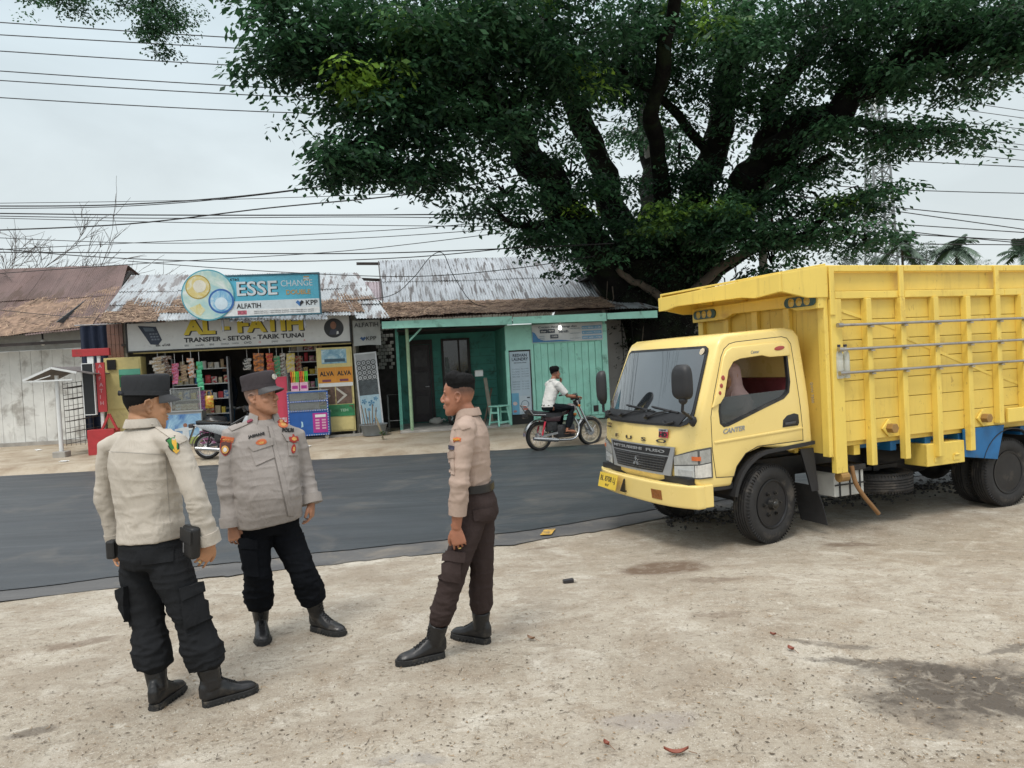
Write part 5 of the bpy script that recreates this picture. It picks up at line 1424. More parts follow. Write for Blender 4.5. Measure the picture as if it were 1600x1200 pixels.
bmesh.ops.triangulate(bm, faces=[f for f in bm.faces if len(f.verts) > 4])
for v in bm.verts: v.co = bend(v.co)
bm.to_mesh(cabm); bm.free()
cab = obj('cab', cabm, CABY, truck, smooth=35)

# side panels placed on the cab side (near side yl=-HW, far side +HW)
def side_prism(pts, y, th, sgn=-1):
	return MB().prism(pts, (0, sgn * y, 0), (1, 0, 0), (0, 0, 1), (0, sgn * th, 0))
def inset_poly(pts, d):
	n = len(pts); out = []
	A = sum(pts[i][0] * pts[(i + 1) % n][1] - pts[(i + 1) % n][0] * pts[i][1] for i in range(n)); s = 1 if A > 0 else -1
	for i in range(n):
		p0, p1, p2 = V(pts[i - 1]), V(pts[i]), V(pts[(i + 1) % n])
		a = (p1 - p0).normalized(); b = (p2 - p1).normalized()
		na, nb = V((-a.y, a.x)) * s, V((-b.y, b.x)) * s
		m = (na + nb); m = m / max(m.dot(na), 0.4)
		out.append(tuple(p1 + m * d))
	return out
def ring_prism(po, pi, y0, y1):
	"""frame between two outlines of equal length"""
	n = len(po); mb = MB()
	A = [V((p[0], y0, p[1])) for p in po] + [V((p[0], y0, p[1])) for p in pi] + [V((p[0], y1, p[1])) for p in po] + [V((p[0], y1, p[1])) for p in pi]
	f = []
	for i in range(n):
		j = (i + 1) % n
		f += [(i, j, n + j, n + i), (2 * n + i, 3 * n + i, 3 * n + j, 2 * n + j), (i, 2 * n + i, 2 * n + j, j), (n + i, n + j, 3 * n + j, 3 * n + i)]
	return mb.add(A, f)
DOOR = [(-0.635, 0.70), (-0.665, 0.95), (-0.665, 1.25), (-0.61, 1.44), (-0.475, 1.79), (-0.43, 1.86), (-0.36, 1.905), (-0.28, 1.92), (0.30, 1.95), (0.36, 1.935), (0.40, 1.88), (0.425, 1.5), (0.455, 1.05), (0.455, 0.955), (-0.10, 0.945), (-0.26, 0.89), (-0.38, 0.78), (-0.42, 0.69)]
def outline_strip(pts, w, y, th, mat_, name, parent, sgn=-1):
	o = inset_poly(pts, -w)
	return obj(name, dens(ring_prism(o, pts, sgn * y, sgn * (y + th)), 3), mat_, parent, smooth=40)
for sgn in (-1, 1):
	dmesh = side_prism(DOOR, HW - 0.02, 0.024, sgn).mesh('door', 0.006, 2, ang=50)
	dm_ = boolean(dmesh, [win_cut])
	bm = bmesh.new(); bm.from_mesh(dm_)
	bmesh.ops.triangulate(bm, faces=[f for f in bm.faces if len(f.verts) > 4])
	bmesh.ops.subdivide_edges(bm, edges=[e for e in bm.edges if e.calc_length() > 0.18], cuts=2)
	bmesh.ops.triangulate(bm, faces=[f for f in bm.faces if len(f.verts) > 4])
	for v in bm.verts: v.co = bend(v.co)
	bm.to_mesh(dm_); bm.free()
	door = obj('door', dm_, CABY, truck, smooth=35)
	outline_strip(DOOR, 0.006, HW - 0.01, 0.0115, BLK, 'door_gap', door, sgn)
	# window: rubber, glass with the tinted lower part
	obj('window_rubber', dens(ring_prism(WIN, inset_poly(WIN, 0.022), sgn * (HW - 0.03), sgn * (HW + 0.007)), 2), BLK, door, smooth=40)
	gl = [(-0.545, 1.20), (-0.55, 1.30), (-0.515, 1.46), (-0.38, 1.75), (-0.28, 1.80), (0.28, 1.825), (0.32, 1.80), (0.325, 1.52), (0.30, 1.435), (0.24, 1.385), (-0.45, 1.18)]
	obj('window_glass', dens(side_prism([(-0.545, 1.19), (-0.555, 1.30), (-0.53, 1.42), (0.325, 1.45), (0.31, 1.43), (0.24, 1.38), (-0.46, 1.17)], HW - 0.02, 0.004, sgn), 2), mat('half_glass', (0.16, 0.18, 0.18), 0.06, var=0.05, trans=0.75, spec=0.6), door)
	# crease along the waist
	obj('waist_ridge', dens(side_prism([(-0.645, 1.005), (0.452, 1.06), (0.452, 1.085), (-0.648, 1.028)], HW - 0.002, 0.014, sgn), 3, 0.006, 2), CABY, door, smooth=40)
	hd = obj('door_handle', dens(side_prism([(0.215, 1.095), (0.40, 1.10), (0.415, 1.125), (0.41, 1.205), (0.36, 1.22), (0.275, 1.205), (0.225, 1.165)], HW - 0.004, 0.012, sgn), 1, 0.004, 2), BLKP, door, smooth=40)
	obj('handle_grip', dens(side_prism([(0.24, 1.115), (0.36, 1.12), (0.37, 1.145), (0.24, 1.14)], HW + 0.009, 0.012, sgn), 1, 0.004, 2), mat('grip_grey', (0.06, 0.06, 0.065), 0.35), hd, smooth=40)
	# sun visor over the door glass
	VIS = [(-0.66, 1.335), (-0.60, 1.455), (-0.465, 1.79), (-0.42, 1.845), (-0.35, 1.875), (0.30, 1.905), (0.355, 1.885), (0.365, 1.77), (0.12, 1.765), (0.02, 1.785), (-0.26, 1.765), (-0.35, 1.74), (-0.42, 1.665), (-0.47, 1.52), (-0.50, 1.43), (-0.56, 1.37)]
	vs_ = obj('window_visor', dens(side_prism(VIS, HW + 0.004, 0.022, sgn), 2, 0.008, 3), CABY, door, smooth=40)
	RL = mat('reflector_red', (0.35, 0.045, 0.03), 0.2, var=0.05, coat=0.5); YR = HW + 0.0255
	def vdisc(x, z, rx, rz, tilt=0.0):
		pts = []
		for k in range(20):
			a = 2 * math.pi * k / 20; px_, pz_ = rx * math.cos(a), rz * math.sin(a)
			pts.append((x + px_ * math.cos(tilt) - pz_ * math.sin(tilt), z + px_ * math.sin(tilt) + pz_ * math.cos(tilt)))
		return dens(side_prism(pts, YR, 0.006, sgn), 1, 0.003, 2)
	obj('marker_lamp', vdisc(-0.505, 1.60, 0.022, 0.024), RL, vs_, smooth=40)
	obj('marker_lamp', vdisc(-0.535, 1.53, 0.019, 0.021), RL, vs_, smooth=40)
	obj('marker_lamp', vdisc(-0.56, 1.465, 0.016, 0.018), RL, vs_, smooth=40)
	obj('marker_lamp', vdisc(0.24, 1.845, 0.062, 0.020, 0.12), RL, vs_, smooth=40)
	if sgn < 0:
		le = lettering('lettering', 'Canter', (-0.12, -YR - 0.001, 1.806), (1, 0, 0.04), (0, 0, 1), SG, vs_, h=0.028, bold=0.01, shear=0.3, depth=0.002)
		a = get_co(le.data); set_co(le.data, np.array([bend(p) for p in a]))
		le = lettering('lettering', 'CANTER', (-0.53, -HW - 0.0045, 1.088), (1, 0, 0.06), (0, 0, 1), mat('badge_grey', (0.36, 0.37, 0.38), 0.4, 0.4), door, w=0.27, h=0.046, bold=0.02, shear=0.25, depth=0.004)
		a = get_co(le.data); set_co(le.data, np.array([bend(p) for p in a]))
		le = lettering('lettering', 'GVW 7500', (0.487, -HW - 0.001, 1.50), (0.05, 0, -1), (1, 0, 0.05), SG, cab, w=0.2, h=0.03, bold=0.0, depth=0.002)
	# corner panel beside the windscreen and lamp cluster
	HLP = [(-0.845, 0.675), (-0.672, 0.69), (-0.672, 1.015), (-0.76, 0.985), (-0.845, 0.92)]

# windscreen on the sloping front: plane from (-0.82,1.20) to (-0.5,1.905)
def front_pt(y, z, off=0.0):
	if z >= 1.20:
		t = (z - 1.20) / 0.705; x = -0.82 + 0.32 * t; n = V((-0.705, 0, 0.32)).normalized()
	elif z >= 0.98:
		t = (z - 0.98) / 0.22; x = -0.845 + 0.025 * t; n = V((-0.99, 0, 0.11)).normalized()
	else:
		x = -0.845; n = V((-1, 0, 0))
	p = bend((x, y, z))
	return p + n * off
def front_panel(poly_, off, th, nu=14, nv=10):
	"""panel lying on the cab front; poly_ = function v -> (z, ymin, ymax)"""
	def fn(u, v):
		z, a, b = poly_(v)
		return front_pt(a + (b - a) * u, z, off)
	return MB().slab(fn, nu, nv, (-th, 0, th * 0.2))
def ws(v, ins):
	z = 1.165 + ins + (0.735 - 2 * ins) * v
	w_ = 0.80 - 0.035 * v - ins
	r_ = 0.13
	low = max(0.0, (r_ - (z - 1.165 - ins)) / r_); w_ -= r_ * (1 - math.sqrt(max(0, 1 - low * low))) * 1.1
	hi = max(0.0, (z - (1.90 - ins - 0.05)) / 0.05); w_ -= 0.05 * (1 - math.sqrt(max(0, 1 - min(hi, 1) ** 2)))
	return z, -w_, w_
obj('windscreen_rubber', front_panel(lambda v: ws(v, 0.0), 0.002, 0.008, 16, 30), BLK, cab, smooth=50)
wsg = obj('windscreen', front_panel(lambda v: ws(v, 0.028), 0.0105, 0.003, 16, 30), WGLASS, cab, smooth=50)
obj('cowl', front_panel(lambda v: (1.185 + 0.10 * v, -(0.66 + 0.08 * v), 0.66 + 0.08 * v), 0.014, 0.006, 14, 4), BLKP, cab, smooth=40)
sk = front_pt(-0.70, 1.845, 0.016); 
obj('round_sticker', MB().lathe([(0.001, 0), (0.034, 0), (0.034, 0.002), (0.001, 0.002)], sk, (-0.9, 0, 0.4), 20), mat('sticker_cream', (0.6, 0.5, 0.35), 0.5, var=0.4, vs=60), cab)
for (ya, yb) in ((0.32, -0.22), (-0.18, -0.58)):
	wp = MB()
	a, b = front_pt(ya, 1.225, 0.03), front_pt(yb * 0.9, 1.30, 0.03)
	wp.tube([a, a.lerp(b, 0.5) + V((-0.02, 0, 0.015)), b], 0.008, 6).tube([front_pt(ya - 0.02, 1.33, 0.025), front_pt(yb + 0.14, 1.305, 0.025), front_pt(yb - 0.04, 1.285, 0.025)], 0.010, 6)
	wp.cyl(a, a + V((-0.03, 0, 0.02)), 0.022, n=10)
	obj('wiper', wp, BLKP, cab, smooth=40)
obj('cowl_handle', MB().tube([front_pt(-0.45, 1.20, 0.03), front_pt(-0.5, 1.185, 0.045), front_pt(-0.6, 1.20, 0.03)], 0.01, 6), BLKP, cab)
# front badge lettering
def fletter(s, y0, z0, w_, h, m_, bold=0.02, off=0.003, spacing=1.0, sh=0.0):
	me = text_mesh(s, bold, 0.5, sh, spacing=spacing); a = get_co(me); mn, mx = a.min(0), a.max(0)
	out = []
	for p in a:
		y = y0 - (p[0] - mn[0]) / (mx[0] - mn[0]) * w_; z = z0 + (p[1] - mn[1]) / (mx[1] - mn[1]) * h
		out.append(front_pt(y, z, off + (p[2] + 0.5) * 0.004))
	set_co(me, np.array([tuple(p) for p in out]))
	return obj('lettering', me, m_, cab)
DG = mat('badge_dark', (0.06, 0.055, 0.05), 0.35, 0.5)
fletter('F U S O', 0.50, 1.003, 0.98, 0.036, DG, 0.02, spacing=1.6)
fletter('COLT', 0.79, 1.118, 0.16, 0.022, mat('badge_brown', (0.12, 0.05, 0.035), 0.4), 0.03)
fletter('DIESEL', 0.79, 1.09, 0.16, 0.015, DG, 0.03)
q_ = lambda y0, y1, z0, z1, off, nm, m_, par: obj(nm, front_panel(lambda v: (z0 + (z1 - z0) * v, y0, y1), off, 0.003, 4, 3), m_, par)
q_(-0.50, -0.365, 1.055, 1.135, 0.002, 'hd_badge', mat('hd_red', (0.5, 0.03, 0.07), 0.4), cab)
q_(-0.50, -0.365, 1.112, 1.137, 0.006, 'hd_badge_top', mat('hd_grey', (0.35, 0.36, 0.37), 0.4), cab)
fletter('HD', -0.375, 1.063, 0.115, 0.042, BLK, 0.05, 0.0065)
fletter('super', -0.38, 1.116, 0.1, 0.014, BLK, 0.0, 0.01)
# grille
grz = lambda v: (0.70 + 0.275 * v, -(0.54 + 0.07 * v), 0.54 + 0.07 * v)
gr = obj('grille', front_panel(grz, 0.004, 0.012, 16, 8), SILV, truck, smooth=40)
obj('grille_opening', front_panel(lambda v: (0.725 + 0.155 * v, -(0.43 + 0.09 * v), 0.43 + 0.09 * v), 0.0175, 0.002, 16, 6), BLK, gr)
obj('name_band', front_panel(lambda v: (0.892 + 0.072 * v, -(0.525 + 0.03 * v), 0.525 + 0.03 * v), 0.0175, 0.003, 16, 3), BLKP, gr)
fletter('MITSUBISHI  FUSO', 0.50, 0.915, 0.98, 0.028, SILV, 0.02, 0.022)
bars = MB()
for k in range(6):
	z = 0.742 + k * 0.025
	bars.tube([front_pt(y, z, 0.022) for y in np.linspace(-0.43 - 0.01 * k, 0.43 + 0.01 * k, 12)], 0.004, 4)
for k in range(19):
	y = -0.43 + k * 0.86 / 18
	bars.tube([front_pt(y * 0.99, 0.728, 0.020), front_pt(y * 1.12, 0.875, 0.020)], 0.004, 4)
obj('grille_mesh', bars, mat('mesh_dark', (0.05, 0.05, 0.052), 0.4), gr)
def tri(cy, cz, a, s):
	pts = []
	for (l, w_) in ((0, 0), (0.5, 0.29), (1, 0), (0.5, -0.29)):
		pts.append(front_pt(cy - s * (l * math.cos(a) - w_ * math.sin(a)), cz + s * (l * math.sin(a) + w_ * math.cos(a)), 0.034))
	return pts
em = MB()
for a in (90, 210, 330):
	t_ = tri(0, 0.795, R(a), 0.062); em.add(t_ + [p + V((0.012, 0, 0)) for p in t_], [(0, 1, 2, 3), (7, 6, 5, 4), (0, 4, 5, 1), (1, 5, 6, 2), (2, 6, 7, 3), (3, 7, 4, 0)])
obj('diamond_emblem', em, mat('chrome', (0.7, 0.7, 0.7), 0.15, 0.9, var=0.03), gr)
# head lamps wrap the corner
def corner_pt(s, z, off=0.0):
	"""s 0..1 along the front from y=0.60 to the corner, 1..1.6 along the side"""
	if s <= 1:
		return front_pt(-(0.585 + 0.275 * s), z, off)
	p = bend((-0.845 + (s - 1) * 0.32, -HW, z)); return p + V((-off * 0.3, -off, 0))
LENS = mat('lamp_lens', (0.5, 0.51, 0.5), 0.12, var=0.15, vs=14, coat=0.6)
LENS2 = mat('lamp_bright', (0.78, 0.78, 0.76), 0.1, 0.55, var=0.2, vs=22, coat=0.5)
LENS3 = mat('lamp_frost', (0.36, 0.36, 0.34), 0.25, var=0.2, vs=14, coat=0.4)
for sgn in (1, -1):
	mir = (lambda p: V((p.x, p.y, p.z))) if sgn > 0 else (lambda p: V((p.x, -p.y, p.z)))
	def lamp(name, s0, s1, zf, off, th, m_, par):
		def fn(u, v):
			s = s0 + (s1 - s0) * u; a, b = zf(s)
			return mir(corner_pt(s, a + (b - a) * v, off))
		mb = MB()
		def of(u, v):
			s = s0 + (s1 - s0) * u
			return mir(V((th, 0, 0)) if s <= 1 else V((0, th, 0)))
		mb.slab(fn, 12, 6, of)
		return obj(name, mb, m_, par, smooth=50)
	hl = lamp('headlight', 0.0, 1.52, lambda s: (0.70, 0.895 + 0.075 * min(s, 1) + 0.02 * max(0, s - 1)), 0.010, 0.016, mat('lamp_shell', (0.09, 0.09, 0.088), 0.4), truck)
	lamp('upper_lens', 0.04, 1.46, lambda s: (0.81 + 0.025 * s, 0.885 + 0.07 * min(s, 1) + 0.02 * max(0, s - 1)), 0.016, 0.005, LENS3, hl)
	lamp('lower_lens', 0.04, 0.90, lambda s: (0.713, 0.80 + 0.025 * s), 0.016, 0.005, LENS, hl)
	lamp('lower_lens', 0.94, 1.46, lambda s: (0.713, 0.80 + 0.025 * s), 0.016, 0.005, LENS2, hl)
	lamp('reflector', 0.22, 0.84, lambda s: (0.72, 0.775), 0.022, 0.004, LENS2, hl)
	lamp('turn_bulb', 0.84, 1.08, lambda s: (0.868, 0.905), 0.022, 0.004, mat('bulb_orange', (0.6, 0.14, 0.04), 0.3), hl)
# bumper
def bmp(u, v):
	a = (u - 0.5) * 2
	y = a * 0.88; x = -0.945 - CS + 0.02 * (1 - v) + 0.15 * abs(a) ** 3.5
	return V((x, y, 0.43 + 0.215 * v))
bu = obj('bumper', MB().slab(bmp, 26, 8, (0.09, 0, 0)), CABY, truck, smooth=50, bevel=0.012)
obj('bumper_end', MB().bb((-0.84, -0.868, 0.435), (-0.68, -0.82, 0.64)), CABY, bu, bevel=0.01)
obj('bumper_end', MB().bb((-0.84, 0.82, 0.435), (-0.68, 0.868, 0.64)), CABY, bu, bevel=0.01)
obj('under_bumper', MB().bb((-0.90, -0.80, 0.60), (-0.62, 0.80, 0.70)), BLK, truck)
for sgn in (-1, 1):
	def fl(u, v):
		p = bmp(0.5 + sgn * (0.20 + 0.085 * u), 0.25 + 0.42 * v); return p + V((-0.004, 0, 0))
	obj('fog_lamp', MB().slab(fl, 6, 4, (0.003, 0, 0)), mat('fog_amber', (0.28, 0.10, 0.02), 0.25, var=0.2, vs=20, coat=0.4), bu, smooth=40)
obj('bumper_bolt', MB().ell(bmp(0.57, 0.8) + V((-0.005, 0, 0)), (0.008, 0.01, 0.01), 8, 6), BLK, bu)
obj('bumper_bolt', MB().ell(bmp(0.57, 0.25) + V((-0.005, 0, 0)), (0.008, 0.01, 0.01), 8, 6), BLK, bu)
# number plate leaning out of the bumper
pc = V((-0.985 - CS, 0.40, 0.56)); pr = Matrix.Rotation(R(14), 3, 'Y') @ Matrix.Rotation(R(-7), 3, 'Z')
npl = obj('number_plate', MB().box(pc, (0.006, 0.47, 0.155), pr), mat('plate_yellow', (0.72, 0.50, 0.05), 0.4, var=0.05), truck)
for s, h, dz, w_ in (('BL 8708 LJ', 0.072, 0.0, 0.39), ('09.27', 0.024, -0.055, 0.09)):
	lettering('lettering', s, pc + pr @ V((-0.0035, 0, dz + 0.012)), pr @ V((0, -1, 0)), pr @ V((0, 0, 1)), BLK, npl, w=w_, h=h, bold=0.0, depth=0.002, align='C')
obj('plate_bracket', MB().prism([(-1.03, 0.47), (-1.03, 0.61), (-1.08, 0.49)], (0, 0.12, 0), (1, 0, 0), (0, 0, 1), (0, 0.02, 0)), BLK, npl)
# mirrors
def mirror(arm, head_c, hy, hz, rz):
	mb = MB(); rings = []
	for k, (xx, sc_) in enumerate(((-0.055, 0.35), (-0.052, 0.7), (-0.038, 0.9), (-0.01, 1.0), (0.02, 1.0), (0.028, 0.93), (0.022, 0.86))):
		ring = []
		for q in range(28):
			a = 2 * math.pi * q / 28; c_, s_ = math.cos(a), math.sin(a)
			ring.append(V((xx, hy * sc_ * math.copysign(abs(c_) ** 0.55, c_) * (1 - 0.08 * s_), hz * sc_ * math.copysign(abs(s_) ** 0.55, s_))))
		rings.append(ring)
	m = obj('mirror', mb.loft(rings), BLKP, truck, smooth=50)
	m.location = head_c; m.rotation_euler = (0, 0, rz)
	obj('mirror_glass', MB().box((0.024, 0, 0), (0.004, hy * 1.5, hz * 1.6)), mat('mirror_glass', (0.6, 0.62, 0.63), 0.05, 0.95, var=0.02), m)
	obj('mirror_arm', MB().tube(arm, 0.014, 8).ell(arm[0], (0.04, 0.04, 0.05), 10, 8).ell(arm[-1], (0.035, 0.05, 0.04), 10, 8), BLKP, truck, smooth=50)
nm = tpx(1066, 597, -HW - 0.06)
mirror([front_pt(-0.80, 1.22, 0.0), front_pt(-0.82, 1.235, 0.06), V((nm.x - 0.0, nm.y + 0.02, nm.z - 0.26)), V((nm.x, nm.y, nm.z - 0.16))], nm, 0.105, 0.155, R(12))
fmr = tpx_x(941, 604, -1.06)
mirror([front_pt(0.80, 1.22, 0.0), fmr + V((0.04, -0.06, -0.27)), fmr + V((0.01, 0.02, -0.26)), fmr + V((0, 0, -0.15))], fmr, 0.075, 0.165, R(-12))
# interior
INT = mat('cab_interior', (0.035, 0.034, 0.034), 0.8, var=0.2)
obj('dashboard', MB().bb((-0.70, -0.78, 1.02), (-0.42, 0.78, 1.20)), INT, truck, bevel=0.04)
obj('seat', MB().bb((-0.25, -0.76, 1.0), (0.25, 0.76, 1.09)).mesh('seat', 0.03), mat('seat_red', (0.14, 0.025, 0.03), 0.8, var=0.2), truck)
obj('seat_back', MB().prism([(0.22, 1.08), (0.34, 1.08), (0.42, 1.56), (0.32, 1.56)], (0, -0.76, 0), (1, 0, 0), (0, 0, 1), (0, 1.52, 0)), mat('seat_red2', (0.16, 0.03, 0.035), 0.8, var=0.2), truck, bevel=0.03)
obj('steering_wheel', MB().tube([(-0.38 + 0.06 * math.sin(a), 0.42 + 0.19 * math.cos(a), 1.32 + 0.17 * math.sin(a)) for a in np.linspace(0, 2 * math.pi, 25)[:-1]], 0.016, 8, closed=True).cyl((-0.5, 0.42, 1.2), (-0.38, 0.42, 1.32), 0.025), BLKP, truck, smooth=50)
obj('rear_window_bar', MB().bb((0.40, -0.5, 1.60), (0.43, -0.1, 1.65)), mat('pale_bar', (0.5, 0.42, 0.2), 0.6), truck)
# wheel arch, mudguard, step
AR = [(0.52 * math.cos(a), 0.39 + 0.52 * math.sin(a)) for a in np.linspace(R(15), R(165), 15)]
AI = [(0.465 * math.cos(a), 0.39 + 0.475 * math.sin(a)) for a in np.linspace(R(15), R(165), 15)]
for sgn in (-1, 1):
	def arch(u, sgn=sgn):
		if u < 0.55:
			a = R(168 - 78 * u / 0.55); return (0.44 * math.cos(a), 0.40 + 0.47 * math.sin(a), a)
		return (0.0 + 0.50 * (u - 0.55) / 0.45, 0.87 + 0.035 * (u - 0.55) / 0.45, R(90))
	obj('wheel_arch', MB().slab(lambda u, v: V((arch(u)[0], sgn * (0.60 + 0.285 * v), arch(u)[1])), 24, 3, lambda u, v: V((0.035 * math.cos(arch(u)[2]), 0, 0.035 * math.sin(arch(u)[2])))), BLKP, truck, smooth=40)
	obj('step', MB().bb((-0.80, sgn * 0.84, 0.57), (-0.44, sgn * 0.70, 0.64)), BLKP, truck, bevel=0.01)
obj('mudguard', MB().prism([(0.34, 0.87), (0.50, 0.87), (0.53, 0.6), (0.545, 0.45), (0.46, 0.45), (0.42, 0.6)], (0, -0.86, 0), (1, 0, 0), (0, 0, 1), (0, 0.02, 0)), BLKP, truck)
obj('mud_flap', MB().slab(lambda u, v: V((0.50 + 0.13 * v + 0.02 * math.sin(v * 3), -0.86 + 0.36 * u, 0.50 - 0.40 * v)), 4, 6, (0.008, 0, 0)), mat('flap_grey', (0.03, 0.03, 0.032), 0.7), truck)
# chassis
for sgn in (-1, 1):
	obj('chassis_rail', MB().bb((-0.7, sgn * 0.36, 0.55), (5.0, sgn * 0.43, 0.74)), BLK, truck)
for xx in (0.9, 2.0, 3.6, 4.6):
	obj('cross_member', MB().bb((xx, -0.355, 0.58), (xx + 0.08, 0.355, 0.70)), BLK, truck)
obj('front_axle', MB().cyl((0, -0.66, 0.38), (0, 0.66, 0.38), 0.05, n=10), BLK, truck)
obj('rear_axle', MB().cyl((3.126, -0.6, 0.39), (3.126, 0.6, 0.39), 0.07, n=12).ell((3.126, 0, 0.39), (0.2, 0.2, 0.2)), BLK, truck, smooth=60)
obj('engine', MB().bb((-0.4, -0.34, 0.42), (0.75, 0.34, 1.0)), BLK, truck, bevel=0.04)
obj('drive_shaft', MB().cyl((0.75, 0, 0.55), (3.0, 0, 0.42), 0.04), BLK, truck)

# wheels
def tyre_mesh(rad=0.375, wd=0.20, rim=0.225):
	h = wd / 2
	prof = [(rim, -h * 0.78), (rim + 0.035, -h * 0.97), (rim + 0.075, -h), (rad - 0.045, -h * 0.93), (rad - 0.012, -h * 0.80), (rad, -h * 0.62)]
	for g in (-0.42, -0.14, 0.14, 0.42):
		prof += [(rad, h * (g - 0.06)), (rad - 0.012, h * (g - 0.035)), (rad - 0.012, h * (g + 0.035)), (rad, h * (g + 0.06))]
	prof += [(rad, h * 0.62), (rad - 0.012, h * 0.80), (rad - 0.045, h * 0.93), (rim + 0.075, h), (rim + 0.035, h * 0.97), (rim, h * 0.78)]
	mb = MB().lathe(prof, (0, 0, 0), (0, 1, 0), 72, closed=True)
	for k in range(72):
		a = 2 * math.pi * k / 72
		for s in (-1, 1):
			c, s_ = math.cos(a), math.sin(a)
			mb.box((c * (rad - 0.016), s * h * 0.80, s_ * (rad - 0.016)), (0.030, h * 0.26, 0.006), Matrix(((c, 0, -s_), (0, 1, 0), (s_, 0, c))))
	return mb
TY = tyre_mesh().mesh('tyre'); TY.materials.append(RUB); shade(TY, 35)
RIMM = mat('rim_black', (0.016, 0.016, 0.018), 0.4, 0.2, var=0.25, dirt=(0.08, 0.07, 0.06), dirt_amt=0.4)
rm = MB().lathe([(0.232, -0.08), (0.232, -0.092), (0.222, -0.094), (0.212, -0.086), (0.205, -0.055), (0.196, -0.012), (0.182, 0.004), (0.165, -0.006), (0.15, -0.030), (0.128, -0.052), (0.10, -0.058), (0.075, -0.056), (0.07, 0.03), (0.2, 0.06), (0.222, 0.08)], (0, 0, 0), (0, 1, 0), 48)
RMF = rm.mesh('rim'); RMF.materials.append(RIMM); shade(RMF, 35)
hm = MB().cyl((0, -0.125, 0), (0, -0.05, 0), 0.05, 0.066, 20).ell((0, -0.125, 0), (0.036, 0.018, 0.036), 16, 8).lathe([(0.066, -0.066), (0.085, -0.066), (0.085, -0.05), (0.066, -0.05)], (0, 0, 0), (0, 1, 0), 24, closed=True)
for k in range(6):
	a = k * math.pi / 3
	hm.cyl((0.112 * math.cos(a), -0.092, 0.112 * math.sin(a)), (0.112 * math.cos(a), -0.05, 0.112 * math.sin(a)), 0.019, n=6)
	hm.cyl((0.112 * math.cos(a), -0.108, 0.112 * math.sin(a)), (0.112 * math.cos(a), -0.092, 0.112 * math.sin(a)), 0.010, n=8)
HUB = hm.mesh('hub'); HUB.materials.append(mat('hub_grey', (0.055, 0.053, 0.05), 0.32, 0.6, var=0.4)); shade(HUB, 35)
rd_ = MB().lathe([(0.232, -0.085), (0.232, -0.092), (0.212, -0.09), (0.195, 0.0), (0.175, 0.07), (0.09, 0.085), (0.08, 0.06), (0.001, 0.06)], (0, 0, 0), (0, 1, 0), 40)
RMR = rd_.mesh('rim'); RMR.materials.append(RIMM); shade(RMR, 35)
def wheel(c, rz, dual=False, flip=False):
	w_ = bpy.data.objects.new('wheel', None); COL.objects.link(w_); w_.parent = truck; w_.location = c; w_.rotation_euler = (0, 0, rz + (math.pi if flip else 0))
	obj('tyre', TY, None, w_); obj('rim', RMR if dual else RMF, None, w_)
	h = obj('hub', HUB, None, w_)
	if dual:
		h.location = (0, 0.14, 0)
		o = obj('tyre', TY, None, w_); o.location = (0, 0.235, 0)
wheel((0, -0.73, 0.375), R(13)); wheel((0, 0.73, 0.375), R(13), flip=True)
wheel((3.126, -0.84, 0.375), 0, True); wheel((3.126, 0.84, 0.375), 0, True, True)
# spare tyre hanging flat under the bed
sp = bpy.data.objects.new('spare_wheel', None); COL.objects.link(sp); sp.parent = truck
sp.location = (1.62, -0.52, 0.40); sp.rotation_euler = (R(90), 0, 0)
obj('tyre', TY, None, sp); obj('rim', RMF, None, sp)
obj('spare_carrier', MB().bb((1.58, -0.56, 0.50), (1.66, -0.48, 0.74)).bb((1.3, -0.54, 0.51), (1.94, -0.50, 0.55)), BLK, truck)

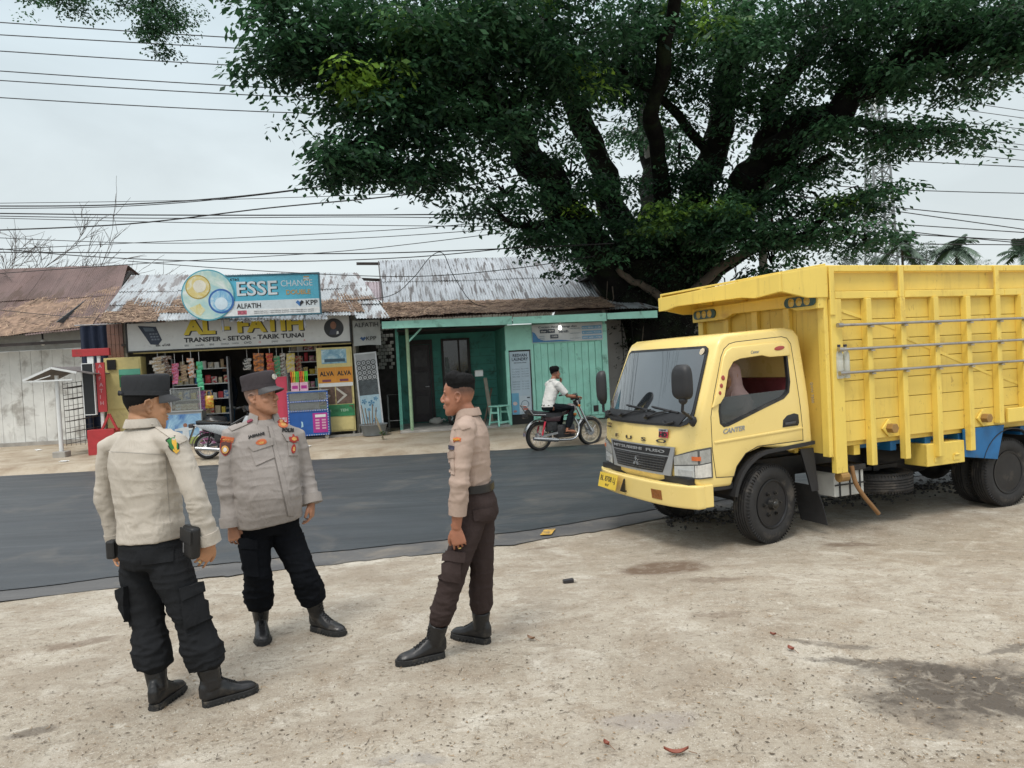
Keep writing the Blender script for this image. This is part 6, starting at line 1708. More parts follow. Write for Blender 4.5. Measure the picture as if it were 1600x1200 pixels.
# ---------------- bed
BX0, BX1, BW, BH, BB_ = 0.60, 4.95, 1.01, 2.604, 0.84
bed = bpy.data.objects.new('cargo_bed', None); COL.objects.link(bed); bed.parent = truck
ZP = 0.905   # lower edge of the planking
def bp(name, mb, m_=BEDY, bevel=0.006, smooth=0):
	return obj(name, mb, m_, bed, bevel=bevel, seg=2, smooth=smooth)
for side in (-1, 1):
	rr = random.Random(5)
	zz = ZP; pk = MB()
	nb = 7
	for k in range(nb):
		z0 = ZP + (2.28 - ZP) * k / nb; z1 = ZP + (2.28 - ZP) * (k + 1) / nb
		pk.bb((BX0 + 0.09, side * (BW - 0.045 + rr.uniform(-0.002, 0.002)), z0 + 0.003), (BX1, side * (BW - 0.075), z1 - 0.003))
	bp('side_planks', pk, BEDP, 0.004)
	bp('inner_lining', MB().bb((BX0 + 0.09, side * (BW - 0.0765), ZP), (BX1, side * (BW - 0.088), 2.59)), BEDP, 0)
	bp('upper_boards', MB().bb((BX0 + 0.09, side * (BW - 0.05), 2.36), (BX1, side * (BW - 0.076), 2.543)), BEDP, 0.004)
	for nm_, za, zb, ex in (('top_rail', 2.545, 2.605, 0.0), ('middle_rail', 2.285, 2.355, 0.0)):
		xs_ = [BX0 + 0.0, 1.60, 3.05, BX1] if nm_ == 'top_rail' else [BX0 + 0.10, 1.60, 3.05, BX1]
		for a, b in zip(xs_[:-1], xs_[1:]):
			bp(nm_, MB().bb((a + 0.002, side * (BW - 0.04), za), (b - 0.002, side * BW, zb)))
	# stakes
	px_top = [365, 490, 615, 735, 850, 945]
	xst = [tpx(1200 + a / 2.4, 380 + 430 / 2.4, -BW).x for a in (378, 505, 630, 750, 862, 955)]
	stp = sum(xst[i + 1] - xst[i] for i in range(5)) / 5
	while xst[-1] + stp < BX1 - 0.05: xst.append(xst[-1] + stp)
	for i, x in enumerate(xst):
		full = (i % 3 == 1)
		zb = (0.66 if i % 2 == 0 else 0.68) if x < 2.8 else 0.93
		bp('stake', MB().bb((x - 0.034, side * (BW - 0.0445), zb + 0.0), (x + 0.034, side * (BW + 0.028), 2.284)))
		if full:
			bp('upper_stake', MB().bb((x - 0.03, side * (BW + 0.0005), 2.20 + 0.085), (x + 0.03, side * (BW + 0.024), 2.60)))
	# diagonal marks of a brace behind the stakes, on the planks
	for (xa, za, xb, zb) in ((BX0 + 0.12, 2.20, xst[1] - 0.04, 1.98), (xst[1] + 0.06, 1.90, xst[4] - 0.05, 1.45), (xst[4] + 0.05, 1.43, xst[6] - 0.05, 1.2)):
		bp('diagonal_strip', MB().bar((xa, side * (BW - 0.042), za), (xb, side * (BW - 0.042), zb), 0.008, 0.03), BEDY, 0.002)
	# corner posts
	bp('corner_post', MB().bb((BX0 + 0.03, side * (BW - 0.06), 0.62), (BX0 + 0.17, side * (BW + 0.005), 2.28)))
	bp('corner_plate', MB().bb((BX0 + 0.02, side * (BW + 0.0055), 2.13), (BX0 + 0.08, side * (BW + 0.02), 2.60)))
	# steel rods
	for (ya, yb) in ((512, 494), (551, 527), (588, 560)):
		a = tpx(1300, ya, -BW - 0.045); b = tpx(1600, yb, -BW - 0.045)
		zl = (a.z + b.z) / 2
		bp('steel_rod', MB().cyl((BX0 + 0.10, side * (BW + 0.045), zl), (BX1 - 0.05, side * (BW + 0.045), zl - 0.0), 0.014, n=10), CHRS, 0, 40)
		for x in [BX0 + 0.1] + xst:
			bp('rod_clamp', MB().bb((x - 0.025, side * (BW + 0.029), zl - 0.03), (x + 0.025, side * (BW + 0.06), zl - 0.016)) if x > BX0 + 0.11 else MB().cyl((x - 0.03, side * (BW + 0.045), zl), (x + 0.03, side * (BW + 0.045), zl), 0.022, n=10), CHRS, 0.0)
	# lower rear side board over the wheel
	bp('wheel_board', MB().bb((tpx(1572, 668, -BW).x, side * (BW + 0.0), 0.93), (BX1, side * (BW + 0.03), 1.08)))
	for x in (tpx(1393, 676, -BW).x, tpx(1540, 656, -BW).x):
		bp('timber_bolt', MB().cyl((x, side * (BW - 0.03), 1.0), (x, side * (BW + 0.05), 1.0), 0.05, n=6), mat('bolt_rust', (0.3, 0.17, 0.05), 0.6), 0.004)
		bp('bolt_plate', MB().box((x, side * (BW - 0.032), 1.0), (0.13, 0.02, 0.13), Matrix.Rotation(R(45), 3, 'Y')), BEDY, 0.004)
# floor and cross sills
bp('floor', MB().bb((BX0 + 0.05, -BW + 0.08, 0.86), (BX1, BW - 0.08, 0.92)), BEDP)
for k in range(9):
	x = BX0 + 0.35 + k * 0.48
	bp('cross_sill', MB().bb((x, -BW + 0.09, 0.76), (x + 0.08, BW - 0.09, 0.858)), CHASB if x > 1.0 else BEDY)
bp('blue_skirt', MB().bb((BX0 + 0.25, -BW + 0.22, 0.80), (2.9, -BW + 0.235, 0.858)), CHASB, 0.002)
# front wall: vertical planks, beam and forward visor
fw_ = MB()
for k in range(5):
	ya = -BW + 0.06 + k * (2 * BW - 0.12) / 5
	fw_.bb((BX0 + 0.02, ya + 0.003, 0.80), (BX0 + 0.055, ya + (2 * BW - 0.12) / 5 - 0.003, 2.50))
bp('front_wall', fw_, BEDP, 0.003)
for y in (-0.95, -0.48, 0.0, 0.48, 0.95):
	bp('front_stake', MB().bb((BX0 - 0.03, y - 0.045, 0.78), (BX0 + 0.0195, y + 0.045, 2.34)))
bp('front_beam', MB().prism([(-BW + 0.01, 2.20), (-BW + 0.30, 2.20), (-BW + 0.42, 2.24), (BW - 0.75, 2.25), (BW - 0.6, 2.20), (BW - 0.01, 2.20), (BW - 0.01, 2.36), (-BW + 0.01, 2.36)], (BX0 - 0.10, 0, 0), (0, 1, 0), (0, 0, 1), (0.069, 0, 0)))
bp('front_top', MB().bb((BX0 - 0.03, -BW, 2.361), (BX0 + 0.02, BW, 2.58)))
# visor: sloping boards projecting over the cab
VX = BX0 - 0.53
def vfn(u, v):
	return V((BX0 + 0.0 - 0.53 * v, -BW + 2 * BW * u, 2.60 - 0.075 * v))
bp('visor_roof', MB().slab(vfn, 4, 2, (0, 0, 0.022)), BEDY, 0.004)
bp('visor_front', MB().prism([(-BW + 0.0, 2.36), (-BW + 0.35, 2.335), (-BW + 0.55, 2.36), (BW - 0.35, 2.375), (BW - 0.15, 2.345), (BW + 0.0, 2.345), (BW + 0.0, 2.50), (-BW + 0.0, 2.53)], (VX - 0.03, 0, 0), (0, 1, 0), (0, 0, 1), (0.03, 0, 0)))
for y in (-BW - 0.002, BW - 0.028):
	bp('visor_cheek', MB().prism([(VX + 0.001, 2.36), (VX + 0.30, 2.30), (BX0 + 0.015, 2.30), (BX0 + 0.015, 2.605), (VX + 0.001, 2.53)], (0, y, 0), (1, 0, 0), (0, 0, 1), (0, 0.03, 0)))
for y in (-0.6, 0.1, 0.7):
	bp('visor_strut', MB().bar((BX0 - 0.03, y, 2.40), (VX + 0.001, y, 2.47), 0.04, 0.05))
# lamp clusters on the beam
for y in (-BW + 0.24, BW - 0.26):
	lc = bp('lamp_cluster', MB().prism([(y - 0.155 + 0.05 * math.cos(a), 2.282 + 0.05 * math.sin(a)) for a in np.linspace(R(90), R(270), 9)] + [(y + 0.155 + 0.05 * math.cos(a), 2.282 + 0.05 * math.sin(a)) for a in np.linspace(R(-90), R(90), 9)], (BX0 - 0.101, 0, 0), (0, 1, 0), (0, 0, 1), (-0.02, 0, 0)), mat('cluster_teal', (0.03, 0.09, 0.11), 0.4), 0.003)
	for k in (-1, 0, 1):
		obj('round_lamp', MB().lathe([(0.001, 0.012), (0.03, 0.01), (0.038, 0.0), (0.042, 0.0), (0.042, -0.01)], (BX0 - 0.122, y + k * 0.105, 2.282), (-1, 0, 0), 18), mat('lamp_amber', (0.55, 0.40, 0.10), 0.25, var=0.2, vs=40, coat=0.4), lc, smooth=50)
bp('front_foot', MB().cyl((BX0 + 0.08, -BW + 0.03, 0.58), (BX0 + 0.18, -BW + 0.03, 0.58), 0.05, n=12), mat('bolt_rust', (0.3, 0.17, 0.05), 0.6), 0)
# things hung below the bed
tb = obj('tool_box', MB().bb((1.86, -0.98, 0.56), (2.40, -0.70, 0.79)), BEDY, truck, bevel=0.008)
for x in (2.0, 2.27):
	obj('hinge', MB().box((x, -0.985, 0.625), (0.09, 0.008, 0.05)).cyl((x - 0.03, -0.99, 0.655), (x + 0.03, -0.99, 0.655), 0.01, n=8), BEDY, tb)
obj('blue_tank_guard', MB().prism([(2.40, 0.90), (3.02, 0.90), (2.90, 0.54), (2.41, 0.61)], (0, -0.975, 0), (1, 0, 0), (0, 0, 1), (0, 0.02, 0)), CHASB, truck, bevel=0.004)
btb = obj('battery_box', MB().bb((0.74, -0.86, 0.36), (1.12, -0.62, 0.60)), mat('battery_white', (0.5, 0.5, 0.47), 0.5, var=0.1, dirt=(0.2, 0.18, 0.15), dirt_amt=0.4), truck, bevel=0.006)
bs2 = MB()
for x in (0.80, 0.93, 1.06):
	bs2.bb((x, -0.872, 0.355), (x + 0.012, -0.8605, 0.605))
bs2.bb((0.735, -0.878, 0.47), (1.125, -0.8725, 0.485))
obj('battery_strap', bs2, BLK, btb)
obj('battery_lid', MB().bb((0.72, -0.88, 0.6005), (1.14, -0.60, 0.66)), BLK, btb, bevel=0.01)
obj('hose', MB().tube([tuple(p) for p in catmull([(0.90, -0.93, 0.66), (0.92, -0.95, 0.5), (1.0, -0.97, 0.36), (1.10, -0.985, 0.24), (1.16, -0.99, 0.17)], 5)], 0.022, 10), mat('hose_brown', (0.25, 0.13, 0.05), 0.6, var=0.2), truck, smooth=50)
obj('fuel_tank', MB().cyl((2.0, 0.6, 0.55), (2.9, 0.6, 0.55), 0.22, n=20), BLK, truck, smooth=40)
obj('air_tank', MB().cyl((1.9, -0.15, 0.5), (2.7, -0.15, 0.5), 0.16, n=18), BLK, truck, smooth=40)
obj('rear_mudguard', MB().slab(lambda u, v: V((3.126 + 0.47 * math.cos(R(20 + 140 * u)), -0.98 + 0.5 * v, 0.40 + 0.45 * math.sin(R(20 + 140 * u)))), 14, 3, (0, 0, 0.01)), BLK, truck)

# two water bottles tucked behind the lower rod
PET = mat('pet_plastic', (0.7, 0.72, 0.66), 0.15, var=0.05, trans=0.35)
for k, x in enumerate((0.0, 0.085)):
	a = tpx(1321, 588, -BW - 0.03)
	t = thing('water_bottle', ('left of two clear water bottles held against the truck planks by the steel rod', 'right of two clear water bottles held against the truck planks by the steel rod')[k], 'bottle', TM @ V((a.x - 0.045 + x, -BW - 0.005 + 0.004 * k, a.z - 0.02)), 0, 'water bottles on the lorry side')
	obj('bottle_body', MB().lathe([(0.001, 0), (0.034, 0.002), (0.037, 0.015), (0.037, 0.05), (0.035, 0.055), (0.037, 0.06), (0.037, 0.17), (0.034, 0.18), (0.037, 0.19), (0.035, 0.23), (0.016, 0.29), (0.013, 0.30), (0.001, 0.301)], (0, 0, 0), (0, 0, 1), 20), PET, t, smooth=40)
	obj('cap', MB().cyl((0, 0, 0.3015), (0, 0, 0.325), 0.017, n=14), mat('cap_dark', (0.03, 0.03, 0.05), 0.4), t)
# ------------------------------------------------------------------ people
def skin_material(name, c):
	m, nt, b = nodes(name); N = NT(nt); co = N.co()
	a = N.n('ShaderNodeVertexColor'); a.layer_name = 'Col'
	f = N.noise(co, 40, 4, 0.6)
	N.l(N.mix(0.22, a.outputs[0], N.ramp(f, [(0.3, tuple(x * 0.55 for x in c)), (0.7, tuple(min(1, x * 1.25) for x in c))])), b.inputs['Base Color'])
	b.inputs['Roughness'].default_value = 0.5; b.inputs['Subsurface Weight'].default_value = 0.06
	b.inputs['Subsurface Radius'].default_value = (0.01, 0.004, 0.002)
	N.bump(N.noise(co, 220, 3), 0.12, 0.002, b)
	return m


def cloth(name, c, rough=0.85, weave=420):
	m, nt, b = nodes(name); N = NT(nt); co = N.co()
	f = N.noise(co, 5, 5, 0.6)
	col = N.ramp(f, [(0.3, tuple(x * 0.9 for x in c)), (0.7, tuple(min(1, x * 1.08) for x in c))])
	N.l(col, b.inputs['Base Color']); b.inputs['Roughness'].default_value = rough
	b.inputs['Specular IOR Level'].default_value = 0.12 if max(c) > 0.1 else 0.04
	w1 = N.noise(N.scale(co, (1, 1, 0.5)), 9, 5, 0.6, 0.8)
	N.bump(N.math('ADD', N.math('MULTIPLY', w1, 1.0), N.math('MULTIPLY', N.noise(co, weave, 2), 0.05)), 0.5, 0.03, b)
	return m


def ring_xy(c, rx, rf, rb, yaw, n=28, p=2.3, tilt=(0, 0)):
	"""horizontal ring: half width rx, depth rf to the front and rb to the back, facing yaw (from +Y towards +X)"""
	out = []; fx, fy = math.sin(yaw), math.cos(yaw); sx, sy = math.cos(yaw), -math.sin(yaw)
	for k in range(n):
		a = 2 * math.pi * k / n; ca, sa = math.cos(a), math.sin(a)
		X = math.copysign(abs(ca) ** (2 / p), ca) * rx; Y = math.copysign(abs(sa) ** (2 / p), sa) * (rf if sa > 0 else rb)
		out.append(V((c[0] + sx * X + fx * Y, c[1] + sy * X + fy * Y, c[2] + tilt[0] * Y + tilt[1] * X)))
	return out


def lerp3(a, b, t): return V(a) * (1 - t) + V(b) * t


class Head:
	def __init__(s, c, yaw, pitch=0.0, roll=0.0, scale=1.0):
		s.c = V(c); s.sc = scale
		s.m = (Matrix.Rotation(-yaw, 3, 'Z') @ Matrix.Rotation(pitch, 3, 'X') @ Matrix.Rotation(roll, 3, 'Y'))

	def w(s, p): return s.c + s.m @ (V(p) * s.sc)

	def inv(s, a):
		return (a - np.array(s.c)) @ np.array(s.m) / s.sc       # rows: m^-1 = m^T

	def add(s, mb, jowl=0.0, nose=1.0, chin=1.0):
		S = [(-0.116, 0.046, 0.026, 0.036, 0.015), (-0.106, 0.052, 0.040 + jowl * 0.6, 0.034 * chin, 0.034), (-0.090, 0.046, 0.051 + jowl, 0.040 * chin, 0.052), (-0.07, 0.026, 0.060 + jowl, 0.060, 0.072),
			 (-0.045, 0.012, 0.066 + jowl * 0.8, 0.076, 0.082), (-0.02, 0.004, 0.070 + jowl * 0.4, 0.083, 0.088), (0.008, 0, 0.0725, 0.084, 0.096), (0.03, 0, 0.0745, 0.088, 0.10), (0.055, 0, 0.076, 0.087, 0.101),
			 (0.08, -0.002, 0.073, 0.078, 0.096), (0.10, -0.006, 0.063, 0.062, 0.083), (0.115, -0.01, 0.046, 0.044, 0.062), (0.124, -0.012, 0.022, 0.02, 0.03)]
		rings = []
		for z, y0, hw, f, b in S:
			r = []
			for k in range(28):
				a = 2 * math.pi * k / 28; ca, sa = math.cos(a), math.sin(a)
				r.append(s.w((math.copysign(abs(ca) ** 0.92, ca) * hw, y0 + math.copysign(abs(sa) ** 0.92, sa) * (f if sa > 0 else b), z)))
			rings.append(r)
		mb.loft(rings)
		E = lambda c, r, rot=None: mb.ell(s.w(c), [x * s.sc for x in r], 14, 10, s.m if rot is None else s.m @ rot)
		mb.tube([s.w((0, 0.080, 0.022)), s.w((0, 0.092, 0.002)), s.w((0, 0.097 + 0.005 * nose, -0.016)), s.w((0, 0.094 + 0.007 * nose, -0.028))], [0.009, 0.0105, 0.0125, 0.012], 10)
		for sx in (-1, 1):
			E((sx * 0.013, 0.092 + 0.004 * nose, -0.029), (0.010, 0.012, 0.009))
			E((sx * 0.037, 0.054, -0.028), (0.030, 0.026, 0.028))
			E((sx * 0.028, 0.076, 0.030), (0.024, 0.011, 0.008), Matrix.Rotation(sx * -0.25, 3, 'Z'))
			# ear: rim, bowl, lobe
			rr_ = Matrix.Rotation(sx * 0.35, 3, 'Z') @ Matrix.Rotation(-0.15, 3, 'X')
			E((sx * 0.078, -0.012, -0.004), (0.009, 0.017, 0.029), rr_)
			pts = [(0.077, 0.004, -0.012), (0.080, 0.006, 0.012), (0.085, -0.008, 0.027), (0.088, -0.024, 0.020), (0.088, -0.028, 0.0), (0.084, -0.018, -0.022), (0.078, -0.006, -0.034)]
			mb.tube([s.w((sx * x, y, z)) for x, y, z in pts], 0.0058 * s.sc, 7)
			E((sx * 0.079, -0.006, -0.031), (0.007, 0.009, 0.010))
		E((0, 0.088, -0.054), (0.023, 0.011, 0.0065)); E((0, 0.088, -0.0665), (0.020, 0.011, 0.008))
		E((0, 0.068, -0.097), (0.022, 0.017, 0.013))
		E((0, 0.074, -0.06), (0.034, 0.018, 0.028))

	def sculpt(s, co):
		"""eye sockets, mouth line, ear bowl: small dents"""
		l = s.inv(co)
		d = np.zeros_like(l)
		def dent(c, r, amt, dirv):
			q = ((l - np.array(c)) / np.array(r)) ** 2; w = np.exp(-q.sum(1) * 1.4)
			d[:] += w[:, None] * np.array(dirv)[None] * amt
		for sx in (-1, 1):
			dent((sx * 0.031, 0.084, 0.006), (0.020, 0.03, 0.011), 0.010, (0, -1, 0))
			dent((sx * 0.030, 0.080, 0.004), (0.010, 0.03, 0.007), 0.005, (0, 1, 0))
			dent((sx * 0.088, -0.010, 0.002), (0.012, 0.009, 0.013), 0.008, (-sx, 0, 0))
		dent((0, 0.095, -0.0600), (0.024, 0.02, 0.0028), 0.005, (0, -1, 0))
		dent((0, 0.095, -0.082), (0.02, 0.02, 0.006), 0.004, (0, -1, 0))
		return co + (d * s.sc) @ np.array(s.m).T

	def paint(s, co, col, skin, hairline=None, hair=(0.018, 0.015, 0.014)):
		l = s.inv(co)
		def blob(c, r, colr, amt=1.0, pw=1.0):
			q = ((l - np.array(c)) / np.array(r)) ** 2; w = np.clip(1.6 - q.sum(1) * 1.6, 0, 1) * amt
			col[:] = col * (1 - w[:, None]) + np.array(colr)[None] * w[:, None]
		sk = np.array(skin)
		near = np.abs(l).max(1) < 0.2
		for sx in (-1, 1):
			blob((sx * 0.031, 0.082, 0.005), (0.016, 0.03, 0.007), sk * 0.35, 0.5)
			blob((sx * 0.031, 0.084, 0.004), (0.011, 0.03, 0.0042), (0.34, 0.30, 0.27), 0.55)
			blob((sx * 0.030, 0.084, 0.0045), (0.0048, 0.03, 0.0050), (0.012, 0.008, 0.006))
			blob((sx * 0.031, 0.088, 0.0245), (0.023, 0.03, 0.0045), hair, 0.85)
			if 0: blob((sx * 0.040, 0.075, -0.028), (0.03, 0.04, 0.022), sk * np.array((1.12, 0.98, 0.92)), 0.35)
			blob((sx * 0.086, -0.010, 0.0), (0.010, 0.008, 0.012), sk * 0.45, 0.6)
		blob((0, 0.092, -0.059), (0.025, 0.03, 0.011), sk * np.array((0.80, 0.55, 0.58)), 0.7)
		blob((0, 0.095, -0.0600), (0.023, 0.03, 0.0022), sk * 0.3, 0.85)
		blob((0, 0.10, -0.036), (0.014, 0.02, 0.004), sk * 0.5, 0.5)
		blob((0, 0.085, -0.075), (0.05, 0.05, 0.028), sk * 0.86, 0.35)
		if hairline is not None:
			w = hairline(l) * near
			col[:] = col * (1 - w[:, None]) + np.array(hair)[None] * w[:, None]
		return col


def hand(mb, wrist, d, n, t, curl=0.35, sc=1.0, spread=0.11, curls=None):
	"""palm along d, back of the hand along n, thumb towards t"""
	w0, d, n = V(wrist), V(d).normalized(), V(n)
	n = (n - d * n.dot(d)).normalized(); t = V(t); t = (t - d * t.dot(d) - n * t.dot(n)).normalized()
	def P(a, b, c): return w0 + (d * a + t * b + n * c) * sc
	rings = []
	for a, hw, th, sh in ((-0.03, 0.027, 0.020, 0), (0.0, 0.028, 0.019, 0), (0.025, 0.036, 0.018, 0.002), (0.055, 0.042, 0.016, 0.003), (0.083, 0.042, 0.0125, 0.001), (0.093, 0.036, 0.008, 0.0)):
		rings.append([P(a, sh + math.copysign(abs(math.cos(k * math.pi / 8)) ** 0.8, math.cos(k * math.pi / 8)) * hw, math.copysign(abs(math.sin(k * math.pi / 8)) ** 0.8, math.sin(k * math.pi / 8)) * th) for k in range(16)])
	mb.loft(rings)
	for i, (b, L, r) in enumerate(((0.0315, 0.072, 0.0083), (0.0105, 0.080, 0.0086), (-0.0105, 0.074, 0.0083), (-0.0310, 0.058, 0.0074))):
		c = (curls[i] if curls else curl * (0.85 + 0.13 * i))
		a, h = 0.082, 0.001; ang = 0.12; pts = [P(a - 0.02, b * 0.96, 0)]; rad = [r]
		sp = b * spread / 0.03
		for seg, k in ((0.0, 0), (0.46, 1.0), (0.30, 0.95), (0.24, 0.7)):
			if seg:
				ang += c * k * 1.1
				a += seg * L * math.cos(ang); h -= seg * L * math.sin(ang)
			pts.append(P(a, b + sp * (a - 0.08), h)); rad.append(r * (1 - 0.07 * len(pts)))
		# rounded smooth chain
		pp = [V(q) for q in catmull(pts, 3)]; rr_ = list(np.interp(np.linspace(0, 1, len(pp)), np.linspace(0, 1, len(rad)), rad))
		mb.tube(pp, rr_, 10); mb.ell(pp[-1], (rr_[-1] * sc,) * 3, 8, 6)
	th = [P(0.012, 0.022, -0.006), P(0.038, 0.042, -0.014), P(0.062, 0.052, -0.022), P(0.085, 0.053, -0.030)]
	mb.tube([V(q) for q in catmull(th, 3)], list(np.linspace(0.016, 0.0085, 10)), 10); mb.ell(th[-1], (0.0085 * sc,) * 3, 8, 6)


def wrinkle(me, amp, specs, centre=None, keep=None):
	"""push folds into cloth: specs = list of (scale vector, weight, seed); ridged noise"""
	co, no = get_co(me), get_no(me)
	h = np.zeros(len(co))
	for sc, wgt, sd in specs:
		n1 = vnoise(co * np.array(sc) + 31.7, sd); n2 = vnoise(co * np.array(sc) * 2.1 + 7.3, sd + 5)
		r = 1 - np.abs(n1 + 0.35 * n2) * 2.6
		h += wgt * (np.clip(r, 0, 1) ** 1.3 - 0.22)
	if keep is not None:
		h = h * keep(co)
	set_co(me, co + no * (h * amp)[:, None])


def boot(parent, heel, toe_dir, shin_top, mats, L=0.285, name='boot', pitch=0.0):
	"""military boot: heel = ground point under the heel"""
	f = V((toe_dir[0], toe_dir[1], 0)).normalized(); s = V((f.y, -f.x, 0)); h = V(heel)
	k = L / 0.285
	def P(a, b, c):
		return h + f * (a * k) + s * (b * k) + V((0, 0, c + max(0, a - 0.05) * math.tan(pitch)))
	mb = MB(); rings = []
	for a, hw, top, zb in ((0.0, 0.022, 0.075, 0.030), (0.012, 0.032, 0.105, 0.026), (0.05, 0.038, 0.135, 0.024), (0.085, 0.040, 0.14, 0.024), (0.12, 0.042, 0.118, 0.024), (0.155, 0.046, 0.094, 0.024), (0.195, 0.049, 0.076, 0.024), (0.235, 0.047, 0.068, 0.024), (0.262, 0.038, 0.060, 0.025), (0.278, 0.024, 0.048, 0.028), (0.284, 0.010, 0.040, 0.032)):
		r = []
		for q in range(18):
			an = 2 * math.pi * q / 18; ca, sa = math.cos(an), math.sin(an)
			r.append(P(a, math.copysign(abs(ca) ** 0.75, ca) * hw * (0.86 if sa > 0.3 else 1), (zb + top) / 2 + math.copysign(abs(sa) ** (0.75 if sa < 0 else 0.95), sa) * (top - zb) / 2))
		rings.append(r)
	mb.loft(rings)
	an0 = P(0.055, 0, 0.09); st = V(shin_top)
	mb.tube([an0, lerp3(an0, st, 0.35), lerp3(an0, st, 0.7), st], [0.046, 0.050, 0.054, 0.058], 18)
	mb.tube([P(0.012, 0, 0.05), P(0.010, 0, 0.10), lerp3(P(0.012, 0, 0.13), st, 0.25)], [0.030, 0.030, 0.022], 12)
	me = remesh(mb, 0.0055, 5)
	co = get_co(me); wrinkle(me, 0.003, [((30, 30, 60), 0.6, 3)], keep=lambda c: np.clip((c[:, 2] - h.z - 0.08) * 20, 0, 1))
	b = obj(name, me, mats[0], parent)
	so = MB()
	outl = [(0.0, 0.026), (-0.006, 0.0), (0.0, -0.026), (0.03, -0.040), (0.09, -0.041), (0.15, -0.047), (0.20, -0.054), (0.245, -0.050), (0.275, -0.034), (0.292, -0.010), (0.292, 0.010), (0.275, 0.034), (0.245, 0.050), (0.20, 0.054), (0.15, 0.047), (0.09, 0.041), (0.03, 0.040)]
	for z0, z1, sc_ in ((0.0, 0.012, 1.0), (0.0125, 0.036, 1.0)):
		n = len(outl); A = [P(a, bb_ * (1.0 if z0 else 0.97), z0 + (0.012 if 0.10 < a < 0.13 and not z0 else 0)) for a, bb_ in outl] + [P(a, bb_ * 0.97, z1) for a, bb_ in outl]
		so.add(A, [tuple(range(n))[::-1], tuple(range(n, 2 * n))] + [(i, (i + 1) % n, n + (i + 1) % n, n + i) for i in range(n)])
	for a in np.linspace(0.015, 0.27, 11):
		for sd in (-1, 1):
			w_ = np.interp(a, [0.0, 0.09, 0.2, 0.27], [0.030, 0.041, 0.054, 0.036])
			so.box(P(a, sd * (w_ + 0.001), 0.010), (0.012, 0.008, 0.018), Matrix(((f.x, s.x, 0), (f.y, s.y, 0), (0, 0, 1))))
	obj('sole', so, mats[1], b, bevel=0.002, seg=1)
	lc = MB()
	bv = BVHTree.FromPolygons([v.co[:] for v in me.vertices], [p.vertices[:] for p in me.polygons])
	for q in range(7):
		t_ = q / 6
		if t_ < 0.55:
			c0 = P(0.165 - 0.06 * t_ / 0.55, 0, 0.2)
			dirn = V((0, 0, -1))
		else:
			c0 = lerp3(P(0.10, 0, 0.13), st, (t_ - 0.55) * 1.6) + f * 0.15; dirn = -f
		for sd in (-1, 1):
			pts = []
			for e in (-0.018, 0.0, 0.018):
				o_ = c0 + s * e + (f if t_ < 0.55 else V((0, 0, 1))) * (sd * e * 0.6)
				hit = bv.ray_cast(o_, dirn)
				if hit[0]: pts.append(hit[0] - dirn * 0.003)
			if len(pts) == 3: lc.tube(pts, 0.0032, 5)
	if lc.v: obj('laces', lc, mats[2], b)
	return b


def bvh_of(me):
	return BVHTree.FromPolygons([v.co[:] for v in me.vertices], [p.vertices[:] for p in me.polygons])


def drape(name, bvh, quad, nu, nv, off, th, mat_, parent, base=None, inside=None, warp=0.0):
	"""patch sewn onto cloth: quad of photo positions cast onto the surface"""
	a, b, c, d = [V(q) for q in quad]
	mb = MB()
	loc = V((0, 0, 0)) if base is None else V(base)
	cache = {}
	def cast(px, py):
		hit = bvh.ray_cast(CC - loc, ray(px, py).normalized())
		if hit[0] is None:
			hit = bvh.find_nearest((CC + ray(px, py).normalized() * (CC - loc).length) - loc)
			if hit[0] is None: return V((0, 0, 0)), V((0, -1, 0))
		return hit[0], hit[1]
	A, B = [], []
	for j in range(nv + 1):
		for i in range(nu + 1):
			u, v = i / nu, j / nv
			p = a.lerp(b, u).lerp(d.lerp(c, u), v)
			h, n_ = cast(p.x, p.y)
			A.append(h + n_ * (off + th)); B.append(h + n_ * (off * 0.2 - 0.002))
	N_ = len(A); ix = lambda i, j: j * (nu + 1) + i; fs = []
	for j in range(nv):
		for i in range(nu):
			fs.append((ix(i, j), ix(i, j + 1), ix(i + 1, j + 1), ix(i + 1, j)))
	rim = [ix(i, 0) for i in range(nu + 1)] + [ix(nu, j) for j in range(1, nv + 1)] + [ix(i, nv) for i in range(nu - 1, -1, -1)] + [ix(0, j) for j in range(nv - 1, 0, -1)]
	for k in range(len(rim)):
		p, q = rim[k], rim[(k + 1) % len(rim)]
		fs.append((p, q, N_ + q, N_ + p))
	mb.add(A + B, fs)
	return obj(name, mb, mat_, parent, smooth=50)


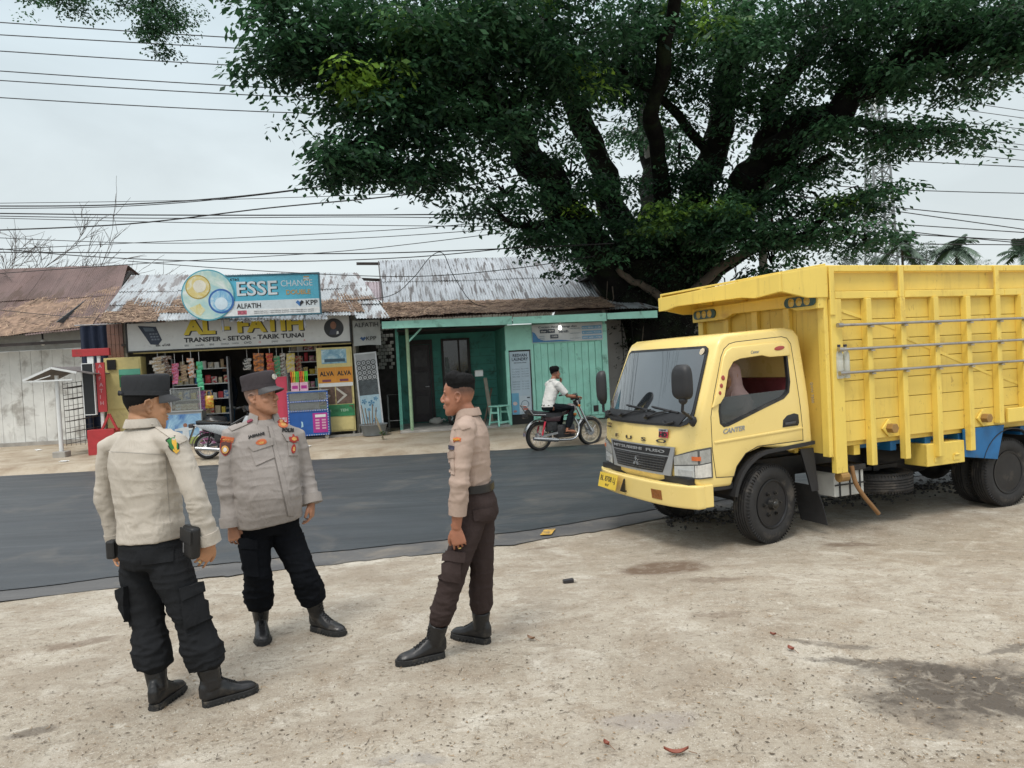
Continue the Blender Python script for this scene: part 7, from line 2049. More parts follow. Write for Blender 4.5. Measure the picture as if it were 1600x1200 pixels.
def drape_poly(name, bvh, pts, off, th, mat_, parent, base=None, rings=3):
	"""badge of any outline (photo positions) laid on the cloth"""
	loc = V((0, 0, 0)) if base is None else V(base)
	cx, cy = sum(p[0] for p in pts) / len(pts), sum(p[1] for p in pts) / len(pts)
	n = len(pts); vs_ = []; last = None
	def cast(px, py):
		hit = bvh.ray_cast(CC - loc, ray(px, py).normalized())
		return hit
	h0 = cast(cx, cy)
	if h0[0] is None: return None
	pl, pn = h0[0], h0[1]
	for r in range(1, rings + 1):
		for (x, y) in pts:
			t = r / rings; X, Y = cx + (x - cx) * t, cy + (y - cy) * t
			h = cast(X, Y)
			q = h[0] if h[0] is not None and (h[0] - pl).length < 0.12 else None
			nn = h[1] if q is not None else pn
			if q is None:
				d = ray(X, Y).normalized(); o = CC - loc; q = o + d * ((pl - o).dot(pn) / d.dot(pn))
			vs_.append((q, nn))
	A = [pl + pn * (off + th)] + [q + nn * (off + th) for q, nn in vs_] + [q + nn * (-0.001) for q, nn in vs_[-n:]]
	fs = [(0, 1 + (i + 1) % n, 1 + i) for i in range(n)]
	for r in range(rings - 1):
		a, b = 1 + r * n, 1 + (r + 1) * n
		fs += [(a + i, a + (i + 1) % n, b + (i + 1) % n, b + i) for i in range(n)]
	a, b = 1 + (rings - 1) * n, 1 + rings * n
	fs += [(a + i, a + (i + 1) % n, b + (i + 1) % n, b + i) for i in range(n)]
	return obj(name, MB().add(A, fs), mat_, parent, smooth=50)


def drape_text(s, bvh, x, y, w, h, ang, off, mat_, parent, base=None, bold=0.03):
	loc = V((0, 0, 0)) if base is None else V(base)
	me = text_mesh(s, bold, 0.5); a = get_co(me); mn, mx = a.min(0), a.max(0); out = []
	ca, sa = math.cos(R(ang)), math.sin(R(ang)); last = None
	for p in a:
		u = (p[0] - mn[0]) / (mx[0] - mn[0]) * w; v = (p[1] - mn[1]) / (mx[1] - mn[1]) * h
		X, Y = x + u * ca - v * sa, y - u * sa - v * ca
		hit = bvh.ray_cast(CC - loc, ray(X, Y).normalized())
		if hit[0] is None: hit = last
		if hit is None:
			out.append((0, 0, 0)); continue
		last = hit
		out.append(tuple(hit[0] + hit[1] * (off + 0.003 * (p[2] + 0.5))))
	set_co(me, np.array(out))
	return obj('lettering', me, mat_, parent)


def ellipse_px(cx, cy, rx, ry, rot=0, n=18):
	c, s = math.cos(R(rot)), math.sin(R(rot))
	return [(cx + rx * math.cos(2 * math.pi * k / n) * c - ry * math.sin(2 * math.pi * k / n) * s, cy + rx * math.cos(2 * math.pi * k / n) * s + ry * math.sin(2 * math.pi * k / n) * c) for k in range(n)]


def shield_px(cx, cy, w, h, rot=0):
	base = [(-1, -0.9), (0, -1), (1, -0.9), (1, 0.1), (0.75, 0.55), (0.4, 0.85), (0, 1), (-0.4, 0.85), (-0.75, 0.55), (-1, 0.1)]
	c, s = math.cos(R(rot)), math.sin(R(rot))
	return [(cx + x * w * c - y * h * s, cy + x * w * s + y * h * c) for x, y in base]


def cap(parent, H, m_cap, m_vis, tilt=0.0):
	"""soft flat-topped field cap with a short peak"""
	rings = []
	for z, hw, f, b, dy in ((0.052, 0.083, 0.098, 0.108, 0), (0.072, 0.085, 0.101, 0.110, 0), (0.110, 0.087, 0.103, 0.112, 0), (0.136, 0.087, 0.103, 0.111, -0.002), (0.144, 0.083, 0.098, 0.106, -0.002), (0.147, 0.066, 0.08, 0.086, -0.002), (0.145, 0.03, 0.04, 0.04, -0.002)):
		rings.append([H.w((math.cos(2 * math.pi * k / 40) * hw, dy + math.sin(2 * math.pi * k / 40) * (f if k < 20 else b), z + (0.006 * math.sin(2 * math.pi * k / 40) - 0.012 * (k >= 20) * math.sin(-2 * math.pi * k / 40) * -1 * 0.0))) for k in range(40)])
	inner = [[H.w((math.cos(2 * math.pi * k / 40) * 0.079, math.sin(2 * math.pi * k / 40) * (0.094 if k < 20 else 0.104), 0.054)) for k in range(40)]]
	mb = MB().loft(inner + rings)
	me = mb.mesh('cap'); shade(me, 60)
	wrinkle(me, 0.0025, [((22, 22, 30), 0.7, 8)])
	c = obj('cap', me, m_cap, parent)
	bd_ = MB()
	bd_.loft([[H.w((math.cos(2 * math.pi * k / 40) * hw, math.sin(2 * math.pi * k / 40) * (f if k < 20 else b), z)) for k in range(40)] for z, hw, f, b in ((0.046, 0.0845, 0.0995, 0.1095), (0.047, 0.0865, 0.1015, 0.1115), (0.066, 0.0870, 0.1025, 0.1120), (0.067, 0.085, 0.1, 0.110))], caps=False)
	obj('cap_band', bd_, m_cap, c, smooth=60)
	def vf(u, v):
		a = math.pi * (0.12 + 0.76 * u); r = 1.0 + 0.0 * v
		x = math.cos(a) * (0.083 + 0.006 * v); y = math.sin(a) * 0.097 + v * 0.058 * math.sin(math.pi * u) ** 0.6
		return H.w((x, y, 0.052 - 0.026 * v - 0.018 * (1 - math.sin(math.pi * u)) * v))
	vs_ = obj('visor', MB().slab(vf, 22, 5, H.m @ V((0, 0, 0.004))), m_vis, c, smooth=60)
	return c


def hair_shell(parent, H, m_, thick, line, back=-0.2, name='hair'):
	"""hair mass: head shape pushed out where the hairline allows"""
	mb = MB(); rr = random.Random(2)
	nu, nv = 44, 22
	S_z = [-0.07, -0.045, -0.02, 0.008, 0.03, 0.055, 0.08, 0.10, 0.115, 0.126]
	S = {-0.07: (0.060, 0.02, 0.072, 0.026), -0.045: (0.066, 0.076, 0.082, 0.012), -0.02: (0.070, 0.083, 0.088, 0.004), 0.008: (0.0725, 0.084, 0.096, 0), 0.03: (0.0745, 0.088, 0.10, 0), 0.055: (0.076, 0.087, 0.101, 0), 0.08: (0.073, 0.078, 0.096, -0.002), 0.10: (0.063, 0.062, 0.083, -0.006), 0.115: (0.046, 0.044, 0.062, -0.01), 0.126: (0.005, 0.005, 0.006, -0.012)}
	def surf(u, z, t):
		k = np.array(S_z); q = [np.interp(z, k, [S[a][i] for a in S_z]) for i in range(4)]
		a = 2 * math.pi * u; ca, sa = math.cos(a), math.sin(a)
		x, y = ca * (q[0] + t), q[3] + sa * ((q[1] if sa > 0 else q[2]) + t)
		return V((x, y, z + max(0, (z - 0.07) / 0.056) * t * 1.0))
	vs_, fs = [], []
	for j in range(nv + 1):
		for i in range(nu):
			u = i / nu
			zl = line(u); z = zl + (0.1255 - zl) * (j / nv)
			t = thick(u, z) * (0.04 + 0.96 * smooth01(j / 8)) * (1 + 0.10 * mnoise.noise((u * 30, z * 60, 1)))
			vs_.append(H.w(surf(u, z, t)))
	for j in range(nv):
		for i in range(nu):
			fs.append((j * nu + i, j * nu + (i + 1) % nu, (j + 1) * nu + (i + 1) % nu, (j + 1) * nu + i))
	fs.append(tuple(nv * nu + i for i in range(nu)))
	mb.add(vs_, fs)
	o = obj(name, mb, m_, parent, smooth=180)
	# short strands for a broken outline
	st = MB()
	for k in range(900):
		u = rr.random(); zl = line(u); z = zl + (0.12 - zl) * rr.random() ** 0.7
		t = thick(u, z)
		if t < 0.006: continue
		p0 = surf(u, z, t * 0.7); p1 = surf(u + rr.uniform(-0.02, 0.02), z + rr.uniform(-0.004, 0.012), t * 1.06 + rr.uniform(0.001, 0.008))
		d = V((p1 - p0)); s_ = d.orthogonal().normalized() * 0.0012
		st.add([H.w(p0 - s_), H.w(p0 + s_), H.w(p1)], [(0, 1, 2)])
	obj('strands', st, m_, o, fix=False)
	return o


def build_person(name, label, Y, J, yaw, hyaw, P_):
	"""J: joints as (px, py, dY) photo positions at depth Y + dY; P_: look"""
	W = {k: (V(v) if isinstance(v, Vector) else at(v[0], v[1], Y + v[2])) for k, v in J.items()}
	root = thing('person', label, 'person', (W['pelvis'].x, W['pelvis'].y, 0))
	B = V(root.location)
	for s in (('R', 'L') if 'bootR' in P_ else ()):
		h3, t3 = gnd(*P_['boot' + s][0]), gnd(*P_['boot' + s][1]); d_ = (t3 - h3); d_.z = 0; d_.normalize()
		W['an' + s] = V((h3.x, h3.y, 0)) + d_ * 0.055 + V((0, 0, 0.115))
	W = {k: v - B for k, v in W.items()}
	g = P_.get
	f = V((math.sin(yaw), math.cos(yaw), 0)); r = V((math.cos(yaw), -math.sin(yaw), 0))
	H = Head(W['head'], hyaw, g('hpitch', 0.0), g('hroll', 0.0), g('hsc', 1.0))
	# ---- body: one skin, hidden parts kept slim under the clothes
	mb = MB()
	H.add(mb, g('jowl', 0.0), g('nose', 1.0), g('chin', 1.0))
	nb = W['neck']
	hb = H.w((0, -0.022, -0.055))
	mb.tube([H.w((0, -0.018, -0.01)), hb, lerp3(hb, nb, 0.6), nb + V((0, 0, -0.06))], [0.058, 0.056 * g('neck', 1.0), 0.060 * g('neck', 1.0), 0.07 * g('neck', 1.0)], 20)
	ch, wa, pe = W['chest'], W['waist'], W['pelvis']
	mb.loft([ring_xy(pe + V((0, 0, -0.05)), 0.10, 0.06, 0.06, yaw), ring_xy(wa, 0.11, 0.07, 0.07, yaw), ring_xy(ch, 0.13, 0.07, 0.07, yaw), ring_xy(nb + V((0, 0, -0.05)), 0.08, 0.05, 0.05, yaw)])
	for s in ('R', 'L'):
		mb.tube([W['sh' + s], W['el' + s], W['wr' + s]], [0.045, 0.038, 0.027], 14)
		mb.tube([lerp3(W['el' + s], W['wr' + s], 0.15), lerp3(W['el' + s], W['wr' + s], 0.45), lerp3(W['el' + s], W['wr' + s], 0.8), W['wr' + s]], [0.036, 0.040, 0.031, 0.027], 14)
		mb.tube([lerp3(W['hip' + s], pe, 0.4), W['hip' + s], W['kn' + s], W['an' + s]], [0.06, 0.07, 0.05, 0.035], 14)
		hd = g('hand' + s)
		hand(mb, W['wr' + s], hd[0], hd[1], hd[2], hd[3], hd[4] if len(hd) > 4 else 1.0)
	me = remesh(mb, 0.0036, 3, 0.4)
	co = H.sculpt(get_co(me)); set_co(me, co)
	sk = np.array(g('skin')); col = np.tile(sk, (len(co), 1)).astype(np.float64)
	H.paint(co, col, sk, g('scalp'), g('haircol', (0.018, 0.015, 0.014)))
	for s in ('R', 'L'):     # knuckles and nails a touch different
		d = np.linalg.norm(co - np.array(W['wr' + s]), axis=1); w = np.clip((d < 0.2) * (vnoise(co * 70, 4) * 0.5 + 0.3), 0, 1)[:, None] * 0.25
		col[:] = col * (1 - w) + (sk * np.array((1.15, 0.85, 0.8))) * w
	vcol(me, np.clip(col, 0, 1))
	obj('body', me, P_['skin_m'], root)
	# ---- trousers
	tb = MB(); hipd = g('hipd', 0.12); hw = g('hipw', 0.17)
	tb.loft([ring_xy(pe + V((0, 0, -0.085)), hw * 0.86, hipd * 0.8, hipd * 0.95, yaw), ring_xy(pe + V((0, 0, -0.04)), hw, hipd * 0.95, hipd * 1.08, yaw), ring_xy(pe + V((0, 0, 0.03)), hw * 1.0, hipd, hipd * 1.02, yaw), ring_xy(lerp3(pe, wa, 0.55), hw * 0.93, hipd * 0.98, hipd * 0.92, yaw), ring_xy(lerp3(pe, wa, 0.8), hw * 0.9, hipd * 0.95, hipd * 0.88, yaw)])
	lw = g('legw', 1.0); bl = g('blouse', 1.0)
	for s in ('R', 'L'):
		hp, kn, an = W['hip' + s], W['kn' + s], W['an' + s]
		hem = lerp3(kn, an, g('hem', 0.72))
		tb.tube([lerp3(hp, pe, 0.15) + V((0, 0, 0.02)), lerp3(hp, kn, 0.2), lerp3(hp, kn, 0.55), kn, lerp3(kn, hem, 0.5), lerp3(kn, hem, 0.82), hem, hem + V((0, 0, -0.015))], [0.098 * lw, 0.099 * lw, 0.089 * lw, 0.079 * lw, 0.079 * lw * bl, 0.080 * lw * bl, 0.066 * lw * bl, 0.056 * lw], 22)
		if bl > 1.0:
			tb.tube([lerp3(kn, hem, 0.9), hem], [0.072 * lw * bl, 0.076 * lw * bl], 20)
	me = remesh(tb, 0.008, 6)
	kz = {s: W['kn' + s].z for s in 'RL'}
	hz = min(lerp3(W['kn' + s], W['an' + s], g('hem', 0.72)).z for s in 'RL')
	wrinkle(me, g('tr_w', 0.009) * 1.15, [((6, 6, 15), 0.55, 2), ((14, 14, 9), 0.35, 7), ((7, 7, 26), 0.6, 12)], keep=lambda c: 0.45 + 0.9 * np.exp(-((c[:, 2] - hz - 0.08) / 0.09) ** 2) + 0.6 * np.exp(-((c[:, 2] - kz['R']) / 0.1) ** 2) + 0.5 * np.exp(-((c[:, 2] - pe.z + 0.08) / 0.07) ** 2))
	tr = obj('trousers', me, P_['trouser_m'], root)
	# ---- shirt
	sb = MB(); cw, cd = g('chestw', 0.2), g('chestd', 0.12); bf = g('belly', 0.12); wwid = g('waistw', 0.175)
	hemz = g('shirt_hem', 0.0)   # metres above pelvis
	hem = lerp3(pe, wa, 0.0) + V((0, 0, hemz))
	rings = [ring_xy(hem, g('hemw', hw * 1.04), g('hemf', hipd * 1.12), g('hemb', hipd * 1.12), yaw, tilt=(g('hemtilt', 0), g('hemroll', 0))),
			 ring_xy(lerp3(hem, wa, 0.5), wwid * 1.02 * g('lowk', 1.0), bf * 0.98 * g('lowk', 1.0), hipd * 0.98 * g('lowk', 1.0), yaw), ring_xy(wa, wwid, bf, cd * 0.95, yaw), ring_xy(lerp3(wa, ch, 0.5), (wwid + cw) / 2, (bf + cd) / 2 + 0.01, cd * 1.0, yaw),
			 ring_xy(ch, cw, cd * 1.02, cd * 1.02, yaw, p=2.4), ring_xy(lerp3(ch, nb, 0.42), cw * 0.93, cd * 0.90, cd * 0.98, yaw, p=2.3)]
	sh = (W['shR'] + W['shL']) / 2
	rings += [ring_xy(lerp3(ch, nb, 0.70) , cw * 0.74, cd * 0.74, cd * 0.82, yaw, p=2.2), ring_xy(lerp3(ch, nb, 0.88), cw * 0.5, cd * 0.62, cd * 0.68, yaw), ring_xy(nb + V((0, 0, 0.0)), 0.07 * g('neck', 1), 0.065 * g('neck', 1), 0.07 * g('neck', 1), yaw)]
	sb.loft(rings)
	aw = g('armw', 1.0)
	cuffs = {}
	for s in ('R', 'L'):
		a, e, w_ = W['sh' + s], W['el' + s], W['wr' + s]
		cf = lerp3(e, w_, g('cuff', 0.93)) if not g('short') else lerp3(a, e, 0.82); cuffs[s] = (cf, (w_ - e).normalized() if not g('short') else (e - a).normalized())
		top = lerp3(lerp3(ch, nb, 0.8), a, 0.35)
		if g('short'):
			sb.tube([top, lerp3(top, a, 0.55), a, lerp3(a, cf, 0.5), cf], [0.062, 0.072, 0.075 * aw, 0.072 * aw, 0.070 * aw], 22)
		else:
			sb.tube([top, lerp3(top, a, 0.55), a, lerp3(a, e, 0.35), lerp3(a, e, 0.75), e, lerp3(e, cf, 0.5), cf], [0.056, 0.060, 0.063 * aw, 0.061 * aw, 0.056 * aw, 0.055 * aw, 0.053 * aw, g('cuffr', 0.050) * aw], 22)
	me = remesh(sb, 0.0068, 6)
	ez = {s: W['el' + s] for s in 'RL'}
	def kp(c):
		k = 0.35 + 0.55 * np.exp(-((c[:, 2] - wa.z) / 0.10) ** 2) * g('tuck', 1.0)
		for s in 'RL':
			k += 0.35 * np.exp(-(np.linalg.norm(c - np.array(ez[s]), axis=1) / 0.12) ** 2)
			k += 0.35 * np.exp(-(np.linalg.norm(c - np.array(lerp3(W['sh' + s], ch, 0.25)), axis=1) / 0.12) ** 2)
		return k
	wrinkle(me, g('sh_w', 0.010) * 1.25, [((4, 4, 13), 0.6, 21), ((9, 9, 7), 0.45, 27), ((8, 8, 22), 0.35, 33)], keep=kp)
	me2 = me; bmt = bmesh.new(); bmt.from_mesh(me2); bmesh.ops.smooth_vert(bmt, verts=bmt.verts, factor=0.3, use_axis_x=True, use_axis_y=True, use_axis_z=True); bmt.to_mesh(me2); bmt.free()
	shirt = obj('shirt', me, P_['shirt_m'], root)
	for s in (('R', 'L') if not g('short') else ()):
		cf, d = cuffs[s]
		rr_ = g('cuffr', 0.052) * aw
		cm = MB().tube([cf - d * g('cuffl', 0.055), cf - d * 0.02, cf + d * 0.006, cf + d * 0.007, cf - d * 0.02], [rr_ * 1.07, rr_ * 1.06, rr_ * 1.04, rr_ * 0.86, rr_ * 0.8], 26)
		mm = cm.mesh('cuff'); shade(mm, 60); wrinkle(mm, 0.002, [((20, 20, 20), 0.6, 3)])
		obj('cuff', mm, P_['shirt_m'], shirt)
	# ---- collar: a folded band
	nr = 0.066 * g('neck', 1.0)
	nd = (H.w((0, -0.02, -0.06)) - nb).normalized()
	def colf(u, v):
		a = R(-90) + R(g('colgap', 24)) + (2 * math.pi - 2 * R(g('colgap', 24))) * u + R(180)
		prof = [(nr * 1.02, -0.02), (nr * 0.96, 0.018), (nr * 0.98, 0.030), (nr * 1.06, 0.030), (nr * 1.16, 0.012), (nr * 1.27, -0.012)]
		k = v * (len(prof) - 1); i = min(int(k), len(prof) - 2); t = k - i
		rr_ = prof[i][0] * (1 - t) + prof[i + 1][0] * t; z = prof[i][1] * (1 - t) + prof[i + 1][1] * t
		fr = max(0, math.sin(a)) ** 2
		X, Yf = math.cos(a) * rr_, math.sin(a) * rr_ * (1.03)
		z += -0.028 * fr * g('coldip', 1.0) + 0.006 * (1 - fr) - (0.014 * fr if v > 0.75 else 0)
		return nb + r * X + f * (Yf + g('colfwd', 0.0)) + V((0, 0, z + g('colz', 0.01))) + nd * 0
	obj('collar', MB().slab(colf, 40, 10, lambda u, v: V((0, 0, 0.003))), P_['shirt_m'], shirt, smooth=60)
	# ---- boots
	for s in (('R', 'L') if 'bootR' in P_ else ()):
		hl, toe = P_['boot' + s]
		h3 = gnd(hl[0], hl[1], 0.0) ; t3 = gnd(toe[0], toe[1], 0.0)
		st = lerp3(W['kn' + s], W['an' + s], g('hem', 0.72) + 0.02) + V((0, 0, 0.0))
		boot(root, V((h3.x, h3.y, 0)) - B, t3 - h3, st, P_['boot_m'], g('bootl', 0.285), pitch=g('bpitch' + s, 0.0))
	return root, H, shirt, tr, W, B


def belt(root, W, yaw, P_, m_, buckle=None, dz=0.0):
	pe, wa = W['pelvis'], W['waist']; c = lerp3(pe, wa, 0.72) + V((0, 0, dz)); hw, hd = P_.get('hipw', 0.17) * 0.96, P_.get('hipd', 0.12) * 1.0
	o = obj('belt', MB().loft([ring_xy(c + V((0, 0, z)), hw * k, hd * k * 1.02, hd * k * 0.98, yaw, 36) for z, k in ((-0.022, 1.0), (-0.021, 1.05), (0.021, 1.05), (0.022, 1.0))]), m_, root, smooth=50)
	return o


LEATHER = mat('boot_leather', (0.012, 0.012, 0.013), 0.38, var=0.2, dirt=(0.07, 0.06, 0.05), dirt_amt=0.35, ds=9, bump=0.2, bs=90)
SOLE = mat('boot_sole', (0.016, 0.016, 0.016), 0.75, var=0.2, dirt=(0.13, 0.11, 0.085), dirt_amt=0.45, ds=12)
LACE = mat('boot_lace', (0.010, 0.010, 0.010), 0.8)
BOOTM = (LEATHER, SOLE, LACE)
CAPM = cloth('cap_cloth', (0.040, 0.042, 0.046), 0.9)
CAPM2 = cloth('cap_brown', (0.062, 0.054, 0.058), 0.9)
CAPV = mat('cap_visor', (0.045, 0.045, 0.048), 0.6)
HAIRM = mat('hair_black', (0.006, 0.0058, 0.006), 0.75, var=0.3, vs=60, bump=0.4, bs=150, spec=0.15)
PATCH_BLK = mat('patch_black', (0.012, 0.012, 0.012), 0.8)
# ------------------------------------------------------------------ the cast
SKIN1, SKIN2, SKIN3 = (0.46, 0.235, 0.125), (0.40, 0.195, 0.115), (0.34, 0.145, 0.085)
SKM = {k: skin_material('skin_%d' % i, k) for i, k in enumerate((SKIN1, SKIN2, SKIN3))}
d2r = R

# ---- left officer, seen from behind
yaw = R(33); f = V((math.sin(yaw), math.cos(yaw), 0)); r = V((math.cos(yaw), -math.sin(yaw), 0))
SH1 = cloth('shirt_cream', (0.47, 0.425, 0.365)); TR1 = cloth('trouser_black', (0.020, 0.021, 0.023))
P1 = dict(skin=SKIN1, skin_m=SKM[SKIN1], shirt_m=SH1, trouser_m=TR1, boot_m=BOOTM,
		  handR=(V((-0.55, -0.1, -0.85)), r * 0.8 - f * 0.5, f, 0.35, 1.0), handL=(V((0, 0, -1)), -r, f, 0.4, 1.0),
		  jowl=0.008, nose=0.8, neck=1.14, hipd=0.135, hipw=0.185, legw=1.04, blouse=1.17, hem=0.70,
		  chestw=0.212, chestd=0.13, belly=0.15, waistw=0.192, shirt_hem=0.05, hemw=0.190, hemf=0.155, hemb=0.148, hemroll=0.06, armw=1.0, cuff=0.95, cuffr=0.058,
		  colgap=20, hpitch=R(-4), hsc=1.11,
		  bootR=((318, 1106), (398, 1080)), bootL=((240, 1112), (276, 1082)),
		  scalp=lambda l: np.clip((0.02 - l[:, 1]) / 0.05, 0, 1) * np.clip((l[:, 2] + 0.055) / 0.03, 0, 1) * 0.55 + 0.4 * np.clip((l[:, 2] - 0.02) / 0.02, 0, 1) * np.clip((0.06 - l[:, 1]) / 0.04, 0, 1))
J1 = dict(head=(229, 633, 0.03), neck=(224, 668, 0.0), chest=(222, 728, 0.0), waist=(230, 800, 0.0), pelvis=(238, 858, 0.0),
		  shR=(276, 694, -0.11), elR=(305, 775, -0.15), wrR=(328, 850, -0.10), shL=(172, 699, 0.12), elL=(164, 775, 0.16), wrL=(186, 850, 0.20),
		  hipR=(262, 880, -0.06), knR=(303, 975, -0.06), anR=(330, 1078, -0.08), hipL=(216, 880, 0.06), knL=(232, 978, 0.02), anL=(244, 1082, -0.06))
root, H, sh, tr, W, B = build_person('officer_left', 'stocky officer in cream shirt and black cargo trousers seen from behind, dark cap on', 4.0, J1, yaw, R(52), P1)
c = cap(root, H, CAPM, CAPV)
hair_shell(root, H, HAIRM, lambda u, z: 0.005, lambda u: 0.032 - 0.062 * smooth01((math.cos(2 * math.pi * (u - 0.75)) + 0.15) / 0.9), name='hair')
obj('cap_knot', MB().tube([H.w((-0.03, -0.112, 0.05)), H.w((0, -0.118, 0.062)), H.w((0.03, -0.112, 0.05))], 0.008, 8), CAPM, c, smooth=60)
bs, bt_ = bvh_of(sh.data), bvh_of(tr.data)
# yoke and back seams, epaulettes
SEAM = mat('seam_cream', (0.36, 0.33, 0.29), 0.9)
drape('yoke_seam', bs, [(166, 704.5), (262, 710), (262, 711.2), (166, 705.7)], 26, 1, 0.0006, 0.0008, SEAM, sh, B)
drape('back_seam', bs, [(258, 716), (259.2, 716), (268, 835), (266.5, 835)], 1, 30, 0.0006, 0.0008, SEAM, sh, B)
drape('epaulette', bs, [(232, 662), (252, 660), (292, 688), (280, 694)], 8, 5, 0.003, 0.004, SH1, sh, B)
obj('epaulette_button', MB().ell(at(238, 663, 3.93) - B, (0.006,) * 3, 8, 6), SEAM, sh)
PG_ = mat('patch_green', (0.02, 0.16, 0.035), 0.7); PY = mat('patch_gold', (0.62, 0.36, 0.04), 0.6); PR_ = mat('patch_red', (0.36, 0.03, 0.02), 0.7); PO = mat('patch_orange', (0.55, 0.14, 0.05), 0.7)
pt = drape_poly('sleeve_patch', bs, shield_px(271.5, 695.5, 8.2, 13.5, -24), 0.002, 0.002, PATCH_BLK, sh, B)
drape_poly('patch_field', bs, shield_px(271.5, 695.5, 6.4, 11.2, -24), 0.0045, 0.001, PG_, pt, B)
drape_poly('patch_emblem', bs, [(269, 687), (272, 689), (274, 686), (276, 692), (276, 700), (278, 704), (274, 704), (272, 698), (269, 693)], 0.006, 0.001, PY, pt, B)
drape_poly('patch_scroll', bs, [(271, 701), (276, 706), (280, 702), (280, 705), (276, 709), (271, 704)], 0.006, 0.001, PY, pt, B)
# trouser pockets, pouch
drape('rear_pocket', bt_, [(222, 861), (271, 855), (270, 877), (222, 882)], 10, 5, 0.004, 0.004, TR1, tr, B)
drape('cargo_pocket', bt_, [(281, 924), (330, 906), (337, 962), (290, 982)], 10, 10, 0.012, 0.010, TR1, tr, B)
drape('cargo_flap', bt_, [(279, 920), (329, 902), (333, 920), (284, 938)], 10, 4, 0.024, 0.006, TR1, tr, B)
drape('side_pocket', bt_, [(188, 918), (200, 915), (204, 968), (194, 972)], 4, 8, 0.02, 0.02, TR1, tr, B)
po = obj('belt_pouch', MB().box((0, 0, 0), (0.105, 0.055, 0.165)), mat('pouch_black', (0.010, 0.010, 0.011), 0.5, bump=0.2), root, bevel=0.018, seg=3, smooth=50)
po.location = at(299, 846, 3.84) - B; po.rotation_euler = (0, R(8), R(-40))
obj('pouch_flap', MB().box((0, -0.03, 0.035), (0.108, 0.01, 0.07)), mat('pouch_black', (0.010, 0.010, 0.011), 0.5), po, bevel=0.004)
obj('pouch_zip', MB().box((-0.02, -0.0305, -0.03), (0.006, 0.004, 0.05)), STEEL, po)
obj('side_holster', MB().box(at(176, 858, 4.05) - B, (0.05, 0.06, 0.10)), mat('pouch_black', (0.010, 0.010, 0.011), 0.5), root, bevel=0.012)
obj('ring', MB().lathe([(0.0088, 0), (0.0102, 0), (0.0102, 0.004), (0.0088, 0.004)], W['wrR'] + V((-0.05, -0.015, -0.085)), (-0.55, -0.1, -0.85), 14, closed=True), mat('gold', (0.7, 0.5, 0.2), 0.3, 0.9), root)

# ---- middle officer, facing us, head turned to the right
yaw = R(152); f = V((math.sin(yaw), math.cos(yaw), 0)); r = V((math.cos(yaw), -math.sin(yaw), 0))
SH2 = cloth('shirt_grey', (0.315, 0.285, 0.265)); TR2 = cloth('trouser_navy_black', (0.0085, 0.0095, 0.012))
P2 = dict(skin=SKIN2, skin_m=SKM[SKIN2], shirt_m=SH2, trouser_m=TR2, boot_m=BOOTM,
		  handR=(V((0.15, -0.15, -1)), f * 0.75 + r * 0.5, f * 0.5 - r, 0.5, 1.0), handL=(V((-0.02, -0.1, -1)), -r * 0.8 + f * 0.4, f, 0.45, 1.0),
		  jowl=0.010, nose=1.15, neck=1.18, hipd=0.135, hipw=0.185, legw=1.04, blouse=1.12, hem=0.68,
		  chestw=0.212, chestd=0.145, belly=0.225, waistw=0.205, shirt_hem=-0.01, hemw=0.204, hemf=0.19, hemb=0.15, hemroll=-0.10, cuff=0.99, cuffr=0.066, armw=1.05,
		  colgap=34, coldip=1.0, hsc=1.05, hpitch=R(6), haircol=(0.11, 0.10, 0.095),
		  bootR=((409, 988), (412, 1012)), bootL=((489, 984), (530, 992)),
		  scalp=lambda l: np.clip((0.035 - l[:, 1]) / 0.03, 0, 1) * np.clip((l[:, 2] + 0.045 + np.clip(l[:, 1], -0.2, 0) * 0.0) / 0.02, 0, 1) * np.clip((np.abs(l[:, 0]) < 0.0) + (l[:, 1] < -0.03) + (l[:, 2] > 0.01), 0, 1) * 0.75)
J2 = dict(head=(408, 620, -0.02), neck=(412, 655, 0.0), chest=(414, 705, 0.0), waist=(417, 765, 0.0), pelvis=(421, 812, 0.0),
		  shR=(362, 680, -0.08), elR=(355, 752, -0.10), wrR=(363, 822, -0.12), shL=(462, 682, 0.12), elL=(476, 738, 0.13), wrL=(487, 786, 0.08),
		  hipR=(397, 838, -0.04), knR=(403, 897, -0.06), anR=(412, 968, 0.06), hipL=(447, 836, 0.05), knL=(474, 893, 0.02), anL=(492, 958, 0.06))
root, H, sh, tr, W, B = build_person('officer_middle', 'heavy officer in grey shirt with badges and name tag, looking right', 4.9, J2, yaw, R(104), P2)
c = cap(root, H, CAPM2, mat('cap_visor2', (0.055, 0.053, 0.055), 0.6))
bs, bt_ = bvh_of(sh.data), bvh_of(tr.data)
bc = bvh_of(c.data)
drape_poly('cap_badge', bc, ellipse_px(428, 588.5, 3.6, 4.4, -15), 0.002, 0.003, mat('badge_silver', (0.75, 0.72, 0.68), 0.3, 0.5), c, B)
drape_poly('cap_badge_rim', bc, ellipse_px(428, 588.5, 4.4, 5.2, -15), 0.001, 0.002, mat('badge_dk', (0.05, 0.04, 0.03), 0.5), c, B)
SEAM2 = mat('seam_grey', (0.20, 0.18, 0.165), 0.9)
drape('placket', bs, [(419, 666), (424, 666), (460, 806), (450, 806)], 3, 30, 0.003, 0.003, SH2, sh, B)
drape('placket_seam', bs, [(417.6, 666), (418.6, 666), (449.6, 806), (448.4, 806)], 1, 30, 0.002, 0.002, SEAM2, sh, B)
for nm, q in (('pocket', [(391, 703), (424, 694), (429, 715), (400, 728)]), ('pocket', [(449, 690), (464, 693), (465, 712), (451, 712)])):
	drape(nm, bs, q, 8, 8, 0.004, 0.003, SH2, sh, B)
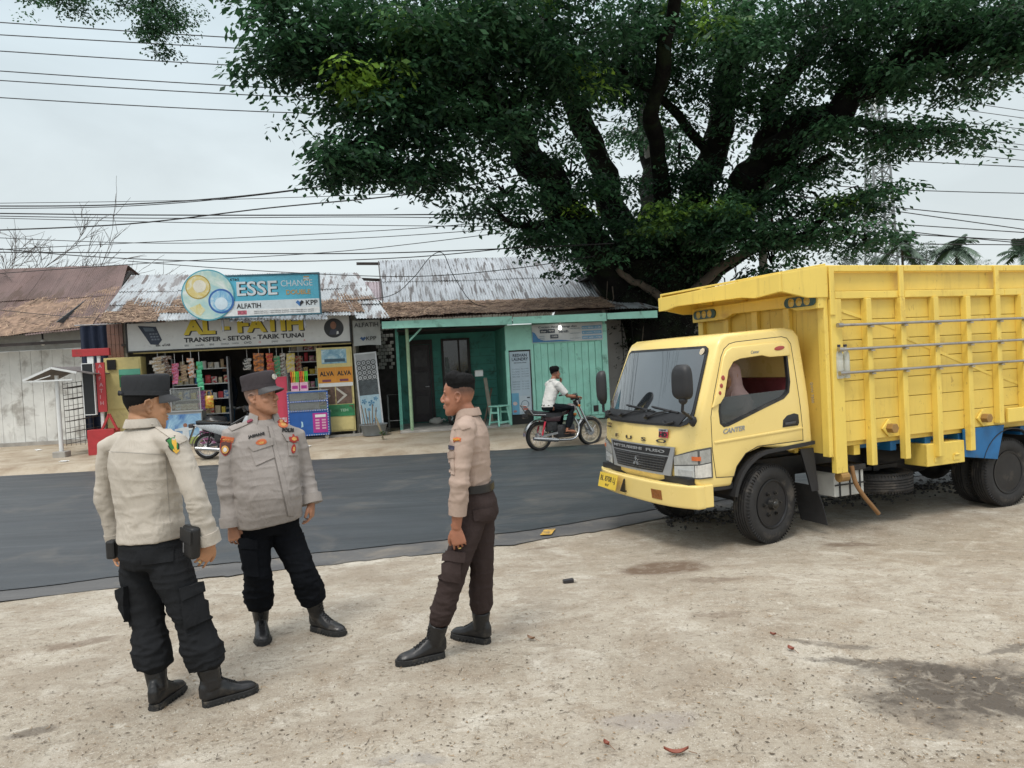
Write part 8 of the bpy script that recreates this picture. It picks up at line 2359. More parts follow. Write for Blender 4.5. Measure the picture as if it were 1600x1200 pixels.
drape('pocket_flap', bs, [(388, 697), (425, 684), (427, 695), (396, 706)], 8, 4, 0.008, 0.004, SH2, sh, B)
drape('pocket_flap', bs, [(440, 678), (464, 681), (464, 691), (447, 690)], 8, 4, 0.008, 0.004, SH2, sh, B)
drape('epaulette', bs, [(386, 655), (396, 660), (362, 674), (356, 668)], 8, 5, 0.003, 0.004, SH2, sh, B)
drape_text('JASMANI', bs, 388.5, 686.5, 26, 5.4, 14, 0.003, PATCH_BLK, sh, B, 0.05)
drape_text('POLRI', bs, 440.5, 675, 18, 5.6, -1, 0.003, PATCH_BLK, sh, B, 0.05)
t1 = drape('collar_tab', bs, [(384, 652), (393, 649), (396, 659), (388, 663)], 4, 4, 0.012, 0.003, mat('tab_maroon', (0.22, 0.03, 0.06), 0.7), sh, B)
drape_poly('tab_bar', bs, [(387, 653), (391, 652), (393, 657), (389, 659)], 0.0155, 0.001, WHITE, t1, B)
t2 = drape('collar_tab', bs, [(427, 647), (432, 650), (434, 655), (428, 653)], 4, 4, 0.012, 0.003, mat('tab_maroon', (0.22, 0.03, 0.06), 0.7), sh, B)
for nm, pts, m_ in (('breast_badge', ellipse_px(408, 691.5, 8.5, 4.2, -8), PO), ('service_badge', ellipse_px(442, 664, 7.5, 4.5, 10), PO), ('service_badge', [(435, 655), (443, 657), (444, 662), (437, 663), (433, 659)], PR_), ('pocket_badge', [(450, 684), (456, 680), (463, 683), (464, 690), (457, 693), (451, 690)], PR_), ('oval_badge', ellipse_px(457, 702, 2.8, 7, 5), PR_)):
	b_ = drape_poly(nm, bs, pts, 0.012 if nm != 'service_badge' else 0.004, 0.002, m_, sh, B)
	cx, cy = sum(p[0] for p in pts) / len(pts), sum(p[1] for p in pts) / len(pts)
	if b_: drape_poly('badge_centre', bs, [(cx + (x - cx) * 0.5, cy + (y - cy) * 0.55) for x, y in pts], 0.0145 if nm != 'service_badge' else 0.0065, 0.001, mat('badge_gold', (0.65, 0.36, 0.10), 0.5, var=0.5, vs=200), b_, B)
sp_ = drape_poly('sleeve_patch', bs, shield_px(353, 698, 8.5, 14.5, 4), 0.003, 0.002, PR_, sh, B)
drape_poly('patch_field', bs, shield_px(353, 700, 6.8, 11, 4), 0.0055, 0.001, mat('patch_dark', (0.09, 0.035, 0.03), 0.7), sp_, B)
drape_poly('patch_emblem', bs, ellipse_px(352.5, 702.5, 5, 6, 0), 0.007, 0.001, mat('badge_gold', (0.65, 0.36, 0.10), 0.5), sp_, B)
drape_poly('patch_core', bs, ellipse_px(352.5, 702.5, 2.6, 3.4, 0), 0.0085, 0.001, WHITE, sp_, B)
ap = drape('sleeve_tab', bs, [(345, 681), (366, 684), (364, 692), (344.5, 689)], 8, 4, 0.003, 0.003, PO, sh, B)
drape_text('SUMATERA', bs, 346.5, 687.5, 17, 2.2, -7, 0.007, mat('badge_gold', (0.65, 0.36, 0.10), 0.5), ap, B, 0.0)
drape('cargo_pocket', bt_, [(379, 846), (400, 850), (404, 902), (386, 900)], 6, 8, 0.010, 0.008, TR2, tr, B)
drape('cargo_flap', bt_, [(377, 841), (401, 844), (402, 858), (378, 856)], 6, 3, 0.02, 0.005, TR2, tr, B)
drape('cargo_pocket', bt_, [(486, 830), (494, 828), (501, 868), (492, 874)], 4, 8, 0.014, 0.012, TR2, tr, B)

# ---- right officer in profile, brown trousers
yaw = R(-82); f = V((math.sin(yaw), math.cos(yaw), 0)); r = V((math.cos(yaw), -math.sin(yaw), 0))
SH3 = cloth('shirt_tan', (0.41, 0.31, 0.255)); TR3 = cloth('trouser_brown', (0.052, 0.038, 0.036))
P3 = dict(skin=SKIN3, skin_m=SKM[SKIN3], shirt_m=SH3, trouser_m=TR3, boot_m=BOOTM,
		  handL=(V((0.16, -0.05, -1)), -r * 0.9 - f * 0.2, f, 0.55, 1.0), handR=(V((0, 0, -1)), r, f, 0.4, 1.0),
		  jowl=0.0, nose=1.0, neck=0.96, hipd=0.122, hipw=0.158, legw=0.90, blouse=1.0, hem=0.76, tr_w=0.007,
		  chestw=0.182, chestd=0.112, belly=0.108, waistw=0.152, lowk=0.86, shirt_hem=0.075, hemw=0.120, hemf=0.09, hemb=0.09, armw=0.95, cuff=0.70, cuffr=0.052, cuffl=0.065,
		  colgap=26, hsc=0.97, hpitch=R(0), sh_w=0.010, tuck=1.4,
		  bootL=((694, 1026), (630, 1039)), bootR=((764, 1006), (717, 996)),
		  scalp=lambda l: np.clip((0.045 - l[:, 1]) / 0.02, 0, 1) * np.clip((l[:, 2] - 0.012 + np.clip(0.02 - l[:, 1], 0, 0.06) * 0.4) / 0.045, 0, 1) * 0.92)
J3 = dict(head=(716.5, 619, 0.0), neck=(731, 650, 0.0), chest=(734, 692, 0.0), waist=(737, 748, 0.0), pelvis=(743, 790, 0.0),
		  shL=(727, 673, -0.185), elL=(719, 748, -0.235), wrL=(713, 826, -0.22), shR=(738, 672, 0.185), elR=(748, 745, 0.23), wrR=(744, 815, 0.2),
		  hipL=(736, 812, -0.085), knL=(711, 890, -0.13), anL=(697, 1000, -0.12), hipR=(750, 812, 0.085), knR=(753, 882, 0.08), anR=(757, 982, 0.10))
root, H, sh, tr, W, B = build_person('officer_right', 'slim bareheaded young officer in tan shirt and dark brown trousers, profile left', 4.5, J3, yaw, R(-84), P3)
hair_shell(root, H, HAIRM, lambda u, z: 0.003 + 0.019 * smooth01((z - 0.06) / 0.06) + (0.016 * smooth01((math.sin(2 * math.pi * u) + 0.2) / 1.0) - 0.004) * smooth01((z - 0.08) / 0.03),
		   lambda u: 0.050 + 0.036 * smooth01((math.sin(2 * math.pi * u) - 0.55) / 0.35) - 0.022 * smooth01((-math.sin(2 * math.pi * u) - 0.2) / 0.7))
bs, bt_ = bvh_of(sh.data), bvh_of(tr.data)
SEAM3 = mat('seam_tan', (0.33, 0.26, 0.21), 0.9)
drape('sleeve_seam', bs, [(704, 672), (705, 671), (731, 668), (731, 669.3)], 2, 10, 0.001, 0.001, SEAM3, sh, B)
tb_ = drape_poly('sleeve_tab', bs, [(708.5, 684.5), (714, 683), (720.5, 684.5), (720, 690), (714, 689), (709.5, 691.5)], 0.003, 0.002, PO, sh, B)
drape_text('POLDA', bs, 710, 688.5, 9, 2.6, 3, 0.007, PY, tb_, B, 0.02)
drape('chest_pocket', bs, [(697, 712), (710, 712), (711, 742), (699, 741)], 5, 8, 0.004, 0.004, SH3, sh, B)
drape('pocket_flap', bs, [(696, 706), (711, 706), (711, 715), (697, 716)], 5, 3, 0.009, 0.004, SH3, sh, B)
nt_ = drape('name_tag', bs, [(700, 695), (710, 697), (710, 703), (700, 702)], 4, 3, 0.005, 0.003, mat('tag_navy', (0.03, 0.03, 0.07), 0.5), sh, B)
drape('epaulette', bs, [(715, 663), (726, 657), (735, 668), (722, 672)], 6, 5, 0.003, 0.003, SH3, sh, B)
belt(root, W, yaw, P3, LEATHER, dz=0.0)
drape('hip_pocket', bt_, [(739, 797), (771, 793), (772, 812), (740, 815)], 8, 4, 0.005, 0.004, TR3, tr, B)
drape('cargo_pocket', bt_, [(686, 868), (720, 868), (718, 910), (684, 905)], 8, 8, 0.010, 0.008, TR3, tr, B)
drape('cargo_flap', bt_, [(687, 860), (726, 862), (724, 878), (687, 876)], 8, 4, 0.020, 0.005, TR3, tr, B)
obj('ring', MB().lathe([(0.0088, 0), (0.0102, 0), (0.0102, 0.004), (0.0088, 0.004)], W['wrL'] + V((0.014, -0.02, -0.105)), (0.16, -0.05, -1), 14, closed=True), mat('gold', (0.7, 0.5, 0.2), 0.3, 0.9), root)
# ------------------------------------------------------------------ motorcycles
def motorbike(label, M, kind='street', group='motorcycles by the road'):
	t = thing('motorcycle', label, 'motorcycle', M.translation, 0, None); t.matrix_world = M
	RB = RUB; CH = mat('bike_chrome', (0.55, 0.55, 0.55), 0.2, 0.9, var=0.1); EN = mat('bike_engine', (0.06, 0.06, 0.062), 0.45, 0.4, var=0.4, vs=20)
	BK = mat('bike_black', (0.012, 0.012, 0.014), 0.3, coat=0.4)
	rimm = {'street': mat('rim_gold', (0.42, 0.36, 0.26), 0.35, 0.6), 'scooter': mat('rim_silver', (0.5, 0.5, 0.5), 0.3, 0.7), 'dark': BK}[kind]
	r_ = 0.30 if kind != 'scooter' else 0.28
	wb = 1.26 if kind != 'scooter' else 1.22
	for wx in (0.0, wb):
		w_ = bpy.data.objects.new('wheel', None); COL.objects.link(w_); w_.parent = t; w_.location = (wx, 0, r_)
		obj('tyre', MB().lathe([(r_ - 0.065, -0.034), (r_ - 0.025, -0.05), (r_, -0.026), (r_, 0.026), (r_ - 0.025, 0.05), (r_ - 0.065, 0.034)], (0, 0, 0), (0, 1, 0), 40, closed=True), RB, w_, smooth=50)
		obj('rim', MB().lathe([(r_ - 0.088, -0.024), (r_ - 0.06, -0.036), (r_ - 0.06, 0.036), (r_ - 0.088, 0.024)], (0, 0, 0), (0, 1, 0), 40, closed=True), rimm, w_, smooth=40)
		sp_ = MB().cyl((0, -0.06, 0), (0, 0.06, 0), 0.05, n=16).cyl((0, -0.05, 0), (0, 0.05, 0), 0.085 if wx else 0.07, n=20)
		for k in range(18):
			a = k * math.pi / 9; b = a + (0.35 if k % 2 else -0.35)
			sp_.tube([(0.05 * math.cos(a), 0.04 * (-1) ** k, 0.05 * math.sin(a)), ((r_ - 0.07) * math.cos(b), 0, (r_ - 0.07) * math.sin(b))], 0.0035, 4)
		obj('spokes', sp_, CH, w_)
	P = lambda nm, mb, m_, sm=50, bv=0.0: obj(nm, mb, m_, t, smooth=sm, bevel=bv)
	ax = V((wb, 0, r_)); hd = V((wb - 0.34, 0, r_ + 0.62))
	for s in (-1, 1):
		P('fork', MB().tube([ax + V((0, s * 0.075, 0)), ax.lerp(hd, 0.45) + V((0, s * 0.075, 0)), hd + V((0, s * 0.07, 0.06))], [0.028, 0.024, 0.018], 10), CH if kind == 'street' else BK)
		P('shock', MB().tube([(0.02, s * 0.11, r_ + 0.02), (0.10, s * 0.12, r_ + 0.30)], [0.016, 0.022], 10), mat('shock_red', (0.55, 0.03, 0.06), 0.4) if kind == 'street' else BK)
		P('swing_arm', MB().bar((0, s * 0.085, r_), (0.5, s * 0.09, r_ + 0.05), 0.025, 0.045), CH if kind == 'street' else EN)
		P('foot_peg', MB().cyl((0.62, s * 0.10, r_ + 0.02), (0.62, s * 0.24, r_ + 0.02), 0.016, n=8), BK)
	def fend(x0, r2, a0, a1, wd, m_):
		return P('fender', MB().slab(lambda u, v: V((x0 + r2 * math.cos(R(a0 + (a1 - a0) * u)), (v - 0.5) * wd, r_ + (r2 - 0.05 * (2 * v - 1) ** 2 * 0.4) * math.sin(R(a0 + (a1 - a0) * u)))), 16, 6, (0, 0, 0.006)), m_)
	fend(wb, r_ + 0.03, 20, 165, 0.10, CH if kind == 'street' else BK)
	fend(0.0, r_ + 0.045, 55, 178, 0.13, CH if kind == 'street' else BK)
	P('frame', MB().tube([hd, (wb - 0.5, 0, r_ + 0.22), (wb - 0.52, 0, r_ - 0.02), (0.5, 0, r_ - 0.03), (0.42, 0, r_ + 0.3)], 0.022, 8).tube([hd, (0.5, 0, r_ + 0.42), (-0.12, 0, r_ + 0.46)], 0.024, 8), BK)
	P('engine', MB().bb((0.40, -0.12, r_ - 0.07), (0.82, 0.12, r_ + 0.20)).bb((0.16, -0.09, r_ + 0.08), (0.405, 0.09, r_ + 0.34)).mesh('engine', 0.03), EN, 40)
	cy = MB()
	for k in range(7):
		cy.box((0.74 + 0.016 * k, 0, r_ + 0.19 + 0.027 * k), (0.15, 0.15, 0.012), Matrix.Rotation(R(-28), 3, 'Y'))
	P('cylinder', cy.cyl((0.72, 0, r_ + 0.14), (0.86, 0, r_ + 0.4), 0.05, n=12), EN)
	for s in (-1,) if kind != 'scooter' else (-1,):
		P('exhaust', MB().tube([tuple(p) for p in catmull([(0.86, s * 0.06, r_ + 0.3), (0.92, s * 0.1, r_ + 0.1), (0.78, s * 0.15, r_ - 0.1), (0.4, s * 0.16, r_ - 0.10), (0.3, s * 0.16, r_ - 0.09), (-0.22, s * 0.16, r_ - 0.02)], 4)], [0.024] * 13 + [0.034, 0.042, 0.045, 0.045, 0.045, 0.045, 0.043, 0.036], 12), CH)
	P('handlebar', MB().tube([hd + V((-0.16, -0.34, 0.17)), hd + V((-0.08, -0.22, 0.19)), hd + V((-0.01, -0.08, 0.10)), hd + V((-0.01, 0.08, 0.10)), hd + V((-0.08, 0.22, 0.19)), hd + V((-0.16, 0.34, 0.17))], 0.013, 8), CH if kind == 'street' else BK)
	for s in (-1, 1):
		P('grip', MB().tube([hd + V((-0.17, s * 0.35, 0.17)), hd + V((-0.11, s * 0.26, 0.185))], 0.019, 8), BK)
	P('headlight', MB().lathe([(0.001, 0), (0.05, 0.005), (0.085, 0.06), (0.088, 0.10), (0.08, 0.104), (0.001, 0.108)], hd + V((-0.01, 0, 0.02)), (1, 0, -0.08), 20), BK)
	P('speedometer', MB().cyl(hd + V((0.0, 0, 0.10)), hd + V((-0.03, 0, 0.19)), 0.09, 0.08, 16), BK)
	if kind == 'scooter':
		SLV = mat('scooter_silver', (0.55, 0.56, 0.57), 0.25, 0.4, coat=0.4)
		P('side_panel', MB().prism([(-0.28, r_ + 0.48), (0.1, r_ + 0.30), (0.55, r_ + 0.12), (0.72, r_ + 0.16), (0.55, r_ + 0.40), (0.2, r_ + 0.47)], (0, -0.12, 0), (1, 0, 0), (0, 0, 1), (0, 0.24, 0)).mesh('side_panel', 0.03), SLV, 40)
		P('leg_shield', MB().prism([(0.62, r_ + 0.2), (0.80, r_ + 0.05), (0.98, r_ + 0.6), (0.86, r_ + 0.62)], (0, -0.2, 0), (1, 0, 0), (0, 0, 1), (0, 0.4, 0)).mesh('leg_shield', 0.03), SLV, 40)
		P('seat', MB().prism([(-0.2, r_ + 0.485), (0.42, r_ + 0.44), (0.5, r_ + 0.5), (0.2, r_ + 0.52), (-0.2, r_ + 0.57)], (0, -0.12, 0), (1, 0, 0), (0, 0, 1), (0, 0.24, 0)).mesh('seat', 0.025), BK, 40)
		P('tail_lamp', MB().box((-0.31, 0, r_ + 0.46), (0.10, 0.18, 0.09)), mat('tail_dark', (0.05, 0.04, 0.04), 0.3), 0, 0.02)
		P('mud_flap', MB().bar((-0.26, 0, r_ + 0.42), (-0.47, 0, r_ - 0.10), 0.13, 0.012), BK, 0)
	else:
		RT = mat('tank_grey', (0.30, 0.27, 0.27), 0.25, 0.3, coat=0.5) if kind == 'street' else BK
		P('fuel_tank', remesh(MB().ell((0.68, 0, r_ + 0.50), (0.24, 0.12, 0.10), rot=Matrix.Rotation(R(-14), 3, 'Y')).ell((0.80, 0, r_ + 0.53), (0.13, 0.125, 0.10)), 0.012, 4), RT, 180)
		P('tank_stripe', MB().box((0.70, 0, r_ + 0.49), (0.2, 0.243, 0.04), Matrix.Rotation(R(-30), 3, 'Y')), mat('stripe_plum', (0.16, 0.05, 0.07), 0.3), 0, 0.01)
		P('seat', MB().slab(lambda u, v: V((-0.22 + 0.74 * u, (v - 0.5) * (0.27 - 0.10 * max(0, u - 0.6)), r_ + 0.52 - 0.035 * (2 * v - 1) ** 2 + 0.05 * (1 - u) ** 2 - 0.03 * math.sin(u * 2.6))), 18, 8, (0, 0, -0.075)), mat('seat_vinyl', (0.03, 0.03, 0.034), 0.45), 50)
		P('grab_rail', MB().tube([(0.10, -0.15, r_ + 0.44), (-0.2, -0.15, r_ + 0.47), (-0.33, -0.12, r_ + 0.66), (-0.33, 0.12, r_ + 0.66), (-0.2, 0.15, r_ + 0.47), (0.10, 0.15, r_ + 0.44)], 0.014, 8), CH)
		P('side_cover', MB().prism([(0.12, r_ + 0.30), (0.46, r_ + 0.27), (0.52, r_ + 0.40), (0.14, r_ + 0.42)], (0, -0.12, 0), (1, 0, 0), (0, 0, 1), (0, 0.24, 0)).mesh('side_cover', 0.02), mat('cover_dark', (0.06, 0.03, 0.035), 0.3, coat=0.4), 40)
		P('tail_lamp', MB().box((-0.30, 0, r_ + 0.44), (0.10, 0.12, 0.10)), BK, 0, 0.02)
		P('turn_signal', MB().ell(hd + V((0.02, -0.13, -0.05)), (0.03, 0.03, 0.03)), mat('signal_orange', (0.6, 0.2, 0.03), 0.3), 180)
		P('tank_signal', MB().ell((0.83, -0.12, r_ + 0.40), (0.05, 0.02, 0.03)), mat('signal_orange', (0.6, 0.2, 0.03), 0.3), 180)
	return t

g0 = V((0.50, 15.72, -0.118))
BM = Matrix.Translation(g0) @ Matrix.Rotation(R(28), 4, 'Z')
motorbike('black motorcycle with red rear shocks being ridden along the road', BM, 'street')
q = gnd(326, 716, 0.0)
SM_ = Matrix.Translation((q.x, q.y, ground_h(q.x, q.y))) @ Matrix.Rotation(R(8), 4, 'Z')
motorbike('parked silver scooter half hidden behind the middle officer', SM_, 'scooter')
motorbike('black motorcycle parked on the porch behind the bareheaded officer', F1.m @ Matrix.Translation((-1.15, 1.75, 0.06)) @ Matrix.Rotation(R(-112), 4, 'Z'), 'dark')

# ---- rider
L_ = lambda x, y, z: BM @ V((x, y, z))
df = (BM.to_3x3() @ V((1, 0, 0))); dl = (BM.to_3x3() @ V((0, 1, 0)))
yaw = math.atan2(df.x, df.y)
JR = dict(head=L_(0.47, 0, 1.575), neck=L_(0.40, 0, 1.42), chest=L_(0.36, 0, 1.22), waist=L_(0.28, 0, 1.02), pelvis=L_(0.26, 0, 0.90),
		  shR=L_(0.39, -0.19, 1.36), elR=L_(0.58, -0.27, 1.10), wrR=L_(0.80, -0.30, 1.07), shL=L_(0.39, 0.19, 1.36), elL=L_(0.66, 0.24, 1.16), wrL=L_(0.66, 0.12, 1.38),
		  hipR=L_(0.30, -0.11, 0.88), knR=L_(0.72, -0.19, 0.84), anR=L_(0.60, -0.18, 0.42), hipL=L_(0.30, 0.11, 0.88), knL=L_(0.72, 0.19, 0.84), anL=L_(0.60, 0.18, 0.42))
PR = dict(skin=SKIN3, skin_m=SKM[SKIN3], shirt_m=cloth('tee_white', (0.70, 0.69, 0.66)), trouser_m=cloth('jeans_black', (0.012, 0.015, 0.018)),
		  handR=(df + V((0, 0, -0.2)), V((0, 0, 1)), dl, 0.9, 1.0), handL=(V((0, 0, 1)) - dl * 0.3, df, -dl, 0.6, 1.0),
		  neck=0.95, hipd=0.12, hipw=0.165, legw=0.84, hem=0.93, chestw=0.18, chestd=0.115, belly=0.115, waistw=0.165, shirt_hem=-0.01, hemw=0.175, hemf=0.13, hemb=0.13, short=True, colgap=40, coldip=0.3,
		  scalp=lambda l: np.clip((0.03 - l[:, 1]) / 0.03, 0, 1) * np.clip((l[:, 2] + 0.03) / 0.04, 0, 1) * 0.9)
root, H, sh, tr, W, B = build_person('rider', 'young man in white T-shirt and black trousers riding the black motorcycle', 15.8, JR, yaw, yaw + R(12), PR)
hair_shell(root, H, HAIRM, lambda u, z: 0.008 + 0.026 * smooth01((z - 0.04) / 0.08), lambda u: 0.035 + 0.04 * smooth01((math.sin(2 * math.pi * u) - 0.4) / 0.5) - 0.05 * smooth01((-math.sin(2 * math.pi * u) - 0.2) / 0.7))
ft = MB()
for s, a in (('R', W['anR']), ('L', W['anL'])):
	fo = MB().tube([a + V((0, 0, 0.03)), a - df * 0.03 + V((0, 0, -0.05)), a + df * 0.05 + V((0, 0, -0.055)), a + df * 0.13 + V((0, 0, -0.07)), a + df * 0.18 + V((0, 0, -0.078))], [0.035, 0.04, 0.04, 0.042, 0.026], 12, flat=0.8)
	obj('foot', remesh(fo, 0.008, 4), SKM[SKIN3] if False else mat('foot_skin', (0.38, 0.16, 0.09), 0.6), root)
	obj('sandal', MB().box(a + df * 0.06 + V((0, 0, -0.105)), (0.25, 0.09, 0.022), BM.to_3x3()), mat('sandal_brown', (0.12, 0.06, 0.035), 0.7), root, bevel=0.006)

# ---- shopkeeper in the dark, back to us
yaw = R(-25); f = V((math.sin(yaw), math.cos(yaw), 0)); r = V((math.cos(yaw), -math.sin(yaw), 0))
JS = dict(head=(349, 568, 0.1), neck=(352, 583, 0), chest=(354, 600, 0), waist=(357, 622, 0), pelvis=(358, 635, 0), shR=(364, 592, -0.05), elR=(369, 612, -0.05), wrR=(366, 632, 0.1), shL=(343, 592, 0.1), elL=(338, 610, 0.15), wrL=(336, 622, 0.3),
		  hipR=(362, 640, 0), knR=(363, 660, 0), anR=(364, 682, 0), hipL=(354, 640, 0), knL=(354, 660, 0), anL=(354, 682, 0))
PS = dict(skin=SKIN3, skin_m=SKM[SKIN3], shirt_m=cloth('jacket_navy', (0.018, 0.024, 0.036)), trouser_m=cloth('jeans_blue', (0.06, 0.12, 0.19)), handR=(V((0, 0, -1)), r, f, 0.4), handL=(V((-0.3, 0.5, -0.6)), -r, f, 0.4),
		  hipw=0.17, hem=0.97, legw=0.9, chestw=0.2, waistw=0.18, belly=0.13, shirt_hem=0.0, cuff=0.95,
		  scalp=lambda l: np.clip((0.05 - l[:, 1]) / 0.03, 0, 1) * np.clip((l[:, 2] + 0.05) / 0.03, 0, 1))
root, H, sh, tr, W, B = build_person('shopkeeper', 'person in dark jacket and blue jeans standing inside the shop, back to us', 21.6, JS, yaw, R(-40), PS)
hair_shell(root, H, HAIRM, lambda u, z: 0.012, lambda u: 0.03 - 0.08 * smooth01((-math.sin(2 * math.pi * u) - 0.1) / 0.7))
obj('shirt_tail', MB().loft([ring_xy(W['pelvis'] + V((0, 0, z)), 0.18, 0.135, 0.135, yaw) for z in (-0.06, -0.01)]), mat('tail_white', (0.45, 0.47, 0.47), 0.8), root, smooth=60)
for s in 'RL':
	obj('shoe', MB().ell(V((W['an' + s].x, W['an' + s].y, W['an' + s].z - 0.03)) + f * 0.06, (0.05, 0.13, 0.05), rot=Matrix.Rotation(-yaw, 3, 'Z')), BLACK, root, smooth=180)

# ---- passenger in the cab wearing a pale pink headscarf
hc = tpx(1140, 588, -0.48); tw = lambda x, y, z: TM @ V((x, y, z))
tdir = (TM.to_3x3() @ V((-1, 0, 0)))
p0 = TM @ V((hc.x + 0.06, hc.y, 1.10))
pa = thing('person', 'passenger in a pale pink headscarf sitting behind the lorry side window', 'person', p0)
Hd = Head(TM @ V((hc.x, hc.y, hc.z)) - p0, math.atan2(tdir.x, tdir.y), R(-8))
mb = MB(); Hd.add(mb); mb.tube([Hd.w((0, -0.02, -0.03)), Hd.w((0, -0.03, -0.2))], [0.05, 0.06], 14)
lo = lambda x, y, z: TM @ V((hc.x + x, hc.y + y, hc.z + z)) - p0
for s in (-1, 1):
	mb.tube([lo(0.07, s * 0.17, -0.24), lo(0.0, s * 0.22, -0.42), lo(-0.2, s * 0.12, -0.44)], [0.045, 0.04, 0.03], 12)
	hand(mb, lo(-0.2, s * 0.12, -0.44), tdir, V((0, 0, 1)), TM.to_3x3() @ V((0, -s, 0)), 0.4)
mb.tube([lo(0.05, 0, -0.2), lo(0.08, 0, -0.5)], [0.12, 0.13], 14)
me = remesh(mb, 0.005, 3); co = Hd.sculpt(get_co(me)); set_co(me, co); col = np.tile(np.array(SKIN1), (len(co), 1)); Hd.paint(co, col, SKIN1); vcol(me, col)
obj('body', me, SKM[SKIN1], pa)
sb = MB()
def hring(z, hw, fr, bk, y0=0.0): return [Hd.w((math.cos(2 * math.pi * k / 36) * hw, y0 + math.sin(2 * math.pi * k / 36) * (fr if k < 18 else bk), z)) for k in range(36)]
sb.loft([hring(-0.30, 0.21, 0.14, 0.16), hring(-0.22, 0.19, 0.13, 0.15), hring(-0.15, 0.12, 0.095, 0.12), hring(-0.10, 0.092, 0.062, 0.115), hring(-0.05, 0.090, 0.055, 0.118), hring(0.0, 0.092, 0.058, 0.12), hring(0.05, 0.092, 0.072, 0.12), hring(0.09, 0.084, 0.084, 0.108), hring(0.12, 0.06, 0.06, 0.08), hring(0.135, 0.02, 0.02, 0.03)])
me = remesh(sb, 0.008, 4); wrinkle(me, 0.007, [((9, 9, 4), 0.6, 3), ((16, 16, 7), 0.4, 9)])
obj('headscarf', me, cloth('scarf_pink', (0.58, 0.40, 0.37)), pa)
tb = MB().loft([[lo(0.08 + 0.13 * math.cos(a), 0.22 * math.sin(a), -0.56) for a in np.linspace(0, 6.28, 25)[:-1]], [lo(0.08 + 0.14 * math.cos(a), 0.22 * math.sin(a), -0.35) for a in np.linspace(0, 6.28, 25)[:-1]], [lo(0.06 + 0.12 * math.cos(a), 0.19 * math.sin(a), -0.22) for a in np.linspace(0, 6.28, 25)[:-1]]])
for s in (-1, 1):
	tb.tube([lo(0.07, s * 0.16, -0.24), lo(0.0, s * 0.22, -0.42), lo(-0.17, s * 0.13, -0.44)], [0.065, 0.06, 0.05], 14)
me = remesh(tb, 0.01, 4); wrinkle(me, 0.006, [((9, 9, 6), 0.6, 3)])
obj('dress', me, cloth('dress_pink', (0.50, 0.36, 0.34)), pa)
# ------------------------------------------------------------------ trees
def leaf_material(name, lo, hi, lime, trans=0.25):
	m, nt, b = nodes(name); N = NT(nt); co = N.co()
	a = N.n('ShaderNodeVertexColor'); a.layer_name = 'Col'
	s = N.n('ShaderNodeSeparateColor'); N.l(a.outputs[0], s.inputs[0])
	col = N.mix(s.outputs[0], lo, hi); col = N.mix(s.outputs[1], col, lime)
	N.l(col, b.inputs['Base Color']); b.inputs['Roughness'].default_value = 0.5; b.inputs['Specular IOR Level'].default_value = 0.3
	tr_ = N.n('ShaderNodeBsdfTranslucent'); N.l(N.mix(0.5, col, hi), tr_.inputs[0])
	mx = N.n('ShaderNodeMixShader'); mx.inputs[0].default_value = trans
	N.l(b.outputs[0], mx.inputs[1]); N.l(tr_.outputs[0], mx.inputs[2]); N.l(mx.outputs[0], nt.nodes['Material Output'].inputs[0])
	return m


BARK = mat('bark', (0.010, 0.0095, 0.009), 0.9, var=0.4, vs=3, bump=0.9, bs=9, bd=0.05, spec=0.1, dirt=(0.018, 0.026, 0.014), dirt_amt=0.6, ds=1.8)
BARKP = mat('bark_pale', (0.09, 0.072, 0.056), 0.9, var=0.3, vs=3, bump=0.8, bs=9, bd=0.04)


